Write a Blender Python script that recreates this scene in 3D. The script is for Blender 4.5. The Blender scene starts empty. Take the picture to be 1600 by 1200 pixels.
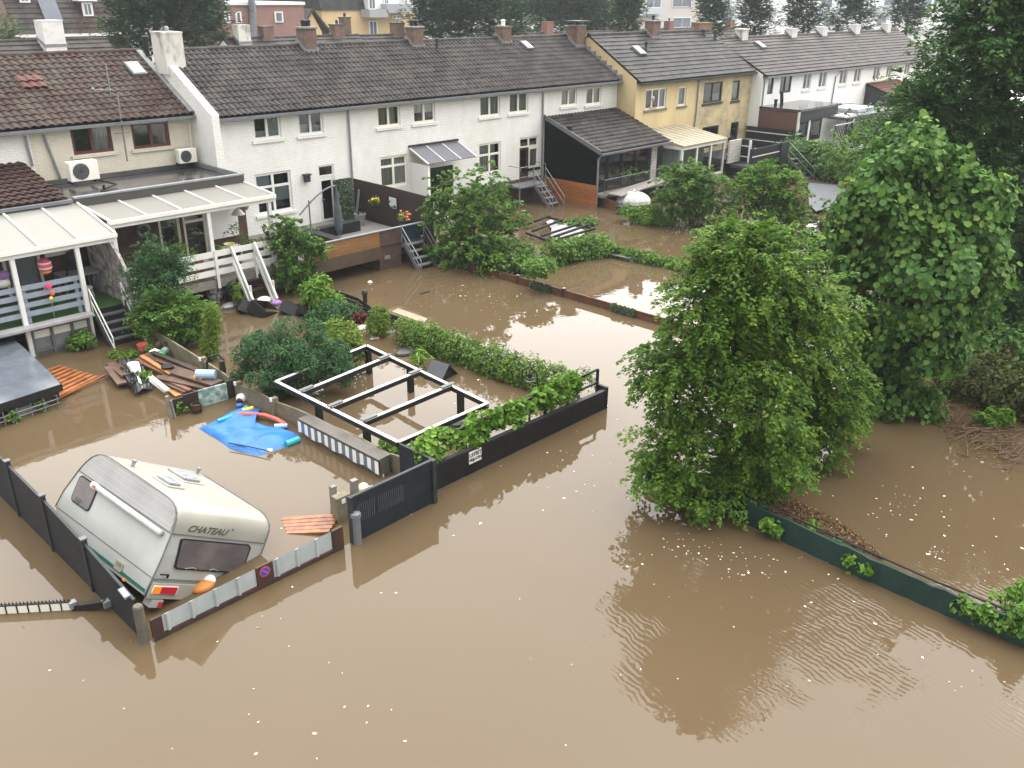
import bpy, math, random
import numpy as np
from mathutils import Matrix, Vector, Euler
random.seed(7); rng = np.random.default_rng(11)
S = bpy.context.scene
COL = S.collection
# ------------------------------------------------------------------ camera
F_PX = 1392.0; PITCH = math.atan(607/F_PX); ROLL = math.radians(0.47); YAW = math.radians(43.7)
CAM = np.array([0, 0, 10.0])
_h = np.array([math.cos(YAW), math.sin(YAW), 0]); _r = np.array([math.sin(YAW), -math.cos(YAW), 0]); _u = np.array([0, 0, 1.0])
_fw = _h*math.cos(PITCH)-_u*math.sin(PITCH); _up = _u*math.cos(PITCH)+_h*math.sin(PITCH)
_rr = _r*math.cos(ROLL)+_up*math.sin(ROLL); _uu = -_r*math.sin(ROLL)+_up*math.cos(ROLL)
RCAM = np.array([_rr, _uu, _fw])
cd = bpy.data.cameras.new('camera'); cam = bpy.data.objects.new('camera', cd); COL.objects.link(cam)
cd.sensor_width = 36; cd.lens = F_PX/1600*36; cd.clip_start = 0.1; cd.clip_end = 3000
cam.matrix_world = Matrix(((_rr[0], _uu[0], -_fw[0], 0), (_rr[1], _uu[1], -_fw[1], 0), (_rr[2], _uu[2], -_fw[2], 10), (0, 0, 0, 1)))
S.camera = cam
# ------------------------------------------------------------------ sky, sun, exposure
W = bpy.data.worlds.new('World'); S.world = W; W.use_nodes = True
nt = W.node_tree; bg = nt.nodes['Background']
sky = nt.nodes.new('ShaderNodeTexSky'); sky.sky_type = 'NISHITA'; sky.sun_disc = False
sky.sun_elevation = math.radians(61); sky.sun_rotation = math.radians(70); sky.dust_density = 4; sky.air_density = 1.0
hs = nt.nodes.new('ShaderNodeHueSaturation'); hs.inputs['Saturation'].default_value = 0.12   # a closed cloud cover is grey
gm = nt.nodes.new('ShaderNodeMix'); gm.data_type = 'RGBA'; gm.blend_type = 'MULTIPLY'; gm.inputs[0].default_value = 1; gm.inputs[7].default_value = (1.0, 0.985, 0.96, 1)
ga = nt.nodes.new('ShaderNodeGamma'); ga.inputs[1].default_value = 0.4   # cloud spreads the glow of the sun
nt.links.new(sky.outputs[0], ga.inputs[0]); nt.links.new(ga.outputs[0], hs.inputs['Color']); nt.links.new(hs.outputs[0], gm.inputs[6]); nt.links.new(gm.outputs[2], bg.inputs['Color'])
bg.inputs['Strength'].default_value = 0.14
sl = bpy.data.lights.new('sun', 'SUN'); sun = bpy.data.objects.new('sun', sl); COL.objects.link(sun)
sl.energy = 1.1; sl.angle = math.radians(120); sl.color = (1, 0.97, 0.93)
sun.rotation_euler = (math.radians(29), 0, math.radians(110))
S.view_settings.view_transform = 'Standard'; S.view_settings.look = 'None'; S.view_settings.gamma = 1
S.view_settings.exposure = 2.88
S.cycles.max_bounces = 6; S.cycles.transparent_max_bounces = 10; S.cycles.diffuse_bounces = 3; S.cycles.glossy_bounces = 3
S.cycles.use_denoising = True
# ------------------------------------------------------------------ pixel (photograph, 1600x1200) -> point on a known plane
def ray(x, y): return np.array([(x-800)/F_PX, (600-y)/F_PX, 1.0])@RCAM
def Z(x, y, z=0.0): d = ray(x, y); return CAM+d*((z-CAM[2])/d[2])
def YP(x, y, Y): d = ray(x, y); return CAM+d*(Y/d[1])
def XP(x, y, X): d = ray(x, y); return CAM+d*(X/d[0])
def HP(x, y, s):            # point of the pixel's ray at horizontal distance s along the heading
    d = ray(x, y); return CAM+d*(s/(d[:2]@_h[:2]))
def hdist(p): return float(p[0]*_h[0]+p[1]*_h[1])
def depth(p): return float((np.asarray(p)-CAM)@_fw)
A = lambda *a: np.array(a, float)
# ------------------------------------------------------------------ mesh builder
class MB:
    def __init__(s): s.v = []; s.f = []; s.r = None; s.sm = False
    def add(s, vs, fs):
        o = len(s.v); s.v += [tuple(map(float, p)) for p in vs]; s.f += [tuple(i+o for i in q) for q in fs]; return s
    def box(s, x0, x1, y0, y1, z0, z1):
        return s.add([(x, y, z) for z in (z0, z1) for y in (y0, y1) for x in (x0, x1)],
                     [(0, 2, 3, 1), (4, 5, 7, 6), (0, 1, 5, 4), (2, 6, 7, 3), (0, 4, 6, 2), (1, 3, 7, 5)])
    def bar(s, p, q, w, h, up=(0, 0, 1)):
        p = A(*p); q = A(*q); d = q-p; d = d/np.linalg.norm(d); up = A(*up)
        if abs(d@up) > .99: up = A(0, 1, 0)
        a = np.cross(d, up); a /= np.linalg.norm(a); b = np.cross(a, d); a = a*w/2; b = b*h/2
        vs = [e+i*a+j*b for e in (p, q) for j in (-1, 1) for i in (-1, 1)]
        return s.add(vs, [(0, 1, 3, 2), (4, 6, 7, 5), (0, 4, 5, 1), (2, 3, 7, 6), (0, 2, 6, 4), (1, 5, 7, 3)])
    def tube(s, pts, r, n=8, r2=None):
        pts = [A(*p) for p in pts]; o = len(s.v); m = len(pts)
        for i, p in enumerate(pts):
            d = pts[min(i+1, m-1)]-pts[max(i-1, 0)]; d = d/(np.linalg.norm(d)+1e-9)
            up = A(0, 0, 1) if abs(d[2]) < .9 else A(1, 0, 0)
            a = np.cross(d, up); a /= np.linalg.norm(a); b = np.cross(a, d)
            rr = r if r2 is None else r+(r2-r)*i/(m-1)
            for k in range(n):
                t = 2*math.pi*k/n; s.v.append(tuple(p+rr*(math.cos(t)*a+math.sin(t)*b)))
        for i in range(m-1):
            for k in range(n):
                s.f.append((o+i*n+k, o+i*n+(k+1) % n, o+(i+1)*n+(k+1) % n, o+(i+1)*n+k))
        s.f.append(tuple(o+k for k in range(n))[::-1]); s.f.append(tuple(o+(m-1)*n+k for k in range(n)))
        return s
    def slab(s, poly, t):
        n = len(poly); t = A(*t); vs = [A(*p) for p in poly]+[A(*p)+t for p in poly]
        return s.add(vs, [tuple(range(n))[::-1], tuple(range(n, 2*n))]+[(i, (i+1) % n, n+(i+1) % n, n+i) for i in range(n)])
    def lathe(s, c, prof, n=16, ax=None):
        c = A(*c); o = len(s.v)
        ex, ey, ez = (A(1, 0, 0), A(0, 1, 0), A(0, 0, 1)) if ax is None else ax
        for r, z in prof:
            for k in range(n):
                t = 2*math.pi*k/n; s.v.append(tuple(c+r*math.cos(t)*ex+r*math.sin(t)*ey+z*ez))
        for i in range(len(prof)-1):
            for k in range(n): s.f.append((o+i*n+k, o+i*n+(k+1) % n, o+(i+1)*n+(k+1) % n, o+(i+1)*n+k))
        s.f.append(tuple(o+k for k in range(n))[::-1]); s.f.append(tuple(o+(len(prof)-1)*n+k for k in range(n)))
        return s
    def ell(s, c, r, nu=14, nv=8):
        prof = [(max(1e-3, math.sin(math.pi*i/nv)), -math.cos(math.pi*i/nv)) for i in range(nv+1)]
        return s.lathe(c, prof, nu, (A(r[0], 0, 0), A(0, r[1], 0), A(0, 0, r[2])))
    def xf(s, M):
        s.v = [tuple(M @ Vector(p)) for p in s.v]; return s
def obj(name, mb, m, parent=None, smooth=False, bevel=0):
    o = bpy.data.objects.new(name, None) if False else None
    V = np.array(mb.v, dtype=np.float32).reshape(-1, 3)
    if parent is not None:
        root = parent
        while root.parent: root = root.parent
        org = np.array(root.location[:])
    else:
        lo, hi = V.min(0), V.max(0); org = np.array([(lo[0]+hi[0])/2, (lo[1]+hi[1])/2, lo[2]], float)
    me = bpy.data.meshes.new(name); me.from_pydata((V-org).tolist(), [], mb.f); me.update()
    if mb.r is not None:
        at = me.attributes.new('rnd', 'FLOAT', 'FACE'); at.data.foreach_set('value', np.asarray(mb.r, np.float32))
    me.materials.append(m)
    if smooth or mb.sm: me.polygons.foreach_set('use_smooth', [True]*len(me.polygons))
    ob = bpy.data.objects.new(name, me); COL.objects.link(ob)
    if parent is not None: ob.parent = parent
    else: ob.location = org
    if bevel:
        b = ob.modifiers.new('bevel', 'BEVEL'); b.width = bevel; b.segments = 2; b.limit_method = 'ANGLE'
    return ob
def thing(name, label, cat, loc, group=None):
    o = bpy.data.objects.new(name, None); COL.objects.link(o); o.location = tuple(map(float, loc)); o.empty_display_size = .2
    o['label'] = label; o['category'] = cat
    if group: o['group'] = group
    return o
def single(name, mb, m, label, cat, group=None, **k):
    o = obj(name, mb, m, **k); o['label'] = label; o['category'] = cat
    if group: o['group'] = group
    return o
def struct(name, mb, m, kind='structure'):
    o = obj(name, mb, m); o['kind'] = kind; return o
def dup(root, loc, label=None):
    r = root.copy(); COL.objects.link(r); r.location = tuple(map(float, loc))
    if label: r['label'] = label
    for ch in list(root.children):
        c = ch.copy(); COL.objects.link(c); c.parent = r
        for g in list(ch.children):
            d = g.copy(); COL.objects.link(d); d.parent = c
    return r
# ------------------------------------------------------------------ materials
def newmat(name):
    m = bpy.data.materials.new(name); m.use_nodes = True; t = m.node_tree
    b = t.nodes['Principled BSDF']; return m, t, b
def c4(c): return (c[0], c[1], c[2], 1)
def mat(name, c1, c2=None, scale=2.0, rough=.6, bump=0.0, bscale=60, metal=0, pattern=None, size=(.21, .06), ax='s', mortar=None, spec=.5, streak=0.0, lo=.35, hi=.65, pbump=.5, tilevar=0.0, mw=.012):
    m, t, b = newmat(name); N = t.nodes.new; L = t.links.new
    tc = N('ShaderNodeTexCoord'); co = tc.outputs['Object']
    b.inputs['Roughness'].default_value = rough; b.inputs['Metallic'].default_value = metal; b.inputs['Specular IOR Level'].default_value = spec
    col = None
    if c2 is not None:
        n = N('ShaderNodeTexNoise'); n.inputs['Scale'].default_value = scale; n.inputs['Detail'].default_value = 6; n.inputs['Roughness'].default_value = .62
        if streak:
            mp = N('ShaderNodeMapping'); mp.inputs['Scale'].default_value = (1, 1, streak); L(co, mp.inputs[0]); L(mp.outputs[0], n.inputs['Vector'])
        else: L(co, n.inputs['Vector'])
        mr = N('ShaderNodeMapRange'); mr.inputs['From Min'].default_value = lo; mr.inputs['From Max'].default_value = hi; L(n.outputs[0], mr.inputs[0])
        mx = N('ShaderNodeMix'); mx.data_type = 'RGBA'; mx.inputs[6].default_value = c4(c1); mx.inputs[7].default_value = c4(c2)
        L(mr.outputs[0], mx.inputs[0]); col = mx.outputs[2]
    hgt = None
    if pattern:
        sp = N('ShaderNodeSeparateXYZ'); L(co, sp.inputs[0]); cb = N('ShaderNodeCombineXYZ')
        if ax == 's':
            ad = N('ShaderNodeMath'); ad.operation = 'ADD'; L(sp.outputs[0], ad.inputs[0]); L(sp.outputs[1], ad.inputs[1]); L(ad.outputs[0], cb.inputs[0]); L(sp.outputs[2], cb.inputs[1])
        elif ax == 'v':   # upright boards
            ad = N('ShaderNodeMath'); ad.operation = 'ADD'; L(sp.outputs[0], ad.inputs[0]); L(sp.outputs[1], ad.inputs[1]); L(ad.outputs[0], cb.inputs[1]); L(sp.outputs[2], cb.inputs[0])
        elif ax == 'xy': L(sp.outputs[0], cb.inputs[0]); L(sp.outputs[1], cb.inputs[1])
        elif ax == 'yx': L(sp.outputs[1], cb.inputs[0]); L(sp.outputs[0], cb.inputs[1])
        bt = N('ShaderNodeTexBrick'); L(cb.outputs[0], bt.inputs['Vector']); bt.inputs['Scale'].default_value = 1
        bt.inputs['Brick Width'].default_value = size[0]; bt.inputs['Row Height'].default_value = size[1]; bt.inputs['Mortar Size'].default_value = mw; bt.inputs['Mortar Smooth'].default_value = .3
        bt.inputs['Color1'].default_value = (1, 1, 1, 1); bt.inputs['Color2'].default_value = (1-tilevar,)*3+(1,)
        mo = mortar or (.6, .6, .6); bt.inputs['Mortar'].default_value = c4(mo)
        mm = N('ShaderNodeMix'); mm.data_type = 'RGBA'; mm.blend_type = 'MULTIPLY'; mm.inputs[0].default_value = 1
        if col is not None: L(col, mm.inputs[6])
        else: mm.inputs[6].default_value = c4(c1)
        L(bt.outputs['Color'], mm.inputs[7]); col = mm.outputs[2]
        iv = N('ShaderNodeMath'); iv.operation = 'SUBTRACT'; iv.inputs[0].default_value = 1; L(bt.outputs['Fac'], iv.inputs[1]); hgt = iv.outputs[0]
    if col is not None: L(col, b.inputs['Base Color'])
    else: b.inputs['Base Color'].default_value = c4(c1)
    last = None
    if hgt is not None:
        bp = N('ShaderNodeBump'); bp.inputs['Strength'].default_value = pbump; bp.inputs['Distance'].default_value = .01; L(hgt, bp.inputs['Height']); last = bp.outputs[0]
    if bump:
        n2 = N('ShaderNodeTexNoise'); n2.inputs['Scale'].default_value = bscale; n2.inputs['Detail'].default_value = 4; L(co, n2.inputs['Vector'])
        bp2 = N('ShaderNodeBump'); bp2.inputs['Strength'].default_value = bump; bp2.inputs['Distance'].default_value = .02; L(n2.outputs[0], bp2.inputs['Height'])
        if last is not None: L(last, bp2.inputs['Normal'])
        last = bp2.outputs[0]
    if last is not None: L(last, b.inputs['Normal'])
    return m
def attrmat(name, stops, rough=.6, trans=0.0, noise=None, spec=.2, nscale=1.5):
    m, t, b = newmat(name); N = t.nodes.new; L = t.links.new
    at = N('ShaderNodeAttribute'); at.attribute_name = 'rnd'
    cr = N('ShaderNodeValToRGB'); L(at.outputs['Fac'], cr.inputs[0]); e = cr.color_ramp.elements
    e[0].position = stops[0][0]; e[0].color = c4(stops[0][1]); e[1].position = stops[-1][0]; e[1].color = c4(stops[-1][1])
    for p, c in stops[1:-1]: x = e.new(p); x.color = c4(c)
    col = cr.outputs[0]
    if noise is not None:
        tc = N('ShaderNodeTexCoord'); n = N('ShaderNodeTexNoise'); n.inputs['Scale'].default_value = nscale; n.inputs['Detail'].default_value = 7; n.inputs['Roughness'].default_value = .65; L(tc.outputs['Object'], n.inputs['Vector'])
        mr = N('ShaderNodeMapRange'); mr.inputs['From Min'].default_value = .42; mr.inputs['From Max'].default_value = .7; mr.inputs['To Max'].default_value = noise[1]; L(n.outputs[0], mr.inputs[0])
        mx = N('ShaderNodeMix'); mx.data_type = 'RGBA'; L(mr.outputs[0], mx.inputs[0]); L(col, mx.inputs[6]); mx.inputs[7].default_value = c4(noise[0]); col = mx.outputs[2]
    L(col, b.inputs['Base Color']); b.inputs['Roughness'].default_value = rough; b.inputs['Specular IOR Level'].default_value = spec
    if trans:
        tr = N('ShaderNodeBsdfTranslucent'); L(col, tr.inputs[0]); ms = N('ShaderNodeMixShader'); ms.inputs[0].default_value = trans
        L(b.outputs[0], ms.inputs[1]); L(tr.outputs[0], ms.inputs[2]); L(ms.outputs[0], t.nodes['Material Output'].inputs[0])
    return m
def glassmat(name, tint=(.8, .85, .85), refl=1.0, rough=.02):
    m, t, b = newmat(name); N = t.nodes.new; L = t.links.new
    fr = N('ShaderNodeFresnel'); fr.inputs[0].default_value = 1.5; mul = N('ShaderNodeMath'); mul.operation = 'MULTIPLY_ADD'; mul.inputs[1].default_value = refl; mul.inputs[2].default_value = .09; L(fr.outputs[0], mul.inputs[0])
    tr = N('ShaderNodeBsdfTransparent'); tr.inputs[0].default_value = c4(tint); gl = N('ShaderNodeBsdfGlossy'); gl.inputs['Roughness'].default_value = rough
    ms = N('ShaderNodeMixShader'); L(mul.outputs[0], ms.inputs[0]); L(tr.outputs[0], ms.inputs[1]); L(gl.outputs[0], ms.inputs[2]); L(ms.outputs[0], t.nodes['Material Output'].inputs[0])
    return m
WHITE = (.78, .78, .76)
m_whitebrick = mat('painted_white_brick', (.81, .81, .785), (.70, .695, .65), .8, .7, .25, 18, pattern=1, size=(.24, .085), mortar=(.88, .88, .88), pbump=1, tilevar=.05, mw=.016, streak=.5)
m_creambrick = mat('painted_cream_brick', (.64, .60, .50), (.56, .52, .43), 1.0, .75, .25, 18, pattern=1, size=(.24, .085), mortar=(.90, .90, .89), pbump=.8, tilevar=.05, mw=.016, streak=.5)
m_yellow = mat('stained_yellow_render', (.58, .455, .25), (.42, .335, .20), .8, .85, .25, 25, streak=.45, lo=.40, hi=.72)
m_yellowdirty = mat('dirty_yellow_render', (.55, .44, .25), (.28, .235, .16), .7, .85, .25, 25, streak=1.6, lo=.42, hi=.68)
m_whiterender = mat('white_render', (.80, .80, .79), (.72, .72, .70), .6, .75, .1, 30, streak=.4)
m_brownbrick = mat('brown_brick', (.11, .062, .045), (.07, .042, .034), 3, .85, .2, 40, pattern=1, size=(.22, .065), mortar=(.75, .75, .75), tilevar=.3)
m_redbrick = mat('red_brick', (.30, .14, .10), (.22, .11, .085), 2, .85, .2, 40, pattern=1, size=(.22, .065), mortar=(.8, .8, .8), tilevar=.25)
m_chimbrick = mat('weathered_chimney_brick', (.20, .12, .09), (.12, .085, .066), 2.5, .85, .25, 40, pattern=1, size=(.22, .065), mortar=(.8, .8, .8), tilevar=.35)
m_chimwhite = mat('mossy_white_chimney_paint', (.55, .54, .50), (.13, .125, .10), 1.9, .85, .3, 30, lo=.5, hi=.72, streak=.5)
m_chimclean = mat('white_chimney_paint', (.60, .59, .57), (.42, .41, .39), 2, .8, .2, 30, lo=.5, hi=.75)
m_lead = mat('lead_flashing', (.20, .205, .21), (.13, .135, .14), 6, .6, .1)
m_concrete = mat('concrete', (.20, .175, .12), (.12, .105, .068), 2.2, .9, .3, 30)
m_grey = mat('grey_paint', (.12, .125, .135), (.09, .095, .10), 3, .5)
m_zinc = mat('zinc', (.17, .18, .195), (.13, .14, .15), 3, .5, metal=.2)
m_galv = mat('galvanised_steel', (.26, .275, .29), (.19, .20, .215), 5, .45, metal=.3)
m_white = mat('white_paint', (.70, .70, .68), (.62, .62, .60), 2, .45)
m_offwhite = mat('off_white_paint', (.76, .74, .67), (.70, .68, .60), 2, .5)
m_creamframe = mat('cream_window_paint', (.72, .69, .60), None, rough=.5)
m_redbrownpaint = mat('red_brown_paint', (.10, .022, .016), (.075, .018, .014), 3, .45)
m_anthracite = mat('anthracite_paint', (.022, .026, .030), (.032, .036, .040), 4, .55, spec=.3)
m_black = mat('black_paint', (.009, .009, .010), (.016, .016, .017), 4, .55, spec=.3)
m_darkgate = mat('dark_blue_grey_gate_boards', (.009, .014, .020), (.015, .021, .027), 3, .55, spec=.3, pattern=1, size=(3., .15), mortar=(.45, .45, .45), mw=.008)
m_darkboards = mat('black_brown_boards', (.020, .012, .010), (.034, .019, .014), 4, .6, .2, 20, pattern=1, size=(4., .15), mortar=(.35, .35, .35), mw=.01, streak=4)
m_brownwood = mat('brown_stained_wood', (.050, .022, .014), (.028, .014, .010), 5, .6, .2, 20, streak=.3)
m_orangewood = mat('orange_wet_timber', (.42, .155, .042), (.26, .09, .03), 3, .45, .15, 20, pattern=1, size=(3., .19), mortar=(.5, .5, .5), mw=.008, streak=5, tilevar=.2)
m_orangeplain = mat('orange_stained_timber', (.38, .135, .035), (.17, .06, .022), 4, .45, .15, 20)
m_redfence = mat('red_brown_fence_boards', (.15, .052, .022), (.07, .03, .016), 4, .6, .2, 20, pattern=1, size=(3.6, .12), mortar=(.4, .4, .4), mw=.008, tilevar=.2)
m_parapet = mat('oak_stained_boards', (.30, .15, .055), (.20, .10, .04), 4, .5, .15, 20, pattern=1, size=(1.6, .15), mortar=(.45, .45, .45), mw=.006, streak=5, tilevar=.25)
m_greywood = mat('weathered_grey_wood', (.24, .215, .19), (.15, .135, .12), 5, .8, .3, 25)
m_whitewood = mat('weathered_white_boards', (.55, .53, .49), (.38, .36, .33), 3, .7, .2, 25, pattern=1, size=(3, .18), mortar=(.5, .5, .5), mw=.01)
m_blacksiding = mat('black_lap_siding', (.012, .015, .018), (.018, .021, .024), 2, .55, .1, 20, spec=.3, pattern=1, size=(6., .17), mortar=(.4, .4, .4), mw=.012, pbump=1)
m_opal = attrmat('opal_roof_panel', [(0, (.31, .305, .28)), (1, (.31, .305, .28))], .25, .35)
m_bluegrey = mat('blue_grey_board_paint', (.25, .29, .35), (.21, .25, .30), 3, .5)
m_doorgrey = mat('grey_door_paint', (.16, .185, .21), (.14, .16, .18), 3, .5)
m_turf = mat('artificial_turf', (.03, .10, .018), (.02, .065, .012), 30, .9, .5, 200)
m_bitumen = mat('wet_bitumen_roofing', (.03, .03, .032), (.075, .07, .066), 1.0, .15, .05, 10)
m_fascia = mat('taupe_fascia', (.055, .052, .046), None, rough=.5)
m_glass = glassmat('window_glass')
m_darkglass = glassmat('tinted_caravan_window', (.30, .27, .27), 1.3, .06)
m_net = mat('net_curtain', (.46, .47, .45), (.34, .35, .34), 4, .9, streak=.1)
m_drape = mat('beige_drape', (.42, .38, .30), (.28, .25, .20), 12, .9, streak=.05)
m_blind = mat('pale_blind', (.62, .66, .62), None, rough=.8)
m_greyblind = mat('grey_frosted_film', (.42, .45, .48), None, rough=.6)
m_dark = mat('dark_interior', (.022, .022, .024), (.035, .034, .033), 2, .8)  # paints in the darkness of rooms behind glass; also serves plain dark parts
m_rubber = mat('black_plastic', (.012, .012, .013), (.02, .02, .021), 3, .35)
m_blueplate = mat('dark_blue_panel', (.02, .036, .06), None, rough=.4)
m_bark = mat('bark', (.07, .05, .035), (.04, .03, .022), 8, .9, .5, 20)
m_terracotta = mat('terracotta', (.42, .15, .07), (.32, .11, .05), 4, .7)
m_plasticwhite = mat('white_plastic', (.78, .78, .76), None, rough=.35)
m_yellowp = mat('yellow_plastic', (.75, .52, .05), None, rough=.4)
m_orangep = mat('orange_plastic', (.75, .28, .03), None, rough=.4)
m_redp = mat('red_plastic', (.55, .05, .04), None, rough=.4)
m_coral = mat('coral_foam', (.62, .13, .09), (.52, .10, .07), 4, .6)
m_bluep = mat('blue_plastic', (.02, .12, .45), None, rough=.4)
m_cyan = mat('cyan_foam', (.02, .32, .42), None, rough=.5)
m_lightblue = mat('light_blue_foam', (.36, .50, .68), (.30, .44, .62), 4, .6)
m_greenp = mat('green_plastic', (.03, .28, .10), None, rough=.4)
m_purple = mat('purple_cloth', (.30, .16, .42), None, rough=.7)
m_pink = mat('pink_paper', (.62, .06, .16), None, rough=.7)
m_skin = mat('skin', (.50, .32, .24), None, rough=.6)
m_hairwhite = mat('white_hair', (.62, .60, .58), None, rough=.8)
m_cloth = mat('dark_red_shirt', (.10, .03, .035), (.06, .03, .035), 9, .8)
# roof tiles
def tilemat(n, a, b, c, moss):
    k = .245; a, b, c = [tuple(v*k for v in q) for q in (a, b, c)]; moss = (tuple(v*.7 for v in moss[0]), moss[1])
    return attrmat(n, [(0, a), (.5, b), (1, c)], .62, 0, moss, nscale=1.1)
m_tile_brown = tilemat('brown_clay_tiles', (.078, .032, .024), (.118, .048, .035), (.168, .068, .046), ((.10, .090, .072), .7))
m_tile_dark = tilemat('dark_grey_brown_tiles', (.050, .042, .040), (.072, .060, .056), (.098, .083, .076), ((.12, .105, .095), .6))
m_tile_red = tilemat('red_brown_new_tiles', (.085, .030, .024), (.115, .042, .032), (.155, .058, .042), ((.08, .06, .05), .4))
m_tile_slate = tilemat('flat_slate_grey_tiles', (.052, .053, .056), (.067, .068, .070), (.085, .084, .084), ((.12, .11, .10), .5))
m_tile_d = tilemat('grey_brown_flat_tiles', (.075, .063, .060), (.093, .078, .074), (.115, .097, .090), ((.15, .12, .10), .5))
m_tile_orange = tilemat('orange_red_tiles', (.26, .08, .05), (.32, .10, .06), (.38, .13, .08), ((.2, .1, .08), .4))
# ------------------------------------------------------------------ water and land
def watermat():
    m, t, b = newmat('muddy_flood_water'); N = t.nodes.new; L = t.links.new
    tc = N('ShaderNodeTexCoord'); co = tc.outputs['Object']
    n = N('ShaderNodeTexNoise'); n.inputs['Scale'].default_value = .16; n.inputs['Detail'].default_value = 5; n.inputs['Distortion'].default_value = .8; L(co, n.inputs['Vector'])
    mx = N('ShaderNodeMix'); mx.data_type = 'RGBA'; mx.inputs[6].default_value = c4(WATER_A); mx.inputs[7].default_value = c4(WATER_B); L(n.outputs[0], mx.inputs[0])
    L(mx.outputs[2], b.inputs['Base Color']); b.inputs['Roughness'].default_value = .015; b.inputs['IOR'].default_value = 1.34
    b.inputs['Specular IOR Level'].default_value = .5
    # gentle drifting unevenness everywhere
    n1 = N('ShaderNodeTexNoise'); n1.inputs['Scale'].default_value = 1.6; n1.inputs['Detail'].default_value = 3; L(co, n1.inputs['Vector'])
    b1 = N('ShaderNodeBump'); b1.inputs['Strength'].default_value = .03; b1.inputs['Distance'].default_value = .1; L(n1.outputs[0], b1.inputs['Height'])
    # wind ripples where the wall and the tree open on to the lane
    mp = N('ShaderNodeMapping'); mp.inputs['Rotation'].default_value = (0, 0, math.radians(12)); L(co, mp.inputs[0])
    wv = N('ShaderNodeTexWave'); wv.wave_type = 'BANDS'; wv.bands_direction = 'X'; wv.inputs['Scale'].default_value = 2.9; wv.inputs['Distortion'].default_value = 7.5; wv.inputs['Detail'].default_value = 3; wv.inputs['Detail Scale'].default_value = 1.1; L(mp.outputs[0], wv.inputs['Vector'])
    def blob(cx, cy, r, p=1.6):
        v = N('ShaderNodeVectorMath'); v.operation = 'DISTANCE'; L(co, v.inputs[0]); v.inputs[1].default_value = (cx, cy, 0)
        r2 = N('ShaderNodeMapRange'); r2.inputs['From Min'].default_value = r; r2.inputs['From Max'].default_value = r*.25; L(v.outputs['Value'], r2.inputs[0]); return r2.outputs[0]
    q1 = Z(1350, 960); q2 = Z(1000, 1000); q3 = Z(1230, 1020); q4 = Z(1560, 1100)
    tot = None
    for q, r in ((q1, 4.2), (q3, 2.6), (q2, 1.7), (q4, 1.2)):
        o = blob(q[0]-WORG[0], q[1]-WORG[1], r)
        if tot is None: tot = o
        else:
            a = N('ShaderNodeMath'); a.operation = 'MAXIMUM'; L(tot, a.inputs[0]); L(o, a.inputs[1]); tot = a.outputs[0]
    n3 = N('ShaderNodeTexNoise'); n3.inputs['Scale'].default_value = .9; L(co, n3.inputs['Vector'])
    r3 = N('ShaderNodeMapRange'); r3.inputs['From Min'].default_value = .38; r3.inputs['From Max'].default_value = .62; L(n3.outputs[0], r3.inputs[0])
    mu = N('ShaderNodeMath'); mu.operation = 'MULTIPLY'; L(tot, mu.inputs[0]); L(r3.outputs[0], mu.inputs[1])
    mu2 = N('ShaderNodeMath'); mu2.operation = 'MULTIPLY'; L(mu.outputs[0], mu2.inputs[0]); mu2.inputs[1].default_value = .17
    b2 = N('ShaderNodeBump'); b2.inputs['Distance'].default_value = .05; L(mu2.outputs[0], b2.inputs['Strength']); L(wv.outputs[0], b2.inputs['Height']); L(b1.outputs[0], b2.inputs['Normal'])
    L(b2.outputs[0], b.inputs['Normal']); return m
WATER_A = (.083, .058, .032); WATER_B = (.098, .070, .040)
WORG = (75, -61.5)
wb = MB(); wb.add([(-250, -160, 0), (400, -160, 0), (400, 37, 0), (-250, 37, 0)], [(0, 1, 2, 3)])
struct('flood_water', wb, watermat())
m_street = mat('grey_street_paving', (.16, .155, .15), (.11, .105, .10), .8, .85, .2, 20)
gb = MB(); gb.box(-400, 900, 37.02, 1200, -.5, .55); struct('street', gb, m_street)
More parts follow.
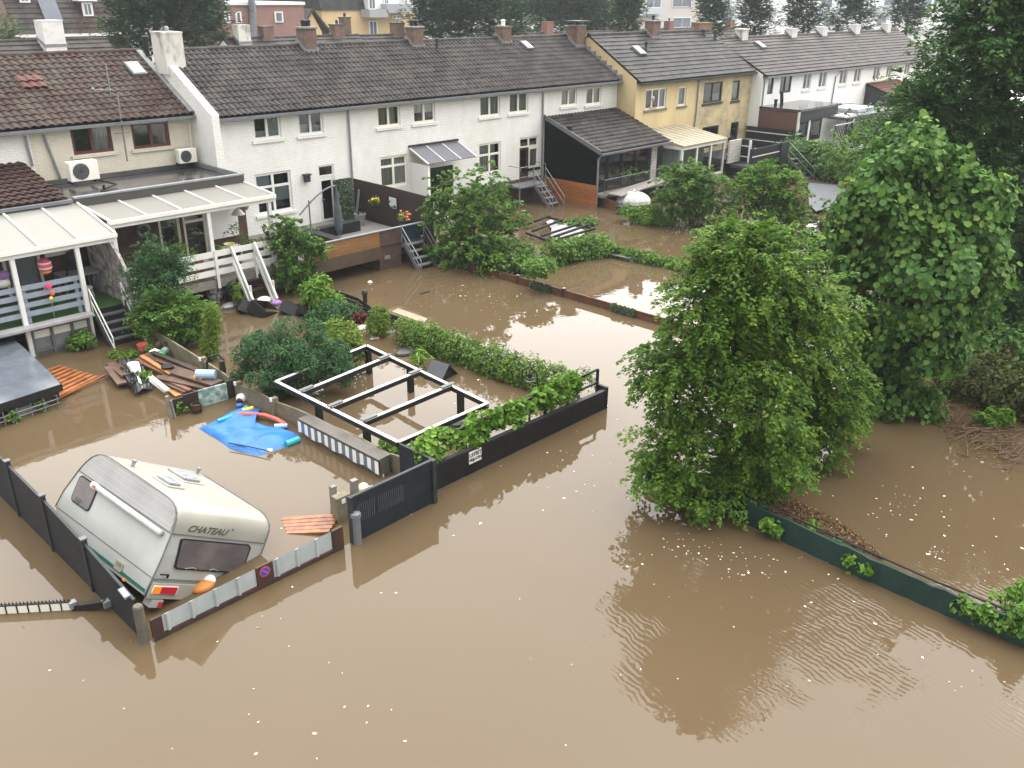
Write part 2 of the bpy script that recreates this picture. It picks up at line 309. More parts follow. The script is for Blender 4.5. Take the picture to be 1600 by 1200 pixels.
# ------------------------------------------------------------------ roofs, walls, windows
def tile_mb(X0, X1, e, r, tw=.25, th=.35, amp=.038, step=.03, sub=4, jit=.005, patch=None, under=True):
    """tiled slope running along X from eave e=(Y,z) to ridge r=(Y,z)"""
    e = A(*e); r = A(*r); d = r-e; Ls = float(np.hypot(*d)); s = d/Ls; n = np.array([-s[1], s[0]])*(1 if s[0] > 0 else -1)
    nc = max(1, round((X1-X0)/tw)); nr = max(1, round(Ls/th)); tw = (X1-X0)/nc; th = Ls/nr
    u = np.linspace(0, 1, sub+1)[:-1]; prof = amp*(.5-.5*np.cos(2*math.pi*(u**.75)))
    nu = nc*sub+1; xs = X0+np.arange(nu)*tw/sub; pr = np.concatenate([np.tile(prof, nc), prof[:1]])
    mb = MB(); V = []; F = []; R = []
    rn = rng.random((nr, nc))*.8+.1*rng.standard_normal((nr, nc))+.1
    if patch is not None: rn = patch(rn, nr, nc)
    for i in range(nr):
        jj = np.repeat(rng.standard_normal(nc)*jit, sub); jj = np.concatenate([jj, jj[-1:]])
        for sd, hh in ((i*th, -.012), (i*th, step), ((i+1)*th, 0)):
            h = hh+pr+(jj if hh > 0 else 0)
            y = e[0]+s[0]*sd+n[0]*h; z = e[1]+s[1]*sd+n[1]*h
            V.append(np.stack([xs, y, z], 1))
        b0 = i*3*nu; k = np.arange(nu-1)
        for a in (0, 1):
            o = b0+a*nu; F.append(np.stack([o+k, o+k+1, o+nu+k+1, o+nu+k], 1)); R.append(rn[i][k//sub] if a else rn[i][k//sub]*.5)  # riser faces get a darker tone: shade at each tile course painted in
    mb.v = np.concatenate(V).tolist(); mb.f = np.concatenate(F).tolist(); mb.r = np.concatenate(R).tolist()
    if under:
        k = len(mb.v); t = .09
        mb.v += [(X0, e[0]-n[0]*t, e[1]-n[1]*t), (X1, e[0]-n[0]*t, e[1]-n[1]*t), (X1, r[0]-n[0]*t, r[1]-n[1]*t), (X0, r[0]-n[0]*t, r[1]-n[1]*t)]
        mb.f.append([k, k+1, k+2, k+3]); mb.r.append(.1)
    return mb
def wall_front(mb, X0, X1, z0, z1, Y, holes, rev=.12):
    xs = sorted({X0, X1, *[v for h in holes for v in h[:2]]}); zs = sorted({z0, z1, *[v for h in holes for v in h[2:4]]})
    for i in range(len(xs)-1):
        for j in range(len(zs)-1):
            cx = (xs[i]+xs[i+1])/2; cz = (zs[j]+zs[j+1])/2
            if any(h[0] < cx < h[1] and h[2] < cz < h[3] for h in holes): continue
            mb.add([(xs[i], Y, zs[j]), (xs[i+1], Y, zs[j]), (xs[i+1], Y, zs[j+1]), (xs[i], Y, zs[j+1])], [(0, 1, 2, 3)])
    for a, b, c, d in holes:
        y = Y+rev
        mb.add([(a, Y, c), (b, Y, c), (b, Y, d), (a, Y, d), (a, y, c), (b, y, c), (b, y, d), (a, y, d)], [(0, 1, 5, 4), (1, 2, 6, 5), (2, 3, 7, 6), (3, 0, 4, 7)])
def prect(Y, tl, tr, bl, br):
    a, b, c, d = [YP(*p, Y) for p in (tl, tr, bl, br)]
    return ((a[0]+c[0])/2, (b[0]+d[0])/2, (c[2]+d[2])/2, (a[2]+b[2])/2)
def window(parent, rect, Y, n=2, transom=None, fm=None, curt=None, sill=True, fw=.10, name='window', tsplit=None):
    fm = fm or m_white; x0, x1, z0, z1 = rect; y0, y1 = Y+.05, Y+.115; mb = MB()
    mb.box(x0, x0+fw, y0, y1, z0, z1); mb.box(x1-fw, x1, y0, y1, z0, z1); mb.box(x0+fw, x1-fw, y0, y1, z0, z0+fw); mb.box(x0+fw, x1-fw, y0, y1, z1-fw, z1)
    ztop = z1-fw
    if transom is not None:
        zt = z0+(z1-z0)*transom; mb.box(x0+fw, x1-fw, y0, y1, zt-fw/2, zt+fw/2); ztop = zt-fw/2
    for k in range(1, n):
        xm = x0+(x1-x0)*k/n; mb.box(xm-fw*.55, xm+fw*.55, y0-.004, y1-.004, z0+fw, ztop)
        if transom is not None: mb.box(xm-fw*.55, xm+fw*.55, y0-.004, y1-.004, zt+fw/2, z1-fw)
    f = obj(name, mb, fm, parent)
    p = MB(); p.add([(x0+fw*.5, Y+.085, z0+fw*.5), (x1-fw*.5, Y+.085, z0+fw*.5), (x1-fw*.5, Y+.085, z1-fw*.5), (x0+fw*.5, Y+.085, z1-fw*.5)], [(0, 1, 2, 3)])
    obj('pane', p, m_glass, f)
    if sill:
        s = MB(); s.box(x0-.10, x1+.10, Y-.07, Y+.05, z0-.12, z0-.004); obj('sill', s, sill if not isinstance(sill, bool) else m_white, f)
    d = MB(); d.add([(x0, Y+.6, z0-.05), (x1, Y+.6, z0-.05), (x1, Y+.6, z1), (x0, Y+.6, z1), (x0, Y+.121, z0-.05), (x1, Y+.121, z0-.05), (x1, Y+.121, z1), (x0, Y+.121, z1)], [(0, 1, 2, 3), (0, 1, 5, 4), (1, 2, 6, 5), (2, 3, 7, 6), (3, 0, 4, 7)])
    obj('room_shade_box', d, m_dark, f)  # near-black box painted to stand in for the unlit room
    for (kind, a, b, c, e) in (curt or []):     # fractions of the window: x from a to b, z from c to e
        mm = {'net': m_net, 'drape': m_drape, 'blind': m_blind, 'film': m_greyblind}[kind]
        X0, X1 = x0+(x1-x0)*a, x0+(x1-x0)*b; q = MB(); nn = 1 if kind in ('blind', 'film') else max(6, int((X1-X0)/.04))
        for k in range(nn+1):
            xx = X0+(X1-X0)*k/nn; yy = Y+.16+(.025*math.sin(k*1.7) if nn > 1 else 0)
            q.v += [(xx, yy, z0+(z1-z0)*c), (xx, yy, z0+(z1-z0)*e)]
        for k in range(nn): q.f.append((2*k, 2*k+2, 2*k+3, 2*k+1))
        obj('curtain' if nn > 1 else 'blind', q, mm, f)
    return f
def chimney(parent, x, y, z0, z1, sx, sy, m, cap=None, pots=1, flash=True, pm=None):
    mb = MB(); mb.box(x-sx/2, x+sx/2, y-sy/2, y+sy/2, z0-.8, z1); c = obj('chimney', mb, m, parent)
    mb = MB(); cp = .05 if pots else .015; mb.box(x-sx/2-cp, x+sx/2+cp, y-sy/2-cp, y+sy/2+cp, z1+.003, z1+.07); obj('coping', mb, cap or m_concrete, c)
    for k in range(pots):
        px = x+(k-(pots-1)/2)*sx/max(pots, 1)*.8; mb = MB(); mb.lathe((px, y, z1+.09), [(.11, 0), (.10, .18), (.13, .2), (.13, .24), (.05, .3)], 10); obj('chimney_pot', mb, pm or m_black, c)
    if flash:
        mb = MB(); mb.box(x-sx/2-.06, x+sx/2+.06, y-sy/2-.03, y-sy/2+.1, z0-.26, z0-.08); mb.bar((x-sx/2-.03, y-sy/2, z0-.16), (x-sx/2-.03, y+sy/2, z0+.30), .05, .16); mb.bar((x+sx/2+.03, y-sy/2, z0-.16), (x+sx/2+.03, y+sy/2, z0+.30), .05, .16); obj('flashing', mb, m_lead, c)
    return c
def house(label, X0, X1, Y, zb, eave, ridge, holes, mw, mr, tk={}, lg=True, rg=True, group='terraced houses of the row', guttm=None, name='terraced_house', backeave=None):
    X0 += .002; X1 -= .002
    r = thing(name, label, 'house', ((X0+X1)/2, Y, zb), group)
    ey, ez = eave; ry, rz = ridge; sl = (rz-ez)/(ry-ey); zt = ez+sl*(Y-ey)-.10; Yb = 2*ry-Y
    mb = MB(); wall_front(mb, X0, X1, zb, zt, Y, holes)
    zr = rz-.10
    for X in (X0, X1): mb.add([(X, Y, zb), (X, Yb, zb), (X, Yb, zt), (X, ry, zr), (X, Y, zt)], [(0, 1, 2, 3, 4)])
    mb.add([(X0, Yb, zb), (X1, Yb, zb), (X1, Yb, zt), (X0, Yb, zt)], [(0, 1, 2, 3)])
    obj('wall', mb, mw, r)
    t = tile_mb(X0, X1, eave, ridge, **tk)
    k = len(t.v); t.v += [(X0, ry, rz), (X1, ry, rz), (X1, 2*ry-ey, ez), (X0, 2*ry-ey, ez)]; t.f.append([k, k+1, k+2, k+3]); t.r.append(.5)
    ro = obj('roof', t, mr, r)
    mb = MB(); nn = max(2, int((X1-X0)/.38)); mb.r = []
    for i in range(nn):
        a = X0+(X1-X0)*i/nn; b = X0+(X1-X0)*(i+1)/nn; ct = (ry, rz+.0)
        mb.tube([(a, ry, rz-.02), (b+.02, ry, rz-.02)], .13+.008*(i % 2), 10)
    mb.r = rng.random(len(mb.f))*.8; obj('ridge_tiles', mb, mr, ro)
    mb = MB(); mb.bar((X0, ey-.05, ez-.11), (X1, ey-.05, ez-.11), .13, .10); mb.bar((X0, Y-.012, zt-.09), (X1, Y-.012, zt-.09), .02, .16); obj('gutter', mb, guttm or m_zinc, r)
    r['roofslope'] = sl
    return r, ro
def roofz(eave, ridge, y): return eave[1]+(ridge[1]-eave[1])*(y-eave[0])/(ridge[0]-eave[0])
def skylight(parent, x, y, eave, ridge, w=.55, l=.75):
    e, r = A(*eave), A(*ridge); s = (r-e)/np.linalg.norm(r-e); p = A(x, y, roofz(eave, ridge, y)); sv = A(0, s[0], s[1]); n = A(0, -s[1], s[0])
    mb = MB(); mb.bar(p-sv*l/2+n*.09, p+sv*l/2+n*.09, w, .12, up=n); o = obj('skylight', mb, m_zinc, parent)
    q = MB(); q.bar(p-sv*(l/2-.06)+n*.16, p+sv*(l/2-.06)+n*.16, w-.12, .02, up=n); obj('pane', q, m_greyblind, o)
def roofvent(parent, x, y, eave, ridge, h=.5, r=.07, m=None):
    z = roofz(eave, ridge, y); mb = MB(); mb.lathe((x, y, z-.1), [(r*1.6, 0), (r*1.6, .16), (r, .2), (r, h), (r*1.5, h+.01), (r*1.5, h+.12), (r*.8, h+.16)], 10); obj('roof_vent', mb, m or m_anthracite, parent)
def downpipe(parent, pts, r=.045, m=None):
    mb = MB(); mb.tube(pts, r, 8); obj('downpipe', mb, m or m_galv, parent)
# ---- row B: four white houses
YB = 32.26; EB = (31.98, 5.72); RB = (35.75, 7.90)
XB = [17.36, 23.62, 29.80, 35.97, 42.18]
wB = [[prect(YB, (393, 183), (437, 179), (398, 219), (441, 216)), prect(YB, (464.5, 176), (504, 172.5), (467, 212), (506, 209)), prect(YB, (398, 272), (455, 266), (402, 334), (458, 331)), prect(YB, (496, 259), (524, 255.5), (504, 351), (525, 347))],
      [prect(YB, (587.5, 167), (625, 162), (591, 200), (626, 196)), prect(YB, (645, 160.5), (680, 157.5), (646, 194), (680, 190)), prect(YB, (593, 246), (636, 241), (595, 293), (637, 290)), prect(YB, (672, 262), (708, 258), (673, 305), (709, 303))],
      [prect(YB, (749, 150), (781, 147), (750, 184), (782, 180)), prect(YB, (795, 145.5), (825, 142.5), (796, 179), (826, 174)), prect(YB, (747, 226), (782, 220), (749, 274), (783, 268)), prect(YB, (811, 215), (841, 212.5), (812, 299), (841, 296))],
      [prect(YB, (876, 139), (901, 137), (877.5, 167), (902, 164.5)), prect(YB, (916, 136.5), (939, 135), (915, 165), (940, 162))]]
labB = ['white terraced house with a glazed white door opening on a raised terrace', 'white terraced house with a sloping grey glass canopy over its door', 'white terraced house with a brown door at the top of a steel stair', 'white terraced house with a black timber annex against its ground floor']
HB = []; RO = []
for i in range(4):
    h, ro = house(labB[i], XB[i], XB[i+1], YB, -.4, EB, RB, wB[i], m_whitebrick, m_tile_dark, dict(amp=.062, step=.026))
    HB.append(h); RO.append(ro)
bsill = m_creambrick
window(HB[0], wB[0][0], YB, 2, None, m_white, [('film', 0, 1, 0, .36), ('net', .5, 1, .36, .95)], m_whitebrick)
window(HB[0], wB[0][1], YB, 2, None, m_white, [('film', 0, .45, 0, .45), ('film', .55, 1, 0, .38)], m_whitebrick)
window(HB[0], wB[0][2], YB, 2, .66, m_white, [('film', 0, 1, .28, .62), ('film', 0, .45, .7, 1)], m_whitebrick)
dr = wB[0][3]
def door(parent, rect, Y, fm, dm, glass=(.18, .88), trans=.82, name='door', hm=None):
    x0, x1, z0, z1 = rect; f = .07; mb = MB(); zt = z0+(z1-z0)*trans
    mb.box(x0, x0+f, Y+.03, Y+.11, z0, z1); mb.box(x1-f, x1, Y+.03, Y+.11, z0, z1); mb.box(x0+f, x1-f, Y+.03, Y+.11, z1-f, z1); mb.box(x0+f, x1-f, Y+.03, Y+.11, zt, zt+f)
    d = obj(name, mb, fm, parent)
    mb = MB(); a, b = x0+f+.005, x1-f-.005; h = zt-z0; g0, g1 = z0+h*glass[0], z0+h*glass[1]; s = .075
    mb.box(a, b, Y+.05, Y+.10, z0+.01, g0); mb.box(a, b, Y+.05, Y+.10, g1, zt-.005); mb.box(a, a+s, Y+.05, Y+.10, g0, g1); mb.box(b-s, b, Y+.05, Y+.10, g0, g1)
    obj('door_leaf', mb, dm, d)
    mb = MB(); mb.add([(a+s, Y+.08, g0), (b-s, Y+.08, g0), (b-s, Y+.08, g1), (a+s, Y+.08, g1), (x0+f, Y+.08, zt+f), (x1-f, Y+.08, zt+f), (x1-f, Y+.08, z1-f), (x0+f, Y+.08, z1-f)], [(0, 1, 2, 3), (4, 5, 6, 7)]); obj('pane', mb, m_glass, d)
    mb = MB(); mb.box(a+.03, a+.06, Y+.0, Y+.05, z0+h*.48, z0+h*.55); mb.tube([(a+.045, Y, z0+h*.53), (a+.16, Y, z0+h*.53)], .012, 6); obj('handle', mb, m_galv, d)
    mb = MB(); mb.add([(x0, Y+.5, z0), (x1, Y+.5, z0), (x1, Y+.5, z1), (x0, Y+.5, z1), (x0, Y+.121, z0), (x1, Y+.121, z0), (x1, Y+.121, z1), (x0, Y+.121, z1)], [(0, 1, 2, 3), (0, 1, 5, 4), (1, 2, 6, 5), (2, 3, 7, 6), (3, 0, 4, 7)]); obj('room_shade_box', mb, m_dark, d)  # dark-coloured box in place of the unlit room behind the door
    return d
door(HB[0], dr, YB, m_white, m_white, (.1, .92), .80)
lp = YP(480, 278, YB-.12); mb = MB(); mb.box(lp[0]-.11, lp[0]+.11, YB-.2, YB-.02, lp[2]-.16, lp[2]+.10); mb.slab([(lp[0]-.16, YB-.24, lp[2]+.11), (lp[0]+.16, YB-.24, lp[2]+.11), (lp[0]+.16, YB, lp[2]+.11), (lp[0]-.16, YB, lp[2]+.11)], (0, 0, .05)); obj('wall_lamp', mb, m_anthracite, HB[0])
window(HB[1], wB[1][0], YB, 2, None, m_creamframe, [('drape', .05, .45, 0, 1), ('net', .55, .85, 0, 1)], m_whitebrick)
window(HB[1], wB[1][1], YB, 2, None, m_creamframe, [('blind', .02, .98, .48, 1)], m_whitebrick)
window(HB[1], wB[1][2], YB, 2, .68, m_creamframe, [('net', 0, 1, 0, 1)], False)
window(HB[1], wB[1][3], YB, 2, None, m_anthracite, [], False, name='garden_door')
window(HB[2], wB[2][0], YB, 2, None, m_creamframe, [('net', 0, 1, 0, 1)], m_whitebrick)
window(HB[2], wB[2][1], YB, 2, None, m_creamframe, [('net', 0, 1, 0, 1)], m_whitebrick)
window(HB[2], wB[2][2], YB, 2, .62, m_creamframe, [('net', 0, .46, 0, 1), ('net', .6, .8, 0, 1)], False)
x0, x1, z0, z1 = wB[2][3]; xm = x0+(x1-x0)*.5; zt = z0+(z1-z0)*.80
window(HB[2], (x0, x1, zt, z1), YB, 2, None, m_creamframe, [('net', .1, .9, .0, .5)], False)
door(HB[2], (x0, xm, z0, zt-.005), YB, m_redbrownpaint, m_brownwood, (.42, .97), .985)
window(HB[2], (xm+.01, x1, z0+(zt-z0)*.52, zt-.005), YB, 1, None, m_creamframe, [('net', 0, 1, 0, 1)], m_black)
mb = MB(); mb.box(xm+.01, x1, YB+.06, YB+.11, z0, z0+(zt-z0)*.52-.13); obj('panel_under_window', mb, m_whitebrick, HB[2])
window(HB[3], wB[3][0], YB, 2, None, m_creamframe, [('net', 0, 1, 0, 1)], m_whitebrick)
window(HB[3], wB[3][1], YB, 2, None, m_creamframe, [('net', .55, 1, 0, 1), ('drape', .05, .25, 0, 1)], m_whitebrick)
downpipe(HB[0], [(23.5, YB-.06, 5.5), (23.5, YB-.06, .95)]); downpipe(HB[2], [(35.86, YB-.06, 5.45), (35.86, YB-.06, 1.0)])
# brick plinths
for i, (a, b, z) in enumerate([(29.82, 35.95, 1.35)]):
    mb = MB(); mb.box(a, b, YB-.03, YB-.005, -.4, z-.15); obj('brick_plinth', mb, m_brownbrick, HB[2])
# chimneys on the ridge of row B
def chx(px, y): return YP(px, 70, y)[0]
def chz(px, py, y): return YP(px, py, y)[2]
for i, (px, py, cap, n, pm) in enumerate([(480, 45, m_lead, 2, None), (648, 44, m_lead, 2, None), (786, 43, m_concrete, 1, m_plasticwhite)]):
    chimney(RO[i], chx(px, RB[0]-.15), RB[0]-.15, RB[1]-.05, chz(px, py, RB[0]-.4), .62, .62, m_chimbrick, cap, n, pm=pm)
cB = chimney(RO[3], chx(893, RB[0]-.1), RB[0]-.1, RB[1]-.05, chz(893, 42, RB[0]-.3), .75, .6, m_chimbrick, m_lead, 0)
cB2 = chimney(RO[3], XB[4]-.42, RB[0]-.75, RB[1]-.35, chz(910, 41, RB[0]-1.1), .8, .62, m_chimbrick, m_lead, 0)
mb = MB(); x = XB[4]-.3; y = RB[0]-.75
x = XB[4]-.42; zc_ = chz(910, 41, RB[0]-1.1)+.22
mb.slab([(x-.62, y-.5, zc_), (x+.62, y-.5, zc_), (x+.62, y+.5, zc_), (x-.62, y+.5, zc_)], (0, 0, .07))
for ox in (-.36, .36):
    for oy in (-.26, .26): mb.bar((x+ox, y+oy, zc_-.16), (x+ox, y+oy, zc_), .06, .06)
obj('cowl_plate', mb, m_anthracite, cB2)
for i, (px, py) in enumerate([(683, 82), (437, 106), (545, 101), (617, 98)]):
    p = YP(px, py, 34.3 if i else 35.0); (roofvent(RO[1], p[0], 35.0, EB, RB, .55) if i == 0 else None)
skylight(RO[3], YP(822, 76, 35.0)[0], 35.0, EB, RB, .5, .7)
# white gable parapet at the left end of row B
mb = MB(); mb.slab([(17.05, EB[0]-.1, EB[1]+.10), (17.05, EB[0]-.1, 3.0), (17.05, 35.75, 3.0), (17.05, RB[0], RB[1]+.12)], (.3, 0, 0)); obj('gable_parapet', mb, m_whitebrick, HB[0])
cwz = XP(262, 51, 17.2)[2]; cw = chimney(RO[0], 17.36, 35.2, 7.9, YP(262, 53, 34.7)[2], .78, 1.0, m_chimwhite, m_chimwhite, 0, False)
mb = MB(); mb.ell((17.4, 35.2, YP(262, 53, 34.7)[2]+.17), (.09, .09, .10), 8, 6); obj('cowl', mb, m_galv, cw)
# stepped brick verge towards the yellow house
mb = MB()
for k in range(7):
    t0, t1 = k/7, (k+1)/7; y0 = EB[0]+(RB[0]-1-EB[0])*t0; y1 = EB[0]+(RB[0]-1-EB[0])*t1; zz = roofz(EB, RB, y0)
    mb.box(42.0, 42.24, y0, y1-.004, zz-.1, zz+.28)
obj('stepped_verge', mb, m_lead, HB[3])
# ---- glass canopy of house 2 with white side wall
can = thing('door_canopy', 'sloping grey glass canopy over the garden door of the second white house', 'canopy', YP(690, 250, YB))
c = [YP(640, 233, YB-.03), YP(715, 222, YB-.03)]; zf = YP(675, 264, YB-1.2)[2]
xa, xb = c[0][0], c[1][0]; zb_ = (c[0][2]+c[1][2])/2
mb = MB(); mb.slab([(xa, YB-.03, zb_), (xb, YB-.03, zb_), (xb, YB-1.3, zb_-.55), (xa, YB-1.3, zb_-.55)], (0, 0, .03)); obj('glass_sheet', mb, mat('grey_canopy_glass', (.13, .13, .15), None, rough=.2), can)
for k in range(4):
    x = xa+(xb-xa)*k/3; mb = MB(); mb.bar((x, YB-.02, zb_+.03), (x, YB-1.32, zb_-.53), .05, .07); obj('rafter', mb, m_white, can)
mb = MB(); mb.box(xa-.05, xb+.05, YB-.06, YB-.005, zb_+.06, zb_+.16); obj('wall_plate', mb, m_anthracite, can)
mb = MB(); mb.box(xa+.05, xa+.17, YB-1.2, YB-.005, .8, zb_-.62); obj('side_wall', mb, m_whiterender, can)
# ---- yellow pair C
YC = 30.98; EC = (30.70, 5.66); RC = (34.55, 7.98); XC = [42.22, 48.45, 54.70]
wC = [[prect(YC, (1008, 139), (1041, 136.5), (1009, 171.5), (1041, 169)), prect(YC, (1060, 135.5), (1072.5, 134.5), (1060, 166), (1072, 164.5))],
      [prect(YC, (1100, 129.5), (1129, 127.5), (1099, 161.5), (1128, 159)), prect(YC, (1144.5, 126.5), (1156, 125.5), (1143.5, 158), (1155, 156)), prect(YC, (1096, 199), (1122, 196), (1096, 232), (1122, 229)), prect(YC, (1141, 191.5), (1153, 190.5), (1140, 232), (1152, 230))]]
labC = ['yellow rendered house with a white conservatory and someone at its upper window', 'stained yellow house with dark grey window frames and a black deck below']
HC = []; RCo = []
for i in range(2):
    h, ro = house(labC[i], XC[i], XC[i+1], YC, -.4, EC, RC, wC[i], (m_yellow, m_yellowdirty)[i], m_tile_slate, dict(amp=.008, step=.035, tw=.33, th=.38), group='yellow pair in the terrace', guttm=m_anthracite)
    HC.append(h); RCo.append(ro)
wopen = window(HC[0], wC[0][0], YC, 3, None, m_white, [('net', .68, .95, 0, 1)], m_concrete)
window(HC[0], wC[0][1], YC, 1, None, m_white, [('net', 0, .8, 0, 1)], m_concrete)
window(HC[1], wC[1][0], YC, 2, None, m_anthracite, [('film', .5, .95, .0, .4)], m_anthracite)
window(HC[1], wC[1][1], YC, 1, None, m_anthracite, [('film', .2, 1, .15, 1)], m_anthracite)
window(HC[1], wC[1][2], YC, 2, None, m_anthracite, [], False); door(HC[1], wC[1][3], YC, m_anthracite, m_anthracite, (.1, .95), .97)
downpipe(HC[0], [(48.4, YC-.06, 5.5), (48.4, YC-.06, 3.6), (48.3, YC-.06, 2.4)])
chimney(RCo[0], chx(1018, RC[0]-.2), RC[0]-.2, RC[1]-.1, chz(1018, 34, RC[0]-.5), .8, .6, m_chimbrick, m_lead, 1)
chimney(RCo[1], chx(1094, RC[0]+.2), RC[0]+.2, RC[1]-.1, chz(1094, 37, RC[0]), 1.5, .6, m_redbrick, m_concrete, 1)
skylight(RCo[0], YP(997, 84, 33.0)[0], 33.0, EC, RC, .6, .8); roofvent(RCo[0], YP(1011, 84, 33.0)[0], 33.1, EC, RC, .45)
roofvent(RCo[1], YP(1116, 70, 33.7)[0], 33.7, EC, RC, .55, .09); roofvent(RCo[1], YP(1099, 60, 34.1)[0], 34.1, EC, RC, .35, .09)
# ---- white row D beyond
YD = 30.22; ED = (29.95, 5.40); RD = (33.9, 7.48)
XD = [54.74, 59.25, 64.8, 70.6, 76.6, 84.0]
def dr_(x0, x1, yt, yb): return prect(YD, (x0, yt+.6), (x1, yt-.6), (x0-.5, yb+.6), (x1-.5, yb-.6))
wDpx = [[(1200, 1209, 119, 147), (1219.5, 1237, 115, 145)], [(1255.5, 1267.5, 114, 140), (1280, 1292, 111.5, 137)], [(1312.5, 1324, 108.5, 132), (1335, 1345.5, 106, 129)], [(1365, 1375, 103, 125), (1385.5, 1394, 101, 122)], [(1414, 1422, 97, 117), (1431, 1439, 95.5, 115)]]
labD = ['far white terraced house with a wide dark framed window above a brown wall', 'far white house second beyond the yellow pair, with paired narrow upper windows', 'far white house with a bent downpipe between its upper windows', 'far white house with an orange red tiled lean-to', 'far white house at the row end half hidden by the dark tree']
HD = []; RDo = []
for i in range(5):
    hs_ = [dr_(*w) for w in wDpx[i]]
    h, ro = house(labD[i], XD[i], XD[i+1], YD, -.4, ED, RD, hs_, m_whiterender, m_tile_d, dict(amp=.008, step=.04, tw=.5, th=.36), group='white houses of the far row')
    HD.append(h); RDo.append(ro)
    for j, q in enumerate(hs_): window(h, q, YD, 1 if (i, j) == (0, 0) else 2, None, m_anthracite if i == 0 else m_white, [('film', 0, 1, .55, 1)] if (i, j) == (0, 0) else [('net', .6, 1, 0, 1)], False if i == 0 else m_white)
    x = [56.3, 63.7, 68.4, 74.2, 80.4][i]
    px = [1157, 1234, 1281, 1332, 1380][i]; x = chx(px, RD[0]-.1)
    if i == 0: chimney(ro, x, RD[0]-.1, RD[1]-.05, chz(px, 47, RD[0]-.4), .75, .6, m_chimwhite, m_chimclean, 1)
    else: chimney(ro, x, RD[0]-.1, RD[1]-.05, chz(px, [47, 46, 44, 40, 38][i], RD[0]-.4), .75, .6, m_chimclean, m_chimclean, 0)
skylight(RDo[0], YP(1187, 72, 32.9)[0], 32.9, ED, RD, .6, .8)
p = YP(1312, 112, YD-.05); downpipe(HD[1], [(p[0]+.4, YD-.06, 5.25), (p[0]-.5, YD-.06, 4.8), (p[0]-.7, YD-.06, 1.5)])
downpipe(HD[0], [(54.95, YD-.06, 5.25), (54.95, YD-.06, 2.8)])
# ---- left pair A : white one and cream one, set back
YA = 33.45; EA = (33.15, 5.78); RA = (37.0, 7.86)
wA = [prect(YA, (108, 198), (172, 192), (116, 243), (178, 236)), prect(YA, (203, 192), (262, 187), (210, 234), (267, 227))]
def patchA(rn, nr, nc):
    return rn
HA, RAo = house('cream painted terraced house with red brown window frames and two air conditioners', 11.1, 17.05, YA, -.4, EA, RA, wA, m_creambrick, m_tile_brown, dict(amp=.065, step=.028, tw=.28), group='left pair of terraced houses')
HA2, RA2 = house('white terraced house at the left edge above a red tiled lean-to', 5.0, 11.1, YA, -.4, EA, RA, [], m_whitebrick, m_tile_brown, dict(amp=.065, step=.028, tw=.28), group='left pair of terraced houses')
for k, q in enumerate(wA):
    w = window(HA, q, YA, 2, None, m_redbrownpaint, [('net', .55, .95, 0, .95)] if k == 0 else [], m_creambrick, fw=.10)
    mb = MB(); mb.bar((q[0], YA-.02, q[3]-.06), (q[1], YA-.02, q[3]-.06), .04, .1); obj('shutter_rail', mb, m_redbrownpaint, w)
    mb = MB(); mb.bar((q[0]+.05, YA-.06, q[3]-.05), (q[1]-.05, YA-.06, q[3]-.05), .03, .05); obj('shutter_bar', mb, m_galv, w)
downpipe(HA, [(11.55, YA-.06, 5.5), (11.9, YA-.06, 3.6)]); downpipe(HA2, [(10.95, YA-.06, 5.5), (11.0, YA-.06, 4.5)])
downpipe(HA, [(16.9, YA-.06, 5.4), (16.85, YA-.06, 4.0)], .02, m_offwhite)
skylight(RAo, YP(211, 107, 35.8)[0], 35.8, EA, RA, .55, .85)
# orange replacement tiles lie on this roof
pt = MB(); p = YP(46, 114, 35.4); sl_ = (RA[1]-EA[1])/(RA[0]-EA[0]); e_ = (35.05, roofz(EA, RA, 35.05)+.06); r_ = (35.75, roofz(EA, RA, 35.75)+.06)
t = tile_mb(p[0]-.42, p[0]+.42, e_, r_, amp=.055, step=.045, tw=.27, under=False); obj('replacement_tiles', t, attrmat('replacement_tile_red', [(0, (.070, .024, .019)), (1, (.10, .034, .026))], .6), RA2)
p = YP(234, 95, 36.4); roofvent(RAo, p[0], 36.5, EA, RA, .8, .09, m_black)
# aerial on the slope
an = MB(); b = YP(177, 172, 34.4); z = roofz(EA, RA, 34.4); an.tube([(b[0], 34.4, z), (b[0], 34.4, z+1.15)], .02, 6); an.tube([(b[0], 34.4, z+.25), (b[0]-.75, 34.0, z+.35)], .012, 5)
for k in range(4): an.tube([(b[0]-.2*k-.1, 33.9-.0*k, z+.3), (b[0]-.2*k-.1, 34.5, z+.3)], .008, 4)
an.ell((b[0]-.78, 34.0, z+.36), (.06, .06, .06), 8, 5); obj('aerial', an, m_galv, RAo)
# lead verge
mb = MB(); mb.bar((16.95, EA[0], EA[1]+.08), (16.95, RA[0], RA[1]+.08), .2, .05); obj('lead_verge', mb, m_lead, HA)
# ------------------------------------------------------------------ flat-roofed extension of the cream house
ex = thing('flat_roof_extension', 'flat roofed brown extension with wet black roof and taupe edge board', 'extension', (14, 31.7, -.4))
X0, X1, Y0, Y1 = 11.12, 16.95, 30.0, YA-.004
mb = MB(); holes = [(13.55, 14.35, .95, 3.05), (14.45, 15.35, .95, 3.05)]
wall_front(mb, X0, X1, -.4, 3.6, Y0, holes); mb.add([(X0, Y0, -.4), (X0, Y1, -.4), (X0, Y1, 3.6), (X0, Y0, 3.6), (X1, Y0, -.4), (X1, Y1, -.4), (X1, Y1, 3.6), (X1, Y0, 3.6)], [(0, 1, 2, 3), (4, 5, 6, 7)]); obj('wall', mb, m_brownbrick, ex)
mb = MB(); mb.box(X0-.2, X1, Y0-.02, Y1, 3.603, 3.78); obj('roof', mb, m_bitumen, ex)
mb = MB(); mb.box(X0-.25, X1+.03, Y0-.10, Y0-.023, 3.60, 3.90); obj('edge_board', mb, m_fascia, ex)
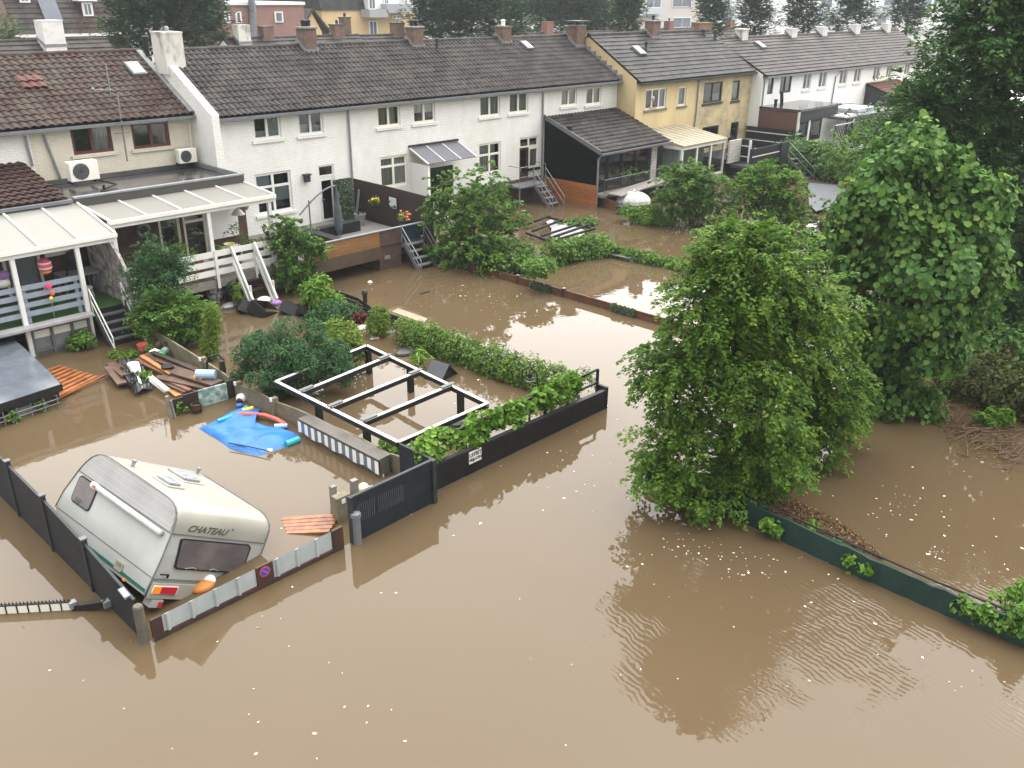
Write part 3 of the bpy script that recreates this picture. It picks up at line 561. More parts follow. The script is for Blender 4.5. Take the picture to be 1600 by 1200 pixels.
mb = MB(); mb.box(X0-.25, X1+.03, Y0-.13, Y0+.06, 3.903, 3.96); mb.box(X1-.06, X1+.03, Y0+.063, Y1, 3.80, 3.96); obj('roof_trim', mb, m_galv, ex)
mb = MB(); mb.box(X0-.2, X1-.1, Y1-.12, Y1-.003, 3.79, 3.95); obj('upstand', mb, m_bitumen, ex)
for q in holes: window(ex, q, Y0, 1, .75 if q is holes[1] else None, m_creamframe, [], False)
w = MB(); w.box(15.45, 16.55, Y0-.09, Y0-.03, 1.75, 3.25); obj('roller_blind', w, m_whiterender, ex)
def aircon(p, w, h, d, label):
    t = thing('air_conditioner', label, 'air conditioner', p, 'air conditioners on the cream house')
    x, y, z = p; mb = MB(); mb.box(x, x+w, y, y+d, z, z+h); obj('body', mb, m_offwhite, t, bevel=.02)
    cx, cz, r = x+w*.38, z+h*.5, h*.42; mb = MB(); mb.lathe((cx, y-.001, cz), [(r, 0), (r, .012), (r*.9, .014), (.001, .014)], 24, (A(1, 0, 0), A(0, 0, 1), A(0, -1, 0))); g = obj('fan_guard', mb, m_grey, t)
    mb = MB()
    for k in range(1, 6): mb.tube([(cx+r*k/5.5*math.cos(a*.35), y-.022, cz+r*k/5.5*math.sin(a*.35)) for a in range(19)], .006, 4)
    for a in range(8): mb.bar((cx, y-.022, cz), (cx+r*math.cos(a*.785), y-.022, cz+r*math.sin(a*.785)), .012, .008)
    obj('grille', mb, m_anthracite, g)
    for xx in (x+.1, x+w-.1): mb = MB(); mb.bar((xx, y+d*.3, z-.06), (xx, y+d+.25, z-.06), .05, .11); obj('bracket', mb, m_anthracite, t)
a1 = Z(106, 292, 3.82); aircon((11.75, 32.2, 4.0), .98, .66, .36, 'larger air conditioner outdoor unit standing over the flat roof, left of the two')
aircon((16.1, 32.95, 4.02), .72, .52, .30, 'smaller air conditioner outdoor unit near the white gable wall')
mb = MB(); p = Z(163, 297, 3.82); mb.tube([(12.7, 32.3, 3.95), (13.0, 31.6, 3.86), (p[0], p[1], 3.86), (p[0], p[1], 4.0)], .035, 8); mb.lathe((p[0], p[1], 3.78), [(.14, 0), (.14, .04), (.05, .06), (.05, .2)], 10); single('roof_pipe', mb, m_black, 'black pipe lying across the wet flat roof from the larger air conditioner', 'pipe')
mb = MB(); mb.bar(YP(183, 145, YA-.25), YP(199, 252, YA-.25), .05, .05); mb.bar(YP(178, 209, YA-.22), YP(202, 207, YA-.22), .03, .03); single('mast_pole', mb, m_greywood, 'thin wooden aerial pole strapped between the two red brown windows', 'pole')
# ---- red tiled lean-to, left edge
le = thing('lean_to', 'lean-to with red brown tiled roof and cream wall above the left glass veranda', 'extension', (8, 31.5, -.4))
t = tile_mb(4.6, 10.72, (29.98, 3.93), (33.42, 4.66), amp=.055, step=.05, tw=.27)
obj('roof', t, m_tile_red, le)
mb = MB(); mb.bar((4.6, 29.9, 3.86), (10.8, 29.9, 3.86), .14, .1); obj('gutter', mb, m_zinc, le)
mb = MB(); holes = [(8.55, 9.5, .95, 3.0)]
wall_front(mb, 4.6, 10.7, -.4, 3.78, 30.2, holes); mb.add([(10.7, 30.2, -.4), (10.7, 33.4, -.4), (10.7, 33.4, 4.5), (10.7, 30.2, 3.8)], [(0, 1, 2, 3)]); obj('wall', mb, m_brownbrick, le)
d = MB(); d.box(8.62, 9.43, 30.24, 30.30, 1.0, 2.95); dd = obj('door', d, m_doorgrey, le)
for k in range(3):
    q = MB(); q.box(8.70+.24*k, 8.88+.24*k, 30.225, 30.236, 2.55, 2.82); obj('pane', q, m_dark, dd)
q = MB(); q.box(8.47, 8.545, 30.12, 30.25, .95, 3.05); q.box(9.505, 9.58, 30.12, 30.25, .95, 3.05); obj('door_frame', q, m_creamframe, le)
q = MB(); q.box(9.75, 10.55, 30.12, 30.18, 2.15, 3.2); obj('roller_blind', q, m_offwhite, le)
# ---- glass verandas
def veranda(label, X0, X1, Yf, zf, Yb, zb, posts, raf, zpost, pw=.13):
    t = thing('glass_veranda', label, 'veranda', ((X0+X1)/2, Yf, 0), 'glass verandas on the garden side')
    mb = MB(); mb.box(X0, X1, Yf-.09, Yf+.09, zf-.20, zf); obj('front_beam', mb, m_white, t, bevel=.01)
    mb = MB(); mb.box(X0, X1, Yf-.17, Yf-.093, zf-.06, zf+.05); obj('gutter', mb, m_offwhite, t)
    mb = MB()
    for a, b in zip(raf[:-1], raf[1:]): mb.slab([(a+.032, Yf-.08, zf+.02), (b-.032, Yf-.08, zf+.02), (b-.032, Yb, zb), (a+.032, Yb, zb)], (0, 0, .016))
    mb.r = [.5]*len(mb.f); obj('opal_panel', mb, m_opal, t)
    for x in raf:
        mb = MB(); mb.bar((x, Yf-.08, zf+.045), (x, Yb, zb+.025), .06, .07); obj('rafter', mb, m_white, t)
    for x in posts:
        mb = MB(); mb.box(x-pw/2, x+pw/2, Yf-pw/2, Yf+pw/2, zpost, zf-.203); obj('post', mb, m_white, t, bevel=.012)
    return t
veranda('left glass veranda with opal roof over the blue grey railing and turf deck', 4.9, 10.98, 27.4, 3.20, 29.95, 3.76, [6.0, 7.95, 9.77], [4.9, 6.4, 7.57, 8.72, 9.85, 10.95], -.5)
veranda('longer glass veranda with opal roof over the white railed deck with potted plants', 11.06, 16.98, 28.0, 3.44, 29.88, 3.62, [11.16, 14.40, 16.75], [11.1, 12.27, 13.45, 14.62, 15.8, 16.94], .6)
# ---- decks
dk = thing('raised_deck', 'raised deck with green artificial turf behind a blue grey board railing', 'deck', (8, 28.8, -.5))
mb = MB(); mb.box(4.6, 10.9, 27.42, 30.18, .78, .98); obj('deck_floor', mb, m_turf, dk)
mb = MB(); mb.box(4.6, 9.8, 27.0, 27.41, .93, 1.0); obj('deck_ledge', mb, mat('pale_ledge_board', (.34, .325, .34), (.26, .25, .26), 3, .5), dk)
mb = MB()
for x in (4.7, 5.4, 6.6, 8.05, 8.6, 9.2, 9.7): mb.box(x-.04, x+.04, 27.33, 27.41, -.5, .92)
mb.box(4.6, 9.8, 27.34, 27.405, .78, .90); mb.box(4.6, 9.8, 27.34, 27.405, .10, .18); obj('skirt_frame', mb, m_grey, dk)
mb = MB(); mb.box(7.95, 9.75, 27.42, 27.46, -.4, .77); obj('skirt_panel', mb, mat('grey_skirt_panel', (.20, .21, .22), (.15, .155, .16), 2, .4), dk)
mb = MB(); mb.box(7.97, 9.72, 27.412, 27.418, .52, .74); obj('skirt_window', mb, m_offwhite, dk)
for i, z in enumerate((1.28, 1.55, 1.82, 2.07)):
    mb = MB(); mb.box(4.6, 9.72, 27.46, 27.50, z-.075, z+.075); obj('rail_board', mb, m_bluegrey, dk)
for x in (6.1, 8.12, 9.6):
    mb = MB(); mb.box(x-.05, x+.05, 27.505, 27.58, .98, 2.12); obj('rail_post', mb, m_bluegrey, dk)
def steps(label, X0, X1, Yt, zt, Yb, zb, n, tm, sm, rail=None, rm=None, railh=.85, name='garden_steps', riser=None):
    t = thing(name, label, 'steps', ((X0+X1)/2, Yb, zb))
    for k in range(n):
        f = (k+.5)/n; y = Yt+(Yb-Yt)*f; z = zt+(zb-zt)*f; dy = abs(Yb-Yt)/n
        mb = MB(); mb.box(X0+.03, X1-.03, y-dy*.55, y+dy*.45, z-.02, z+.02); obj('tread', mb, tm, t)
        if riser:
            mb = MB(); mb.box(X0+.035, X1-.035, y+dy*.42, y+dy*.445, z+.022, z+(zt-zb)/n-.024); obj('riser', mb, riser, t)
    for x in (X0, X1):
        mb = MB(); mb.bar((x, Yt, zt-.08), (x, Yb, zb-.08), .04, .16); obj('stringer', mb, sm, t)
    for x in (rail or []):
        mb = MB(); h = railh; r = .022
        mb.tube([(x, Yt+.05, zt), (x, Yt+.05, zt+h), (x, Yb, zb+h), (x, Yb, zb-.3)], r, 8); mb.tube([(x, Yt+.03, zt+h*.5), (x, Yb, zb+h*.5)], r*.8, 8); obj('handrail', mb, rm or m_galv, t)
    return t
steps('black steps with pale edges going down beside the turf deck into the flood', 9.92, 10.85, 27.35, .92, 26.2, -.35, 6, m_grey, m_anthracite, [9.9, 10.88], m_white, .75, riser=m_black)
dk2 = thing('raised_deck', 'raised deck with white board railing and orange crates behind it', 'deck', (14, 29, 0))
mb = MB(); mb.box(11.1, 17.0, 27.98, 29.97, .72, .90); obj('deck_floor', mb, m_greywood, dk2)
mb = MB(); mb.box(11.1, 17.0, 27.90, 27.975, .62, .92); obj('edge_beam', mb, m_greywood, dk2)
for z in (1.18, 1.50, 1.82):
    mb = MB(); mb.box(11.1, 14.9, 27.84, 27.885, z-.10, z+.10); mb.box(14.9, 16.75, 27.85, 27.89, z-.095, z+.10); obj('rail_board', mb, m_white, dk2)
for x in (11.16, 12.8, 14.4, 15.9, 16.75):
    mb = MB(); mb.box(x-.05, x+.05, 27.80, 27.838, .62, 1.95); obj('rail_post', mb, m_white, dk2)
for x in (11.3, 13.2, 15.0, 16.9):
    mb = MB(); mb.box(x-.06, x+.06, 27.95, 28.07, -.6, .715); obj('deck_leg', mb, m_brownwood, dk2)
mb = MB(); mb.box(11.1, 17.0, 29.2, 29.3, -.5, .715); obj('dark_back', mb, m_brownbrick, dk2)
# orange crates on the deck
for (x, l) in ((12.0, 'orange plywood crate on the white railed deck, nearer the left post'), (13.55, 'orange plywood crate on the white railed deck, just left of the middle post')):
    c = MB(); c.box(x-.55, x+.55, 28.15, 28.75, .905, 1.62); single('plywood_crate', c, m_orangeplain, l, 'crate', 'orange crates on the deck')
# white ladder-like stair of deck 2
st = thing('white_wooden_stair', 'white painted wooden stair with double handrails down from the white railed deck', 'steps', (15.6, 27.2, 0))
for x in (15.02, 15.92):
    mb = MB(); mb.bar((x, 27.86, 1.95), (x+.02, 26.75, .12), .07, .13); obj('handrail', mb, m_white, st)
    mb = MB(); mb.bar((x-.02, 27.8, 1.45), (x-.02, 26.72, -.32), .06, .10); obj('handrail', mb, m_white, st)
    mb = MB(); mb.bar((x+.02, 27.75, .82), (x+.02, 26.6, -.5), .05, .2); obj('stringer', mb, m_brownwood, st)
    for k in (0,):
        mb = MB(); mb.bar((x+.06, 26.95, .75), (x+.06, 26.95, -.3), .06, .06); obj('baluster', mb, m_white, st)
for k in range(4):
    mb = MB(); mb.box(15.06, 15.90, 27.65-.27*k, 27.85-.27*k, .64-.27*k, .68-.27*k); obj('tread', mb, m_brownwood, st)
# garden wall between the two verandas, whitewashed, ivy at the top
mb = MB(); mb.slab([(10.99, 27.05, -.4), (10.99, 29.9, -.4), (10.99, 29.9, 3.5), (10.99, 28.4, 3.1), (10.99, 27.5, 2.5), (10.99, 27.05, 1.9)], (.10, 0, 0))
single('garden_wall', mb, mat('flaking_whitewash', (.48, .44, .43), (.16, .13, .14), 3.5, .9, .4, 25, lo=.42, hi=.6), 'flaking whitewashed wall dividing the two glass verandas', 'wall')
# ---- terrace of house 1
te = thing('brick_terrace', 'raised brick terrace with oak board parapet above a flooded garage opening', 'terrace', (20.3, 29.7, -.4))
mb = MB(); mb.box(17.55, 23.35, 27.30, YB-.01, .72, .98); obj('terrace_floor', mb, mat('terrace_paving', (.17, .16, .15), (.12, .115, .11), 2, .7), te)
for bx_ in ((17.55, 18.3, 27.25, 27.55, -.4, .715), (20.95, 22.05, 27.25, 27.6, -.4, .98), (20.95, 21.1, 27.61, 31, -.4, .715)): mb = MB(); mb.box(*bx_); obj('brick_pier', mb, m_brownbrick, te)
mb = MB(); mb.box(17.5, 20.98, 27.16, 27.245, .50, .985); obj('lintel_beam', mb, mat('weathered_brown_lintel', (.08, .05, .032), (.055, .036, .025), 3, .7, .2, 20), te)
mb = MB(); mb.box(17.5, 20.95, 27.19, 27.24, .99, 1.58); obj('parapet_boards', mb, m_parapet, te)
mb = MB(); mb.box(17.5, 23.15, 27.15, 27.28, 1.583, 1.62); obj('parapet_cap', mb, m_galv, te)
mb = MB(); mb.box(20.96, 22.0, 27.19, 27.27, .985, 1.58); obj('parapet_pier', mb, m_brownbrick, te)
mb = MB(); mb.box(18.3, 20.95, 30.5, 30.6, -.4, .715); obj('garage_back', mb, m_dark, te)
mb = MB(); mb.box(22.06, 23.05, 27.21, 27.26, .98, 1.58); obj('gate_panel', mb, m_blueplate, te)
p = YP(604, 402, 27.24); mb = MB(); mb.box(p[0]-.14, p[0]+.14, 27.18, 27.243, p[2]-.06, p[2]+.07); obj('lamp_box', mb, m_galv, te)
steps('grey steel steps with tube handrails from the brick terrace into brown water', 22.1, 23.0, 27.15, 1.0, 26.05, -.2, 5, m_galv, m_zinc, [22.05, 23.2], m_galv, .62)
# dark board screen
mb = MB(); mb.slab([(23.52, 27.0, .9), (23.52, 32.2, .9), (23.52, 32.2, 2.62), (23.52, 29.6, 2.60), (23.52, 27.0, 2.55)], (.06, 0, 0)); sc = single('board_screen', mb, m_darkboards, 'black brown horizontal board screen beside the raised terrace', 'fence panel')
mb = MB(); mb.box(23.50, 23.60, 26.9, 31.9, -.4, .895); single('brick_side_wall', mb, m_brownbrick, 'low brown brick wall carrying the black brown board screen', 'wall')
def framed(name, label, cat, px, X, w, h):
    q = XP(px[0], px[1], X); t = thing(name, label, cat, q); mb = MB(); mb.box(X-.04, X, q[1]-w/2, q[1]+w/2, q[2]-h/2, q[2]+h/2); f = obj('frame', mb, m_black, t)
    mb = MB(); mb.box(X-.046, X-.041, q[1]-w/2+.07, q[1]+w/2-.07, q[2]-h/2+.07, q[2]+h/2-.07); obj('mirror', mb, mat('mirror_glass', (.6, .62, .63), None, rough=.05, metal=1), t)
framed('wall_mirror', 'black framed mirror hanging on the board screen', 'mirror', (615, 317), 23.515, .62, .62)
# parasol, folded, banana-arm
pa = thing('folded_parasol', 'folded grey hanging parasol with a curved arm in front of the white garden door', 'parasol', (19.3, 29.8, .98))
b = A(18.2, 29.6, .98); tp = YP(524, 290, 29.6); pts = []
s0 = YP(468, 336, 29.6)
for k in range(9):
    f = k/8; pts.append((s0[0]+(tp[0]-s0[0])*f, 29.6, s0[2]+(tp[2]-s0[2])*(math.sin(f*math.pi/2))))
mb = MB(); mb.tube(pts, .035, 8); obj('arm', mb, m_grey, pa)
m1 = YP(484, 335, 29.6); mb = MB(); mb.tube([(m1[0], 29.6, .98), (m1[0], 29.6, pts[3][2])], .03, 8); mb.box(m1[0]-.4, m1[0]+.4, 29.2, 30.0, .982, 1.05); obj('mast', mb, m_grey, pa)
mb = MB(); q = A(tp[0]+.02, 29.6, 1.05); mb.lathe(q, [(.06, 0), (.15, .25), (.17, .6), (.13, 1.1), (.07, 1.5), (.03, tp[2]-1.08)], 10); obj('canopy', mb, mat('grey_parasol_cloth', (.07, .085, .095), (.05, .06, .07), 8, .8), pa)
# black boxes standing in for a shaded recess, pots
pl = thing('dark_recess_boxes', 'low black L-shaped boxes in place of a dark recess on the raised terrace', 'dark recess', (20.3, 29, .98))
mb = MB(); mb.box(19.4, 19.8, 28.0, 30.2, .985, 1.40); obj('long_side', mb, m_black, pl); mb = MB(); mb.box(19.81, 22.0, 29.8, 30.2, .985, 1.40); obj('short_side', mb, m_black, pl)
m_leafdark = attrmat('dark_leaf', [(0, (.030, .072, .018)), (.5, (.062, .140, .030)), (1, (.125, .220, .046))], .6, .32)
m_leafmid = attrmat('mid_leaf', [(0, (.042, .100, .018)), (.5, (.092, .190, .032)), (1, (.185, .300, .055))], .6, .32)
m_leaflight = attrmat('light_leaf', [(0, (.048, .120, .014)), (.5, (.105, .220, .024)), (1, (.200, .330, .044))], .6, .32)
m_leafyellow = attrmat('yellow_green_leaf', [(0, (.052, .100, .013)), (.5, (.115, .195, .024)), (1, (.225, .280, .044))], .6, .32)
m_conifer = attrmat('blue_green_needles', [(0, (.022, .060, .022)), (.5, (.042, .105, .038)), (1, (.080, .160, .056))], .55, .15)
m_leafred = attrmat('red_leaf', [(0, (.06, .01, .015)), (1, (.14, .025, .03))], .5, .2)
m_flow_y = mat('yellow_petals', (.75, .55, .06), None, rough=.6); m_flow_r = mat('orange_red_petals', (.70, .14, .05), None, rough=.6); m_flow_w = mat('white_petals', (.75, .73, .68), None, rough=.6)
def leaf_mb(P, Nn, size, aspect=.62, fold=.25, tip=None, rnd=None, round=False):
    """one folded four-sided leaf per point"""
    n = len(P); P = np.asarray(P); Nn = Nn/(np.linalg.norm(Nn, axis=1, keepdims=True)+1e-9)
    if tip is None: tip = rng.standard_normal((n, 3))
    T = tip-(tip*Nn).sum(1, keepdims=True)*Nn; T /= np.linalg.norm(T, axis=1, keepdims=True)+1e-9
    B = np.cross(Nn, T); s = size*(.65+.7*rng.random((n, 1)))
    a = P-T*s*.5; c = P+T*s*.5; l = P+B*s*aspect*.5+Nn*s*fold*.4-T*s*.05; r = P-B*s*aspect*.5+Nn*s*fold*.4-T*s*.05
    if round:
        q = .30*s; h = aspect*.5*s; up_ = Nn*s*fold*.35
        V = np.stack([a, P-T*q*.95-B*h*.85+up_, P+T*q*.55-B*h*.9+up_, c, P+T*q*.55+B*h*.9+up_, P-T*q*.95+B*h*.85+up_], 1).reshape(-1, 3)
        k = np.arange(n)[:, None]*6; F = np.concatenate([k+np.array([0, 1, 2, 3]), k+np.array([0, 3, 4, 5])], 0)
        mb = MB(); mb.v = V.tolist(); mb.f = F.tolist(); rr_ = rnd if rnd is not None else rng.random(n); mb.r = np.concatenate([rr_, rr_]); return mb
    V = np.stack([a, r, c, l], 1).reshape(-1, 3); F = np.arange(4*n).reshape(-1, 4)
    mb = MB(); mb.v = V.tolist(); mb.f = F.tolist(); mb.r = rnd if rnd is not None else rng.random(n); return mb
def clumps(ells, ncl, per, csize, leaf, droop=.3, flat=.5, up=.5, shell=(.62, 1.06), aspect=.62, zmin=.0, round=False):
    """leaves gathered in sprays over the volumes of some ellipsoids: (centre, radii)"""
    C = np.array([e[0] for e in ells]); R = np.array([e[1] for e in ells]); ar = (R[:, 0]*R[:, 1]+R[:, 1]*R[:, 2]+R[:, 0]*R[:, 2])
    idx = rng.choice(len(ells), ncl, p=ar/ar.sum()); d = rng.standard_normal((ncl, 3)); d /= np.linalg.norm(d, axis=1, keepdims=True)
    rad = shell[0]+(shell[1]-shell[0])*np.sqrt(rng.random((ncl, 1))); wob = 1+.10*np.sin(d[:, :1]*7+idx[:, None])+.08*np.sin(d[:, 2:]*9+2*idx[:, None])
    cc = C[idx]+d*R[idx]*rad*wob; on = d/R[idx]; on /= np.linalg.norm(on, axis=1, keepdims=True)
    on[:, 2] += up*.6; on /= np.linalg.norm(on, axis=1, keepdims=True)
    tone = rng.random(ncl)
    k = np.repeat(np.arange(ncl), per); n = len(k)
    cs = csize*(.6+.8*rng.random(ncl))[k][:, None]
    o = rng.standard_normal((n, 3)); o *= (rng.random((n, 1))**.4)/np.linalg.norm(o, axis=1, keepdims=True)
    N = on[k]; along = (o*N).sum(1, keepdims=True); o = o-N*along*(1-flat)
    P = cc[k]+o*cs; P[:, 2] -= droop*cs[:, 0]*(o[:, 0]**2+o[:, 1]**2)
    LN = N*1.0+rng.standard_normal((n, 3))*.55; LN[:, 2] += up
    tip = o*1.2+rng.standard_normal((n, 3))*.6; tip[:, 2] -= droop*1.4
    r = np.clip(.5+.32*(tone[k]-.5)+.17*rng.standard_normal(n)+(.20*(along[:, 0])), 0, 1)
    keep = P[:, 2] > zmin
    return leaf_mb(P[keep], LN[keep], leaf, aspect, .3, tip[keep], r[keep], round)
def sprays(ells, ncl, per, L, leaf, droop=.5, up=.3, shell=(.45, 1.0), aspect=.62, zmin=0, width=.28, dark=.0):
    """leaves set along drooping twigs that leave the crown outward"""
    C = np.array([e[0] for e in ells]); R = np.array([e[1] for e in ells]); ar = (R[:, 0]*R[:, 1]+R[:, 1]*R[:, 2]+R[:, 0]*R[:, 2])
    idx = rng.choice(len(ells), ncl, p=ar/ar.sum()); d = rng.standard_normal((ncl, 3)); d /= np.linalg.norm(d, axis=1, keepdims=True)
    rad = shell[0]+(shell[1]-shell[0])*np.sqrt(rng.random((ncl, 1))); wob = 1+.12*np.sin(d[:, :1]*7+idx[:, None])+.10*np.sin(d[:, 2:]*9+2*idx[:, None])
    st = C[idx]+d*R[idx]*rad*wob; on = d/R[idx]; on /= np.linalg.norm(on, axis=1, keepdims=True)
    ax = on+rng.standard_normal((ncl, 3))*.38; ax[:, 2] = ax[:, 2]*.6+up*.35; ax /= np.linalg.norm(ax, axis=1, keepdims=True)
    ln = L*(.45+1.0*rng.random(ncl)**1.5); tone = rng.random(ncl)
    k = np.repeat(np.arange(ncl), per); n = len(k); u = rng.random((n, 1))**.75
    sd = np.cross(ax, A(0, 0, 1)); sd /= np.linalg.norm(sd, axis=1, keepdims=True)+1e-6; nn = np.cross(sd, ax); nn[nn[:, 2] < 0] *= -1
    v = rng.standard_normal((n, 1))*width*(1.15-u); w = rng.standard_normal((n, 1))*.07
    l = ln[k][:, None]; P = st[k]+ax[k]*u*l+sd[k]*v*l+nn[k]*w*l; P[:, 2:] -= droop*l*u*u+droop*.8*l*v*v
    LN = nn[k]*1.0+on[k]*.5*(1-u)+ax[k]*droop*u*.7+rng.standard_normal((n, 3))*.42; LN[:, 2] += up
    tip = ax[k]*.7+sd[k]*np.sign(v)*.8+rng.standard_normal((n, 3))*.35; tip[:, 2] -= droop*1.3
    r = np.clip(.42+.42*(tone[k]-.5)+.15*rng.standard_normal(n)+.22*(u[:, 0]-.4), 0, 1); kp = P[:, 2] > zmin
    return leaf_mb(P[kp], LN[kp], leaf, aspect, .3, tip[kp], r[kp])
def lobes(E, k=5, sc=.55, out=.62):
    """break each big ellipsoid into smaller billows"""
    o = []
    for c, r in E:
        for _ in range(k):
            d = rng.standard_normal(3); d /= np.linalg.norm(d); d[2] = d[2]*.9+.1; f = sc*(.75+.5*rng.random()); o.append((c+d*r*out, r*f))
    return o
def pe(x, y, rx, ry, s, dy=None):
    """ellipsoid seen at pixel x,y with pixel radii, standing at horizontal distance s"""
    p = HP(x, y, s); k = depth(p)/F_PX; return (p, A(rx*k, rx*k, ry*k) if dy is None else A(rx*k*dy, rx*k*dy, ry*k))
def plant(name, label, cat, foot, ells, m, n, per, csize, leaf, stem=None, group=None, stemr=.05, soff=0, crown='foliage', spr=None, lob=0, **k):
    f = Z(*foot); s = hdist(f)+soff
    E = [pe(*e, s) if len(e) == 4 else e for e in ells]
    t = thing(name, label, cat, (f[0], f[1], 0), group)
    E0 = E
    if spr is not None: E = lobes(E)
    if lob: E = lobes(E, lob, .45, .72)
    o = obj(crown, clumps(E, n, per, csize, leaf, **k) if spr is None else sprays(E, n, per, csize*2.0, leaf, **spr), m, t)
    E = E0; mb = MB(); top = E[0][0]; mid = np.array([e[0] for e in E]); root = A(f[0]+_h[0]*soff, f[1]+_h[1]*soff, -.4)
    for e in mid[:6]:
        q = root+(e-root)*.5; q[:2] = root[:2]+(e-root)[:2]*.3; mb.tube([root+A(rng.normal()*.04, rng.normal()*.04, 0), q, e], stemr, 6, stemr*.35)
    obj('stem' if cat != 'tree' else 'trunk', mb, m_bark, t); return t
def potplant(name, label, p, r, h, pm, fm, fr, fh, n=14, leaf=.09, flow=None, group='potted plants'):
    t = thing(name, label, 'potted plant', p, group); mb = MB(); mb.lathe(p, [(r*.7, 0), (r, h*.9), (r*1.08, h*.9), (r*1.08, h), (r*.9, h), (r*.85, h*.85)], 14); obj('pot', mb, pm, t)
    c = A(*p)+A(0, 0, h+fh*.7); obj('foliage', clumps([(c, A(fr, fr, fh))], n, 12, fr*.5, leaf, zmin=-9), fm, t)
    if flow is not None:
        q = c+rng.standard_normal((26, 3))*A(fr, fr, fh)*.55+A(0, -.05, fh*.35); f = leaf_mb(q, np.tile(A(0, -.5, 1), (26, 1))+rng.standard_normal((26, 3))*.4, .085, .9); f.r = None; obj('flower', f, flow, t)['kind'] = 'stuff'
    return t
potplant('flower_pot', 'dark square pot of orange red flowers in front of the board screen', (22.9, 28.0, .98), .22, .62, m_anthracite, m_leafmid, .26, .18, flow=m_flow_r)
potplant('flower_pot', 'pale grey bucket with a thin plant at the foot of the board screen', (22.6, 30.6, .98), .24, .5, m_galv, m_leafdark, .15, .25, n=4)
potplant('flower_pot', 'dark pot of yellow flowers on the terrace in front of the white wall', (18.6, 31.2, .98), .2, .3, m_anthracite, m_leafmid, .28, .2, flow=m_flow_y)
q = XP(590, 313, 23.5); t = thing('hanging_basket', 'basket of yellow flowers hanging on the board screen left of the mirror', 'flower basket', q)
mb = MB(); mb.lathe((q[0]-.16, q[1], q[2]-.2), [(.04, 0), (.14, .1), (.16, .18)], 12); obj('basket', mb, m_brownwood, t); f = leaf_mb(A(q[0]-.18, q[1], q[2]+.08)+rng.standard_normal((22, 3))*A(.09, .13, .06), np.tile(A(-.5, -.5, 1), (22, 1))+rng.standard_normal((22, 3))*.5, .075, .9); f.r = None; obj('flower', f, m_flow_y, t)['kind'] = 'stuff'; obj('foliage', clumps([(A(q[0]-.16, q[1], q[2]), A(.15, .24, .14))], 16, 14, .12, .08, zmin=-9), m_leafmid, t)
c = YP(541, 310, 31.7); t = thing('hedge_screen', 'upright panel of green ivy hedge screen beside the white garden door', 'hedge', (c[0], 31.7, .98)); mb = MB(); mb.box(c[0]-.5, c[0]+.42, 31.85, 31.9, .98, 2.75); obj('mesh_panel', mb, m_dark, t)
P = np.stack([c[0]-.5+.92*rng.random(1500), 31.80-.1*rng.random(1500), .98+1.8*rng.random(1500)], 1); obj('foliage', leaf_mb(P, np.tile(A(0, -1, .3), (1500, 1))+rng.standard_normal((1500, 3))*.5, .08, .8), attrmat('grey_green_ivy', [(0, (.02, .045, .02)), (.6, (.05, .09, .045)), (1, (.22, .25, .18))], .5, .1), t)
mb = MB(); a = YP(556, 345, 31.6); b = YP(561, 296, 31.6); mb.bar(a, b, .04, .1); single('leaning_board', mb, m_galv, 'narrow grey board leaning against the wall beside the ivy screen', 'board')
# ---- black annex of house 4
an = thing('timber_annex', 'black lap sided annex with a brown tiled lean-to roof and glazed front', 'annex', (39, 31, -.4))
XA0, XA1, YF = 36.05, 42.15, 28.62
mb = MB(); mb.add([(XA0, YF, 1.0), (XA0, YB-.03, 1.0), (XA0, YB-.03, 4.02), (XA0, YF, 2.75)], [(0, 1, 2, 3)]); mb.slab([(XA0, YF, 1.0), (XA0, YB-.03, 1.0), (XA0, YB-.03, 4.02), (XA0, YF, 2.75)], (.1, 0, 0)); obj('side_wall', mb, m_blacksiding, an)
t = tile_mb(XA0-.05, XA1, (YF-.25, 2.78), (YB-.02, 4.20), amp=.045, step=.04, tw=.27); obj('roof', t, m_tile_dark, an)
mb = MB(); mb.bar((XA0-.09, YF-.28, 2.80), (XA0-.09, YB-.02, 4.22), .05, .22); obj('verge_board', mb, m_grey, an)
mb = MB(); mb.bar((XA0-.1, YF-.33, 2.70), (XA1, YF-.33, 2.70), .12, .1); obj('gutter', mb, m_grey, an)
mb = MB(); mb.tube([(XA0+.05, YF-.3, 2.7), (XA0+.0, YF-.08, 2.45), (XA0, YF-.08, -.4)], .05, 8); obj('downpipe', mb, m_galv, an)
mb = MB(); holes = [(XA0+.15+1.18*k, XA0+.15+1.18*k+1.08, .75, 2.55) for k in range(4)]
wall_front(mb, XA0, XA1, .65, 2.72, YF+.25, holes, .06); obj('front_wall', mb, m_black, an)
for q in holes: window(an, q, YF+.25, 1, None, m_anthracite, [], False, fw=.05)
mb = MB(); mb.box(XA0+5.0, XA0+5.5, YF+.2, YF+.246, .75, 2.5); obj('pale_door', mb, m_whitewood, an)
q = YP(895, 196, 30.4); mb = MB(); mb.lathe((q[0], 30.6, 3.4), [(.10, 0), (.10, .35), (.14, .36), (.14, .48), (.06, .52)], 10); obj('flue', mb, m_black, an)
mb = MB(); mb.box(XA0+.1, XA1, YF-.55, YF+.2, .52, .66); obj('balcony_floor', mb, m_greywood, an)
mb = MB(); mb.tube([(XA0+.05, YF-.5, .66), (XA0+.05, YF-.5, 1.45), (XA1-1.0, YF-.5, 1.45)], .022, 6); mb.tube([(XA0+.05, YF-.5, .75), (XA1-1.0, YF-.5, .75)], .015, 6)
for k in range(1, 40): mb.tube([(XA0+.05+k*.125, YF-.5, .72), (XA0+.05+k*.125, YF-.5, 1.45)], .009, 4)
obj('balustrade', mb, m_grey, an)
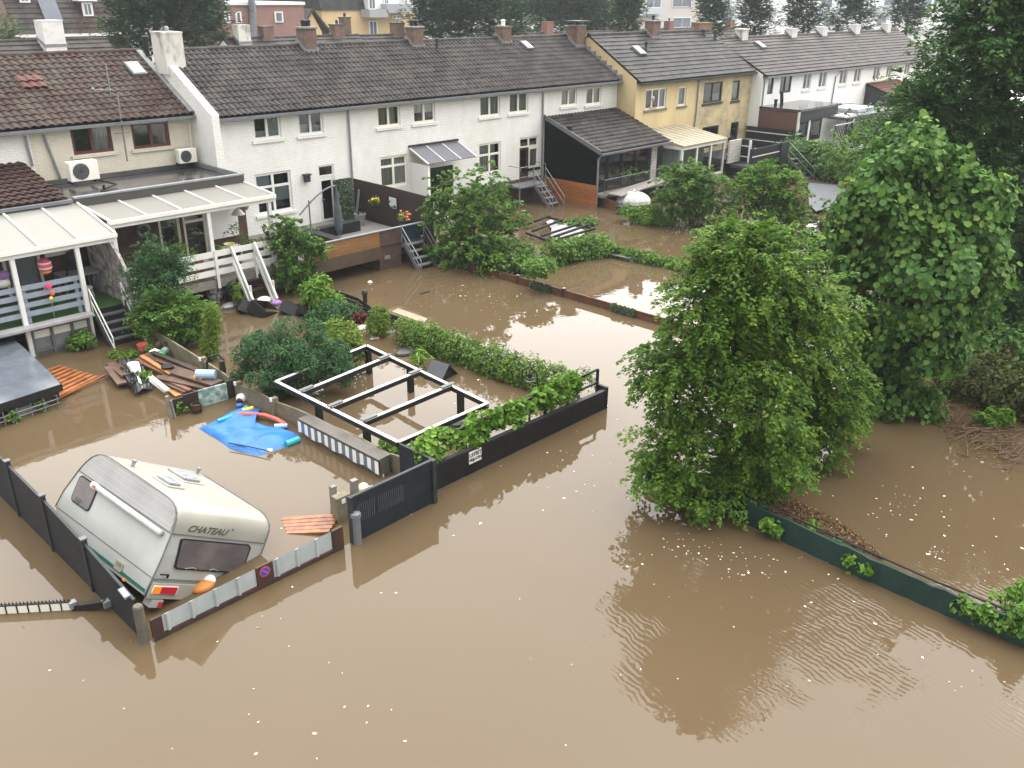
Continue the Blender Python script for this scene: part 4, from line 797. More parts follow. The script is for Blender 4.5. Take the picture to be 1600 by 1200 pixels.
mb = MB(); mb.box(XA0+.3, XA1, YF+.1, YF+.2, -.4, .50); obj('dark_base', mb, m_dark, an)
mb = MB(); mb.box(XA0-.06, XA0-.004, YF-.1, YB-.05, -.4, 1.12); single('timber_wall_panel', mb, m_orangewood, 'wall of wet orange timber boards below the black annex', 'fence')
mb = MB(); mb.box(XA0+.2, XA0+4.6, YF-1.5, YF-.6, .72, .78); mb.v = [(x, y, z+(x-XA0)*.06) for x, y, z in mb.v]; mb.box(XA0+1.3, XA0+1.4, YF-1.45, YF-1.35, -.5, .75); mb.box(XA0+4.0, XA0+4.1, YF-1.45, YF-1.35, -.5, .9); single('grey_awning_board', mb, m_greywood, 'weathered grey sheet roof sloping over dark space below the annex balcony', 'roof')
obj_ = plant('balcony_plant', 'pale leafy plant trailing over the annex balcony rail', 'plant', (985, 300), [pe(985, 268, 22, 5, hdist(A(39.5, 28.1, 0)))], m_leaflight, 30, 12, .12, .1, soff=3)
# ---- steel stair of house 3
steps('grey steel stair with handrails from the brown garden door down to the water', 34.35, 35.1, 31.3, 1.05, 30.0, -.25, 5, m_galv, m_zinc, [34.3, 35.2], m_galv, .75)
mb = MB(); mb.box(33.2, 35.25, 31.3, YB-.05, .95, 1.03); 
lt = thing('steel_landing', 'grey steel landing with rails in front of the brown garden door', 'landing', (34.2, 31.8, -.4)); obj('platform', mb, m_galv, lt)
mb = MB(); mb.tube([(33.25, 32.1, 1.03), (33.25, 31.35, 1.03), (33.25, 31.35, 2.0), (33.25, 32.1, 2.0)], .022, 6); mb.tube([(33.25, 31.35, 1.5), (34.3, 31.35, 1.5)], .018, 6); mb.tube([(33.25, 31.35, 2.0), (34.3, 31.35, 2.0), (34.3, 31.35, 1.0)], .022, 6); obj('rail', mb, m_galv, lt); mb = MB(); mb.tube([(35.2, 31.35, 1.0), (35.2, 31.35, 2.0), (35.2, 32.1, 2.0)], .022, 6); obj('rail', mb, m_galv, lt)
for xx in (33.3, 35.1): mb = MB(); mb.box(xx, xx+.06, 31.4, 31.46, -.4, .94); obj('leg', mb, m_galv, lt)
# low orange fence and dark tank before the annex
a, b = Z(932, 318), Z(964, 331); mb = MB(); mb.bar(A(*a)+A(0, 0, .1), A(*b)+A(0, 0, .1), .05, .75); single('board_fence', mb, mat('upright_orange_boards', (.24, .10, .045), (.15, .065, .035), 4, .6, pattern=1, size=(3, .1), ax='v', mortar=(.4, .4, .4), mw=.01, tilevar=.3), 'low fence of upright orange boards in the water before the annex', 'fence')
a, b = Z(966, 332), Z(985, 334); mb = MB(); mb.bar(A(*a)+A(0, 0, .1), A(*b)+A(0, .1, .1), .8, .6); single('water_tank', mb, m_anthracite, 'dark square tank beside the low upright orange boards', 'tank')
# white parasol in the flood
u = thing('open_parasol', 'open white parasol standing low over the flood beside green bushes', 'parasol', Z(990, 330))
q = HP(990, 312, hdist(Z(990, 326))); R_ = 27*depth(q)/F_PX; mb = MB(); o = len(mb.v); nseg = 16
for i in range(6):
    f = i/5; r = R_*math.sin(f*math.pi/2*1.0)+.01; z = q[2]+.55*(math.cos(f*math.pi/2))-.12
    for k in range(nseg*2): a = math.pi*k/nseg; mb.v.append((q[0]+r*(1-.035*f*(k % 2))*math.cos(a), q[1]+r*(1-.035*f*(k % 2))*math.sin(a), z-.02*(k % 2)))
for i in range(5):
    for k in range(nseg*2): mb.f.append((i*2*nseg+k, i*2*nseg+(k+1) % (2*nseg), (i+1)*2*nseg+(k+1) % (2*nseg), (i+1)*2*nseg+k))
obj('canopy', mb, mat('white_parasol_cloth', (.46, .455, .45), (.38, .375, .37), 2, .8), u)
mb = MB(); mb.tube([(q[0], q[1], -.4), (q[0], q[1], q[2]+.5)], .025, 8); obj('pole', mb, m_offwhite, u); mb = MB(); mb.lathe((q[0], q[1], q[2]+.42), [(.06, 0), (.06, .06), (.02, .14)], 8); obj('finial', mb, m_offwhite, u)
# ---- conservatory of the yellow house
cv = thing('conservatory', 'white framed conservatory with a yellowed ribbed roof against the yellow house', 'conservatory', (45.5, 29.5, -.4))
p0, p1, p2 = YP(1030, 205, YC), YP(1113, 222, 27.6), YP(1125, 215, 27.6)
cx0, cx1, cyf = 42.6, 46.9, 27.9; zf, zb = 2.45, 2.95
mb = MB(); mb.slab([(cx0-.1, cyf-.15, zf), (cx1+.1, cyf-.15, zf), (cx1+.1, YC-.01, zb), (cx0-.1, YC-.01, zb)], (0, 0, .05)); obj('roof_sheet', mb, mat('yellowed_roof_sheet', (.29, .245, .155), (.21, .175, .11), 2, .5), cv)
for k in range(9):
    x = cx0+(cx1-cx0)*k/8; mb = MB(); mb.bar((x, cyf-.15, zf+.07), (x, YC-.02, zb+.07), .035, .035); obj('roof_rib', mb, m_offwhite, cv)
mb = MB()
for x in (cx0, cx0+1.45, cx0+2.9, cx1): mb.box(x-.06, x+.06, cyf-.06, cyf+.06, .5, zf-.18)
mb.box(cx0-.06, cx1+.06, cyf-.08, cyf+.08, zf-.18, zf); mb.box(cx0, cx1, cyf-.05, cyf+.05, .5, .62)
for y in (cyf+1.5, YC-.08): mb.box(cx0-.06, cx0+.06, y-.06, y+.06, .5, zf-.1)
mb.box(cx0-.07, cx0+.07, cyf+.09, YC-.02, zf-.18, zf-.005); mb.box(cx0-.05, cx0+.05, cyf+.09, YC-.02, .5, .62); obj('frame', mb, m_white, cv)
mb = MB(); mb.add([(cx0, cyf, .62), (cx1, cyf, .62), (cx1, cyf, zf-.18), (cx0, cyf, zf-.18), (cx0, YC, .62), (cx0, YC, zf-.18)], [(0, 1, 2, 3), (0, 4, 5, 3)]); obj('pane', mb, m_glass, cv)
mb = MB(); mb.add([(cx0+.1, cyf+.25, .62), (cx0+2.6, cyf+.25, .62), (cx0+2.6, cyf+.25, zf-.2), (cx0+.1, cyf+.25, zf-.2), (cx0+.15, YC-.1, .62), (cx0+.15, YC-.1, zf-.2), (cx0+.15, cyf+.3, .62), (cx0+.15, cyf+.3, zf-.2)], [(0, 1, 2, 3), (4, 5, 7, 6)]); obj('blind', mb, mat('grey_green_blind', (.38, .42, .37), None, rough=.8), cv)
mb = MB(); mb.box(cx0-.08, cx1+.08, cyf-.1, YC-.02, -.4, .49); obj('base_wall', mb, m_greywood, cv)
mb = MB(); a = YP(1125, 218, 27.7); b = YP(1143, 245, 27.7); mb.box(47.05, 48.35, 27.6, 27.7, 1.05, 2.35); single('board_screen', mb, m_whitewood, 'weathered pale board screen between the conservatory and the black deck', 'fence panel')
# ---- black deck with white striped boards
bd = thing('black_deck', 'black timber deck with white striped railing below the stained yellow house', 'deck', (51, 28, -.4))
mb = MB(); mb.box(48.5, 54.45, 27.55, YC-.05, .85, 1.0); mb.box(47.2, 51.5, 26.3, 27.545, .85, 1.0); obj('deck_floor', mb, m_anthracite, bd)
def striped(parent, p, q, z0, z1, n=2, sname='railing'):
    mb = MB(); a = A(*p); b = A(*q); mb.bar((a[0], a[1], (z0+z1)/2), (b[0], b[1], (z0+z1)/2), .06, z1-z0); o = obj(sname, mb, m_black, parent)
    for k in range(n):
        z = z0+(z1-z0)*(k+.72)/(n+.3); mb = MB(); dd = np.array([a[1]-b[1], b[0]-a[0], 0]); dd = dd/np.linalg.norm(dd)*.034
        if dd[1] > 0 and abs(dd[1]) > abs(dd[0]): dd = -dd
        if abs(dd[0]) > abs(dd[1]) and dd[0] > 0: dd = -dd
        mb.bar((a[0]+dd[0], a[1]+dd[1], z), (b[0]+dd[0], b[1]+dd[1], z), .012, .06); obj('white_strip', mb, m_white, o)
striped(bd, (48.5, 27.15, 0), (48.5, 28.6, 0), .9, 2.3, 2, 'side_screen'); striped(bd, (47.2, 26.25, 0), (50.5, 26.25, 0), 1.0, 2.0, 1); striped(bd, (54.5, 27.6, 0), (54.5, 30.85, 0), 1.05, 2.25, 2, 'side_screen'); striped(bd, (54.6, 27.5, 0), (55.5, 27.5, 0), 1.25, 2.25, 2, 'end_screen')
for (x, y) in ((48.43, 27.05), (50.56, 26.2), (47.13, 26.2), (54.45, 27.52)):
    mb = MB(); mb.box(x-.06, x+.06, y-.06, y+.06, -.4, 2.3 if x in (48.43, 54.45) else 2.05); obj('post', mb, m_white if x == 48.43 else m_black, bd)
mb = MB(); mb.box(50.65, 51.5, 26.15, 26.22, -.2, 2.05); obj('grey_screen', mb, m_anthracite, bd)
for i, (px, py, hh) in enumerate([(1172, 228, .5), (1180, 235, .35), (1205, 236, .4), (1212, 215, .5), (1220, 220, .45), (1226, 205, .4)]):
    q = YP(px, py, 28.3); t = thing('lantern', ['small black lantern on the black deck, left end of the row', 'white patterned lantern standing on the black deck floor', 'dark lantern with pale top on the black deck near its steps', 'black lantern hung at the back screen of the black deck', 'black lantern beside a white figure on the black deck', 'topmost lantern on the back railing of the black deck'][i], 'lantern', (q[0], 28.3, 1.0), 'lanterns on the black deck')
    mb = MB(); mb.lathe((q[0], 28.3, 1.0), [(.1, 0), (.1, hh*.7), (.13, hh*.72), (.03, hh), (.05, hh+.06)], 8); obj('body', mb, m_black if i != 1 else m_white, t); mb = MB(); mb.lathe((q[0], 28.3, 1.08), [(.105, 0), (.105, hh*.5)], 8); obj('light_pane', mb, m_plasticwhite if i != 1 else m_black, t)
steps('thin steel steps with long handrails at the end of the black deck', 51.55, 52.4, 26.1, 1.1, 24.3, -.3, 6, m_galv, m_zinc, [51.5, 52.45], m_galv, .9)
# ---- extensions of row D
q0 = YP(1172, 170, 27.2); br = thing('brown_extension', 'brown walled flat roofed extension behind the black deck', 'extension', (58, 28.6, -.4))
mb = MB(); hl = [(55.2, 56.5, 1.35, 2.72), (56.7, 58.4, 1.35, 2.72)]; wall_front(mb, 54.78, 60.3, -.4, 3.38, 27.5, hl); mb.add([(54.78, 27.5, -.4), (54.78, YD-.01, -.4), (54.78, YD-.01, 3.38), (54.78, 27.5, 3.38), (60.3, 27.5, -.4), (60.3, YD-.01, -.4), (60.3, YD-.01, 3.38), (60.3, 27.5, 3.38)], [(0, 1, 2, 3), (4, 5, 6, 7)]); obj('wall', mb, m_whiterender, br)
mb = MB(); mb.box(54.74, 54.776, 27.45, YD-.03, -.4, 3.36); obj('brown_side_panel', mb, mat('red_brown_panel_wall', (.12, .055, .04), (.095, .045, .034), 2, .7), br)
for h_ in hl: window(br, h_, 27.5, 1, None, m_anthracite, [('film', 0, 1, .35, .85)], m_white)
mb = MB(); mb.box(54.82, 60.3, 27.43, 27.496, 2.74, 3.37); obj('dark_header', mb, m_anthracite, br)
mb = MB(); mb.box(54.7, 60.5, 27.3, YD-.015, 3.384, 3.52); obj('roof', mb, m_bitumen, br); mb = MB(); mb.box(54.68, 54.735, 27.3, 27.44, -.4, 3.38); obj('corner_post', mb, m_white, br)
mb = MB(); mb.lathe((55.3, 29.4, 3.52), [(.10, 0), (.10, .35), (.13, .35), (.13, .45)], 10); obj('flue', mb, m_black, br); mb = MB(); mb.bar((56.7, 29.7, 3.52), (56.5, 29.7, 4.35), .22, .06); obj('tilted_panel', mb, m_anthracite, br)
b2 = thing('garden_room', 'low open fronted garden room with flat grey wet roof behind the ivy trellis', 'extension', (63, 27, -.4)); gz = 2.66
mb = MB(); mb.box(60.4, 67.4, 28.2, 29.9, -.4, gz-.01); obj('wall', mb, m_whiterender, b2)
mb = MB(); mb.box(58.6, 67.6, 25.9, 27.28, gz+.004, gz+.16); mb.box(60.55, 67.6, 27.285, 30.0, gz+.004, gz+.16); obj('roof', mb, mat('grey_flat_roof', (.10, .105, .11), (.06, .065, .07), .7, .25), b2)
mb = MB(); mb.box(58.5, 67.7, 25.8, 25.896, gz-.12, gz+.20); obj('edge_board', mb, m_anthracite, b2)
mb = MB(); mb.box(58.7, 60.2, 26.1, 26.9, gz+.17, gz+.28); obj('skylight', mb, m_plasticwhite, b2); mb = MB(); mb.box(62.0, 64.8, 26.8, 28.8, gz+.17, gz+.38); obj('roof_light', mb, m_greyblind, b2)
for x in (58.7, 62.0, 65.0, 67.4):
    mb = MB(); mb.box(x-.05, x+.05, 25.9, 26.0, -.4, gz); obj('post', mb, m_anthracite, b2)
mb = MB(); mb.tube([(56.0, 25.7, -.3), (56.0, 25.7, 2.3), (56.5, 25.7, 2.55), (59.0, 25.7, 2.55), (59.2, 25.7, 2.75)], .05, 8); obj('downpipe', mb, m_galv, b2)
tr = thing('trellis_screen', 'diamond trellis screen overgrown with ivy in front of the far white wall', 'trellis', (59.5, 25.5, -.3)); mb = MB(); lo_, hi_ = 56.2, 63.4
for k in range(-6, 24):
    x = lo_+k*.34
    for s in (1, -1):
        a = x if s > 0 else x+1.5; pts = [(a, 25.55+.015*s, 1.0), (a+s*1.5, 25.55+.015*s, 2.5)]
        if min(pts[0][0], pts[1][0]) < lo_ or max(pts[0][0], pts[1][0]) > hi_: continue
        mb.bar(pts[0], pts[1], .025, .05, up=(0, 1, 0))
for x in (lo_, 58.6, 61.0, hi_): mb.box(x-.04, x+.04, 25.5, 25.6, -.4, 2.6)
obj('lattice', mb, m_anthracite, tr); obj('ivy', clumps([(A(60.0, 25.4, 1.9), A(1.8, .3, .6)), (A(59.0, 25.4, 1.5), A(1.5, .3, .55))], 130, 16, .28, .15), m_leafdark, tr)
mb = MB(); mb.box(54.9, 64.5, 25.2, 25.3, -.4, 1.0); single('low_white_wall', mb, m_whiterender, 'low white garden wall below the overgrown trellis', 'wall')
lo = thing('tiled_lean_to', 'lean-to with orange red roof tiles and dark side against the far white row', 'extension', (73.5, 28, -.4))
mb = MB(); mb.slab([(70.7, 27.3, 2.3), (70.7, YD-.02, 2.3), (70.7, YD-.02, 3.9), (70.7, 27.3, 3.0)], (.08, 0, 0)); obj('side_wall', mb, m_anthracite, lo)
obj('roof', tile_mb(70.6, 76.4, (27.1, 3.0), (YD-.02, 4.05), amp=.03, step=.04, tw=.3), m_tile_orange, lo); mb = MB(); mb.box(70.9, 76.3, 27.9, 28.0, -.4, 2.95); obj('wall', mb, m_orangeplain, lo)
# ------------------------------------------------------------------ caravan, listing in the flood
CT = A(4.766, 13.348, .378); CM = Matrix.Translation(CT) @ Euler((.568, -.05, 1.665), 'XYZ').to_matrix().to_4x4(); CW = 2.2
cvn = thing('caravan', 'cream and white touring caravan tipped on its side in the flood behind the dark fence', 'caravan', CT)
m_cvw = mat('caravan_white_panel', (.37, .38, .36), (.31, .32, .30), 1.2, .35, .03, 15, lo=.4, hi=.75); m_cvc = mat('caravan_cream_shell', (.31, .303, .262), (.255, .25, .215), 1.0, .32, .03, 12, lo=.4, hi=.75)
def carc(n, pts, m, y0=0, y1=-CW, bev=0, parent=None):
    mb = MB(); mb.slab([(x, y0, z) for x, z in pts], (0, y1-y0, 0)); mb.xf(CM); return obj(n, mb, m, parent or cvn, bevel=bev)
low = [(0.03, .02), (0, .34), (-.03, .8), (-.02, 1.2), (3.10, 1.2), (3.26, .7), (3.32, .36), (3.1, .0)]
body = carc('body', low, m_cvw, bev=.02)
prof = [(-.02, 1.204), (-.03, 1.36), (-.01, 1.48), (.04, 1.57), (.12, 1.64), (.24, 1.69), (.40, 1.715), (1.2, 1.73), (2.3, 1.74), (2.55, 1.72), (2.72, 1.66), (2.86, 1.56), (2.98, 1.41), (3.09, 1.204)]
roof = MB(); ys = [0, -.03, -.10, -.5, -1.1, -1.7, -2.10, -2.17, -2.2]; zo = [-.03, -.008, 0, .004, .006, .004, 0, -.008, -.03]
n_ = len(prof)
for y, o_ in zip(ys, zo):
    for x, z in prof: roof.v.append((x+(.0 if z < 1.3 else -o_*.0), y, z+o_*min(1, (z-1.204)/.4)))
for i in range(len(ys)-1):
    for k in range(n_-1): roof.f.append((i*n_+k, i*n_+k+1, (i+1)*n_+k+1, (i+1)*n_+k))
roof.f.append(tuple(range(n_))); roof.f.append(tuple((len(ys)-1)*n_+k for k in range(n_))[::-1]); roof.xf(CM)
ro_ = obj('roof', roof, m_cvc, cvn, smooth=True)
try:
    md = ro_.modifiers.new('edge', 'EDGE_SPLIT'); md.split_angle = math.radians(50)
except Exception: pass
rb = MB(); pp = [(x, z) for x, z in prof]
def xr(z, s):
    for (xa, za), (xb, zb) in zip(prof[:-1], prof[1:]):
        if s < 0 and xa < .5 and za <= z <= zb: return xa+(xb-xa)*(z-za)/(zb-za+1e-9)
        if s > 0 and xa > 2 and zb <= z <= za: return xb+(xa-xb)*(z-zb)/(za-zb+1e-9)
    return .3 if s < 0 else 2.6
zs = np.linspace(1.22, 1.69, 8)
for k, (za, zb) in enumerate(zip(zs[:-1], zs[1:])):
    a0, a1 = xr(za, -1)+.04, xr(za, 1)-.04; b0, b1 = xr(zb, -1)+.04, xr(zb, 1)-.04
    rb.slab([(a0, .004, za), (a1, .004, za), (b1, .004, zb-.003), (b0, .004, zb-.003)], (0, .006+.008*(k % 2), 0))
rb.xf(CM); obj('ribbed_side_panel', rb, mat('grey_white_ribbed_panel', (.33, .33, .325), (.28, .28, .275), 2, .4), cvn)
tb = MB(); tb.tube([(x, .006, z) for x, z in [(0.0, .03), (-.03, .34), (-.05, .8), (-.04, 1.2)]+prof[1:]+[(3.28, .7), (3.33, .36)]], .014, 6); tb.tube([(x-.01, -CW, z) for x, z in [(0.0, .03), (-.03, .34), (-.05, .8), (-.04, 1.2)]+prof[1:9]], .016, 6); tb.xf(CM); obj('edge_trim', tb, m_grey, cvn)
tb = MB(); tb.box(-.045, -.022, -2.19, -.0, 1.195, 1.21); tb.box(.0, 3.3, .001, .008, .36, .372); tb.box(0, 3.1, .001, .008, 1.19, 1.203); tb.box(-.025, .0, -2.19, -.0, .345, .36); tb.xf(CM); obj('dark_seam', tb, m_grey, cvn)
def cquad(n, ax, pts, m, t=.02, parent=None, bev=0):
    mb = MB(); P = [(a, .006, b) for a, b in pts] if ax == 's' else [(-.036, a, b) for a, b in pts]
    mb.slab(P, (0, t, 0) if ax == 's' else (-t, 0, 0)); mb.xf(CM); return obj(n, mb, m, parent or cvn, bevel=bev)
def rr(x0, x1, z0, z1, r, n=4):
    o = []
    for cx, cz, a in ((x1-r, z1-r, 0), (x0+r, z1-r, 90), (x0+r, z0+r, 180), (x1-r, z0+r, 270)):
        for k in range(n+1): t = math.radians(a+90*k/n); o.append((cx+r*math.cos(t), cz+r*math.sin(t)))
    return o
m_cwin = mat('tinted_caravan_glass', (.085, .075, .078), (.15, .125, .12), 1.3, .06, lo=.45, hi=.7)  # paler mottling painted into the tint suggests reflections
w1 = cquad('window', 's', rr(2.31, 2.97, .64, 1.165, .09), m_black, .012); cquad('pane', 's', [(x, z) for x, z in rr(2.335, 2.945, .665, 1.14, .075)], m_cwin, .018, w1)
w2 = cquad('window', 'r', [(-.23, 1.12), (-.30, 1.14), (-1.82, 1.15), (-1.90, 1.09), (-1.93, .62), (-1.87, .56), (-.40, .565), (-.33, .60)], m_black, .014); cquad('pane', 'r', [(-.27, 1.10), (-.32, 1.115), (-1.80, 1.125), (-1.865, 1.07), (-1.89, .64), (-1.84, .59), (-.42, .595), (-.365, .62)], m_cwin, .020, w2)
tb = MB(); tb.tube([(-.07, -.55, .60), (-.07, -.72, .625), (-.07, -.80, .60)], .012, 6); tb.tube([(-.07, -1.1, .60), (-.07, -1.2, .625), (-.07, -1.3, .60)], .012, 6); tb.xf(CM); obj('window_stay', tb, m_galv, w2)
aw = MB(); aw.tube([(2.36, .065, 1.155), (.14, .065, 1.125)], .058, 12); aw.xf(CM); ao = obj('awning_tube', aw, mat('aged_white_vinyl', (.44, .44, .43), (.36, .36, .35), 4, .5), cvn, smooth=True)
aw = MB(); aw.tube([(2.42, .065, 1.156), (2.28, .065, 1.154)], .064, 12); aw.xf(CM); obj('end_cap', aw, m_whiterender, ao); aw = MB(); aw.box(2.26, 2.34, .115, .135, 1.13, 1.18); aw.xf(CM); obj('red_badge', aw, m_redp, ao)
cquad('green_stripe', 's', [(.04, .075), (.04, .135), (2.4, .145), (2.4, .085)], mat('dark_green_stripe', (.02, .12, .09), None, rough=.4), .004)
v_ = cquad('vent', 's', rr(.80, 1.03, .10, .27, .03), m_cvc, .02); cquad('vent_grille', 's', rr(.84, .99, .185, .245, .01), m_concrete, .025, v_)
cquad('side_marker', 's', rr(.60, .68, .02, .06, .01), m_orangep, .025)
mb = MB(); mb.tube([(-.05, -.10, .455), (-.09, -.12, .47), (-.09, -.24, .475), (-.05, -.26, .46)], .014, 6); mb.box(-.08, -.05, -.27, -.24, .40, .47); mb.xf(CM); obj('grab_handle', mb, m_black, cvn)
bm_ = cquad('bumper', 'r', [(-.01, .30), (-.01, .02), (-.9, .02), (-2.15, .02), (-2.15, .30)], m_cvc, .05)
def lampb(n, y0, y1, m, par):
    mb = MB(); mb.box(-.115, -.086, y1, y0, .125, .25); mb.xf(CM); return obj(n, mb, m, par)
hl_ = MB(); hl_.box(-.10, -.0861, -.56, -.03, .115, .262); hl_.xf(CM); lo_ = obj('tail_light', hl_, m_offwhite, cvn)
m_tl = mat('red_lens', (.40, .012, .03), None, rough=.2); m_ol = mat('amber_lens', (.80, .25, .02), None, rough=.2)
def lens(n, y0, y1, m):
    mb = MB(); mb.box(-.118, -.101, y1, y0, .125, .252); mb.xf(CM); obj(n, mb, m, lo_)
lens('amber_lens', -.04, -.19, m_ol); lens('red_lens', -.20, -.53, m_tl)
mb = MB(); mb.box(-.10, .1, -.35, -.10, -.14, .0); mb.xf(CM); s_ = obj('step_box', mb, m_cvw, cvn); mb = MB(); mb.box(-.12, -.101, -.34, -.26, -.13, -.03); mb.xf(CM); obj('reflector', mb, m_tl, s_)
# roof hatches, chimneys
def hatch(x0, x1, y0, y1):
    mb = MB(); mb.box(x0-.07, x1+.07, y0-.06, y1+.06, 1.72, 1.765); mb.xf(CM); h = obj('roof_hatch', mb, m_cvc, cvn, bevel=.015); mb = MB(); mb.box(x0, x1, y0, y1, 1.766, 1.82); mb.xf(CM); obj('hatch_lid', mb, mat('milky_hatch_lid', (.20, .21, .24), (.36, .37, .40), 6, .25), h, bevel=.015)
hatch(1.02, 1.43, -.68, -.42); hatch(1.52, 2.1, -1.50, -1.12)
for x, y in ((1.98, -.25), (2.30, -2.02)):
    mb = MB(); mb.lathe((x, y, 1.74), [(.035, 0), (.035, .09), (.055, .10), (.055, .13), (.02, .14)], 10); mb.xf(CM); obj('flue', mb, m_galv, cvn)
def text_mesh(body, size, ext=.004, shear=0.0, bold=0.0):
    cu = bpy.data.curves.new('lettering', 'FONT'); cu.body = body; cu.size = size; cu.extrude = ext; cu.shear = shear; cu.align_x = 'CENTER'; cu.align_y = 'CENTER'; cu.offset = bold
    o = bpy.data.objects.new('lettering', cu); COL.objects.link(o); dg = bpy.context.evaluated_depsgraph_get(); dg.update(); me = bpy.data.meshes.new_from_object(o.evaluated_get(dg))
    mb = MB(); mb.v = [tuple(v.co) for v in me.vertices]; mb.f = [tuple(p.vertices) for p in me.polygons]; bpy.data.objects.remove(o); bpy.data.meshes.remove(me); return mb
tm = text_mesh('CHATEAU', .165, .003, .35, .004)     # x right, y up, z out
M2 = CM @ Matrix(((0, 0, -1, -.033), (-1, 0, 0, -.74), (0, 1, 0, 1.325), (0, 0, 0, 1)))
tm.v = [(x*1.18, y, z) for x, y, z in tm.v]; tm.xf(M2); obj('lettering', tm, mat('grey_green_lettering', (.075, .08, .065), None, rough=.5), cvn)
mb = MB(); mb.lathe((0, 0, 0), [(.022, 0), (.022, .006)], 10); mb.xf(CM @ Matrix(((0, 0, -1, -.03), (-1, 0, 0, -1.30), (0, 1, 0, 1.40), (0, 0, 0, 1)))); obj('badge', mb, m_bluep, cvn)
# small cup plate on the tail: round orange thing afloat behind the gate
q = Z(317, 917, .02); t = thing('orange_float', 'round orange and white float half under water behind the corrugated gate', 'float', q); mb = MB(); mb.ell(q, (.22, .16, .10), 16, 8); obj('float_body', mb, mat('faded_orange', (.45, .16, .025), None, rough=.5), t, smooth=True); mb = MB(); mb.ell(q+A(.17, .1, .01), (.13, .14, .12), 12, 6); obj('white_end', mb, m_plasticwhite, t, smooth=True)
# ------------------------------------------------------------------ fences of the nearest garden
XF = 4.42
lf = thing('dark_panel_fence', 'dark panel fence with slim posts running along the left of the caravan', 'fence', (XF, 16, -.5))
ys = [12.78, 14.72, 16.55, 18.35, 20.2, 22.1, 24.0]; zt = [.80, 1.02, 1.15, 1.20, 1.30, 1.32, 1.35]
m_fencep = mat('charcoal_fence_panel', (.011, .013, .017), (.019, .022, .026), 2, .55, .1, 25, spec=.3, pattern=1, size=(4, .3), mortar=(.6, .6, .6), mw=.006)
for i in range(len(ys)-1):
    mb = MB(); a, b = ys[i]+.05, ys[i+1]-.05; mb.slab([(XF-.015, a, -.5), (XF-.015, b, -.5), (XF-.015, b, zt[i+1]-.03), (XF-.015, a, zt[i]-.03)], (.03, 0, 0)); o = obj('fence_panel', mb, m_fencep, lf)
    mb = MB(); mb.bar((XF, a, zt[i]-.012), (XF, b, zt[i+1]-.012), .05, .03); obj('top_rail', mb, m_anthracite, o)
for i in range(1, len(ys)):
    mb = MB(); mb.box(XF-.045, XF+.045, ys[i]-.045, ys[i]+.045, -.5, zt[i]+.08); o = obj('fence_post', mb, m_anthracite, lf); mb = MB(); mb.box(XF-.06, XF+.06, ys[i]-.06, ys[i]+.06, zt[i]+.083, zt[i]+.11); obj('post_cap', mb, m_grey, o)
mb = MB(); mb.bar((XF-.05, 12.95, .80), (XF-.05, 13.2, .84), .10, .05); obj('end_bracket', mb, m_galv, lf)
p = Z(224, 1004); mb = MB(); mb.lathe((p[0]+.02, p[1], -.5), [(.085, 0), (.085, 1.22), (.07, 1.25)], 16); mb.sm = False
single('round_post', mb, mat('grey_weathered_post', (.125, .11, .085), (.075, .066, .05), 3, .8, .2, 20), 'round weathered post at the near corner of the dark fence and the corrugated gate', 'post')
p = Z(559, 849); mb = MB(); mb.lathe((p[0], p[1], -.5), [(.085, 0), (.085, 1.12), (.11, 1.13), (.10, 1.2), (.03, 1.23)], 14); single('round_post', mb, m_zinc, 'round grey post with a cap between the corrugated gate and the dark gate', 'post')
# corrugated gate
YG = 12.62; cg = thing('corrugated_gate', 'low gate of grey corrugated sheet framed in dark brown boards', 'gate', (6.5, YG, -.3))
m_sheet = mat('pale_grey_corrugated_sheet', (.34, .37, .372), (.27, .30, .303), 2, .55, .05, 20)
def gx(px, py): return YP(px, py, YG)
a, b, c, d = gx(252, 965)[0], gx(398, 893)[0], gx(425, 880)[0], gx(516, 828)[0]
top = lambda x: .44+.055*(x-4.69)/3.6
def sheet(x0, x1, parent):
    n = max(2, int((x1-x0)/.36)); mb = MB(); V = []; w = (x1-x0)/n
    pr = [(0, 0), (.10, 0), (.16, -.04), (.24, -.04), (.30, 0)]
    xs = [(x0+i*w+f*w, o) for i in range(n) for f, o in pr]+[(x1, 0)]
    for x, o in xs: mb.v += [(x, YG-.02+o, .10), (x, YG-.02+o, top(x))]
    for k in range(len(xs)-1): mb.f.append((2*k, 2*k+2, 2*k+3, 2*k+1))
    mb.slab([(x0, YG-.016, .1), (x1, YG-.016, .1), (x1, YG-.016, top(x1)-.02), (x0, YG-.016, top(x0)-.02)], (0, .02, 0))
    obj('corrugated_sheet', mb, m_sheet, parent)
sheet(a, b, cg); sheet(c, d, cg)
m_bw = m_brownwood
mb = MB(); mb.box(4.55, 8.42, YG-.05, YG-.0, -.3, .085); obj('bottom_board', mb, m_bw, cg)
for (x0, x1) in ((4.52, a-.01), (b+.01, c-.01), (d+.01, 8.42)):
    mb = MB(); mb.slab([(x0, YG-.05, .088), (x1, YG-.05, .088), (x1, YG-.05, top(x1)+.01), (x0, YG-.05, top(x0)+.01)], (0, .05, 0)); obj('brown_board', mb, m_bw, cg)
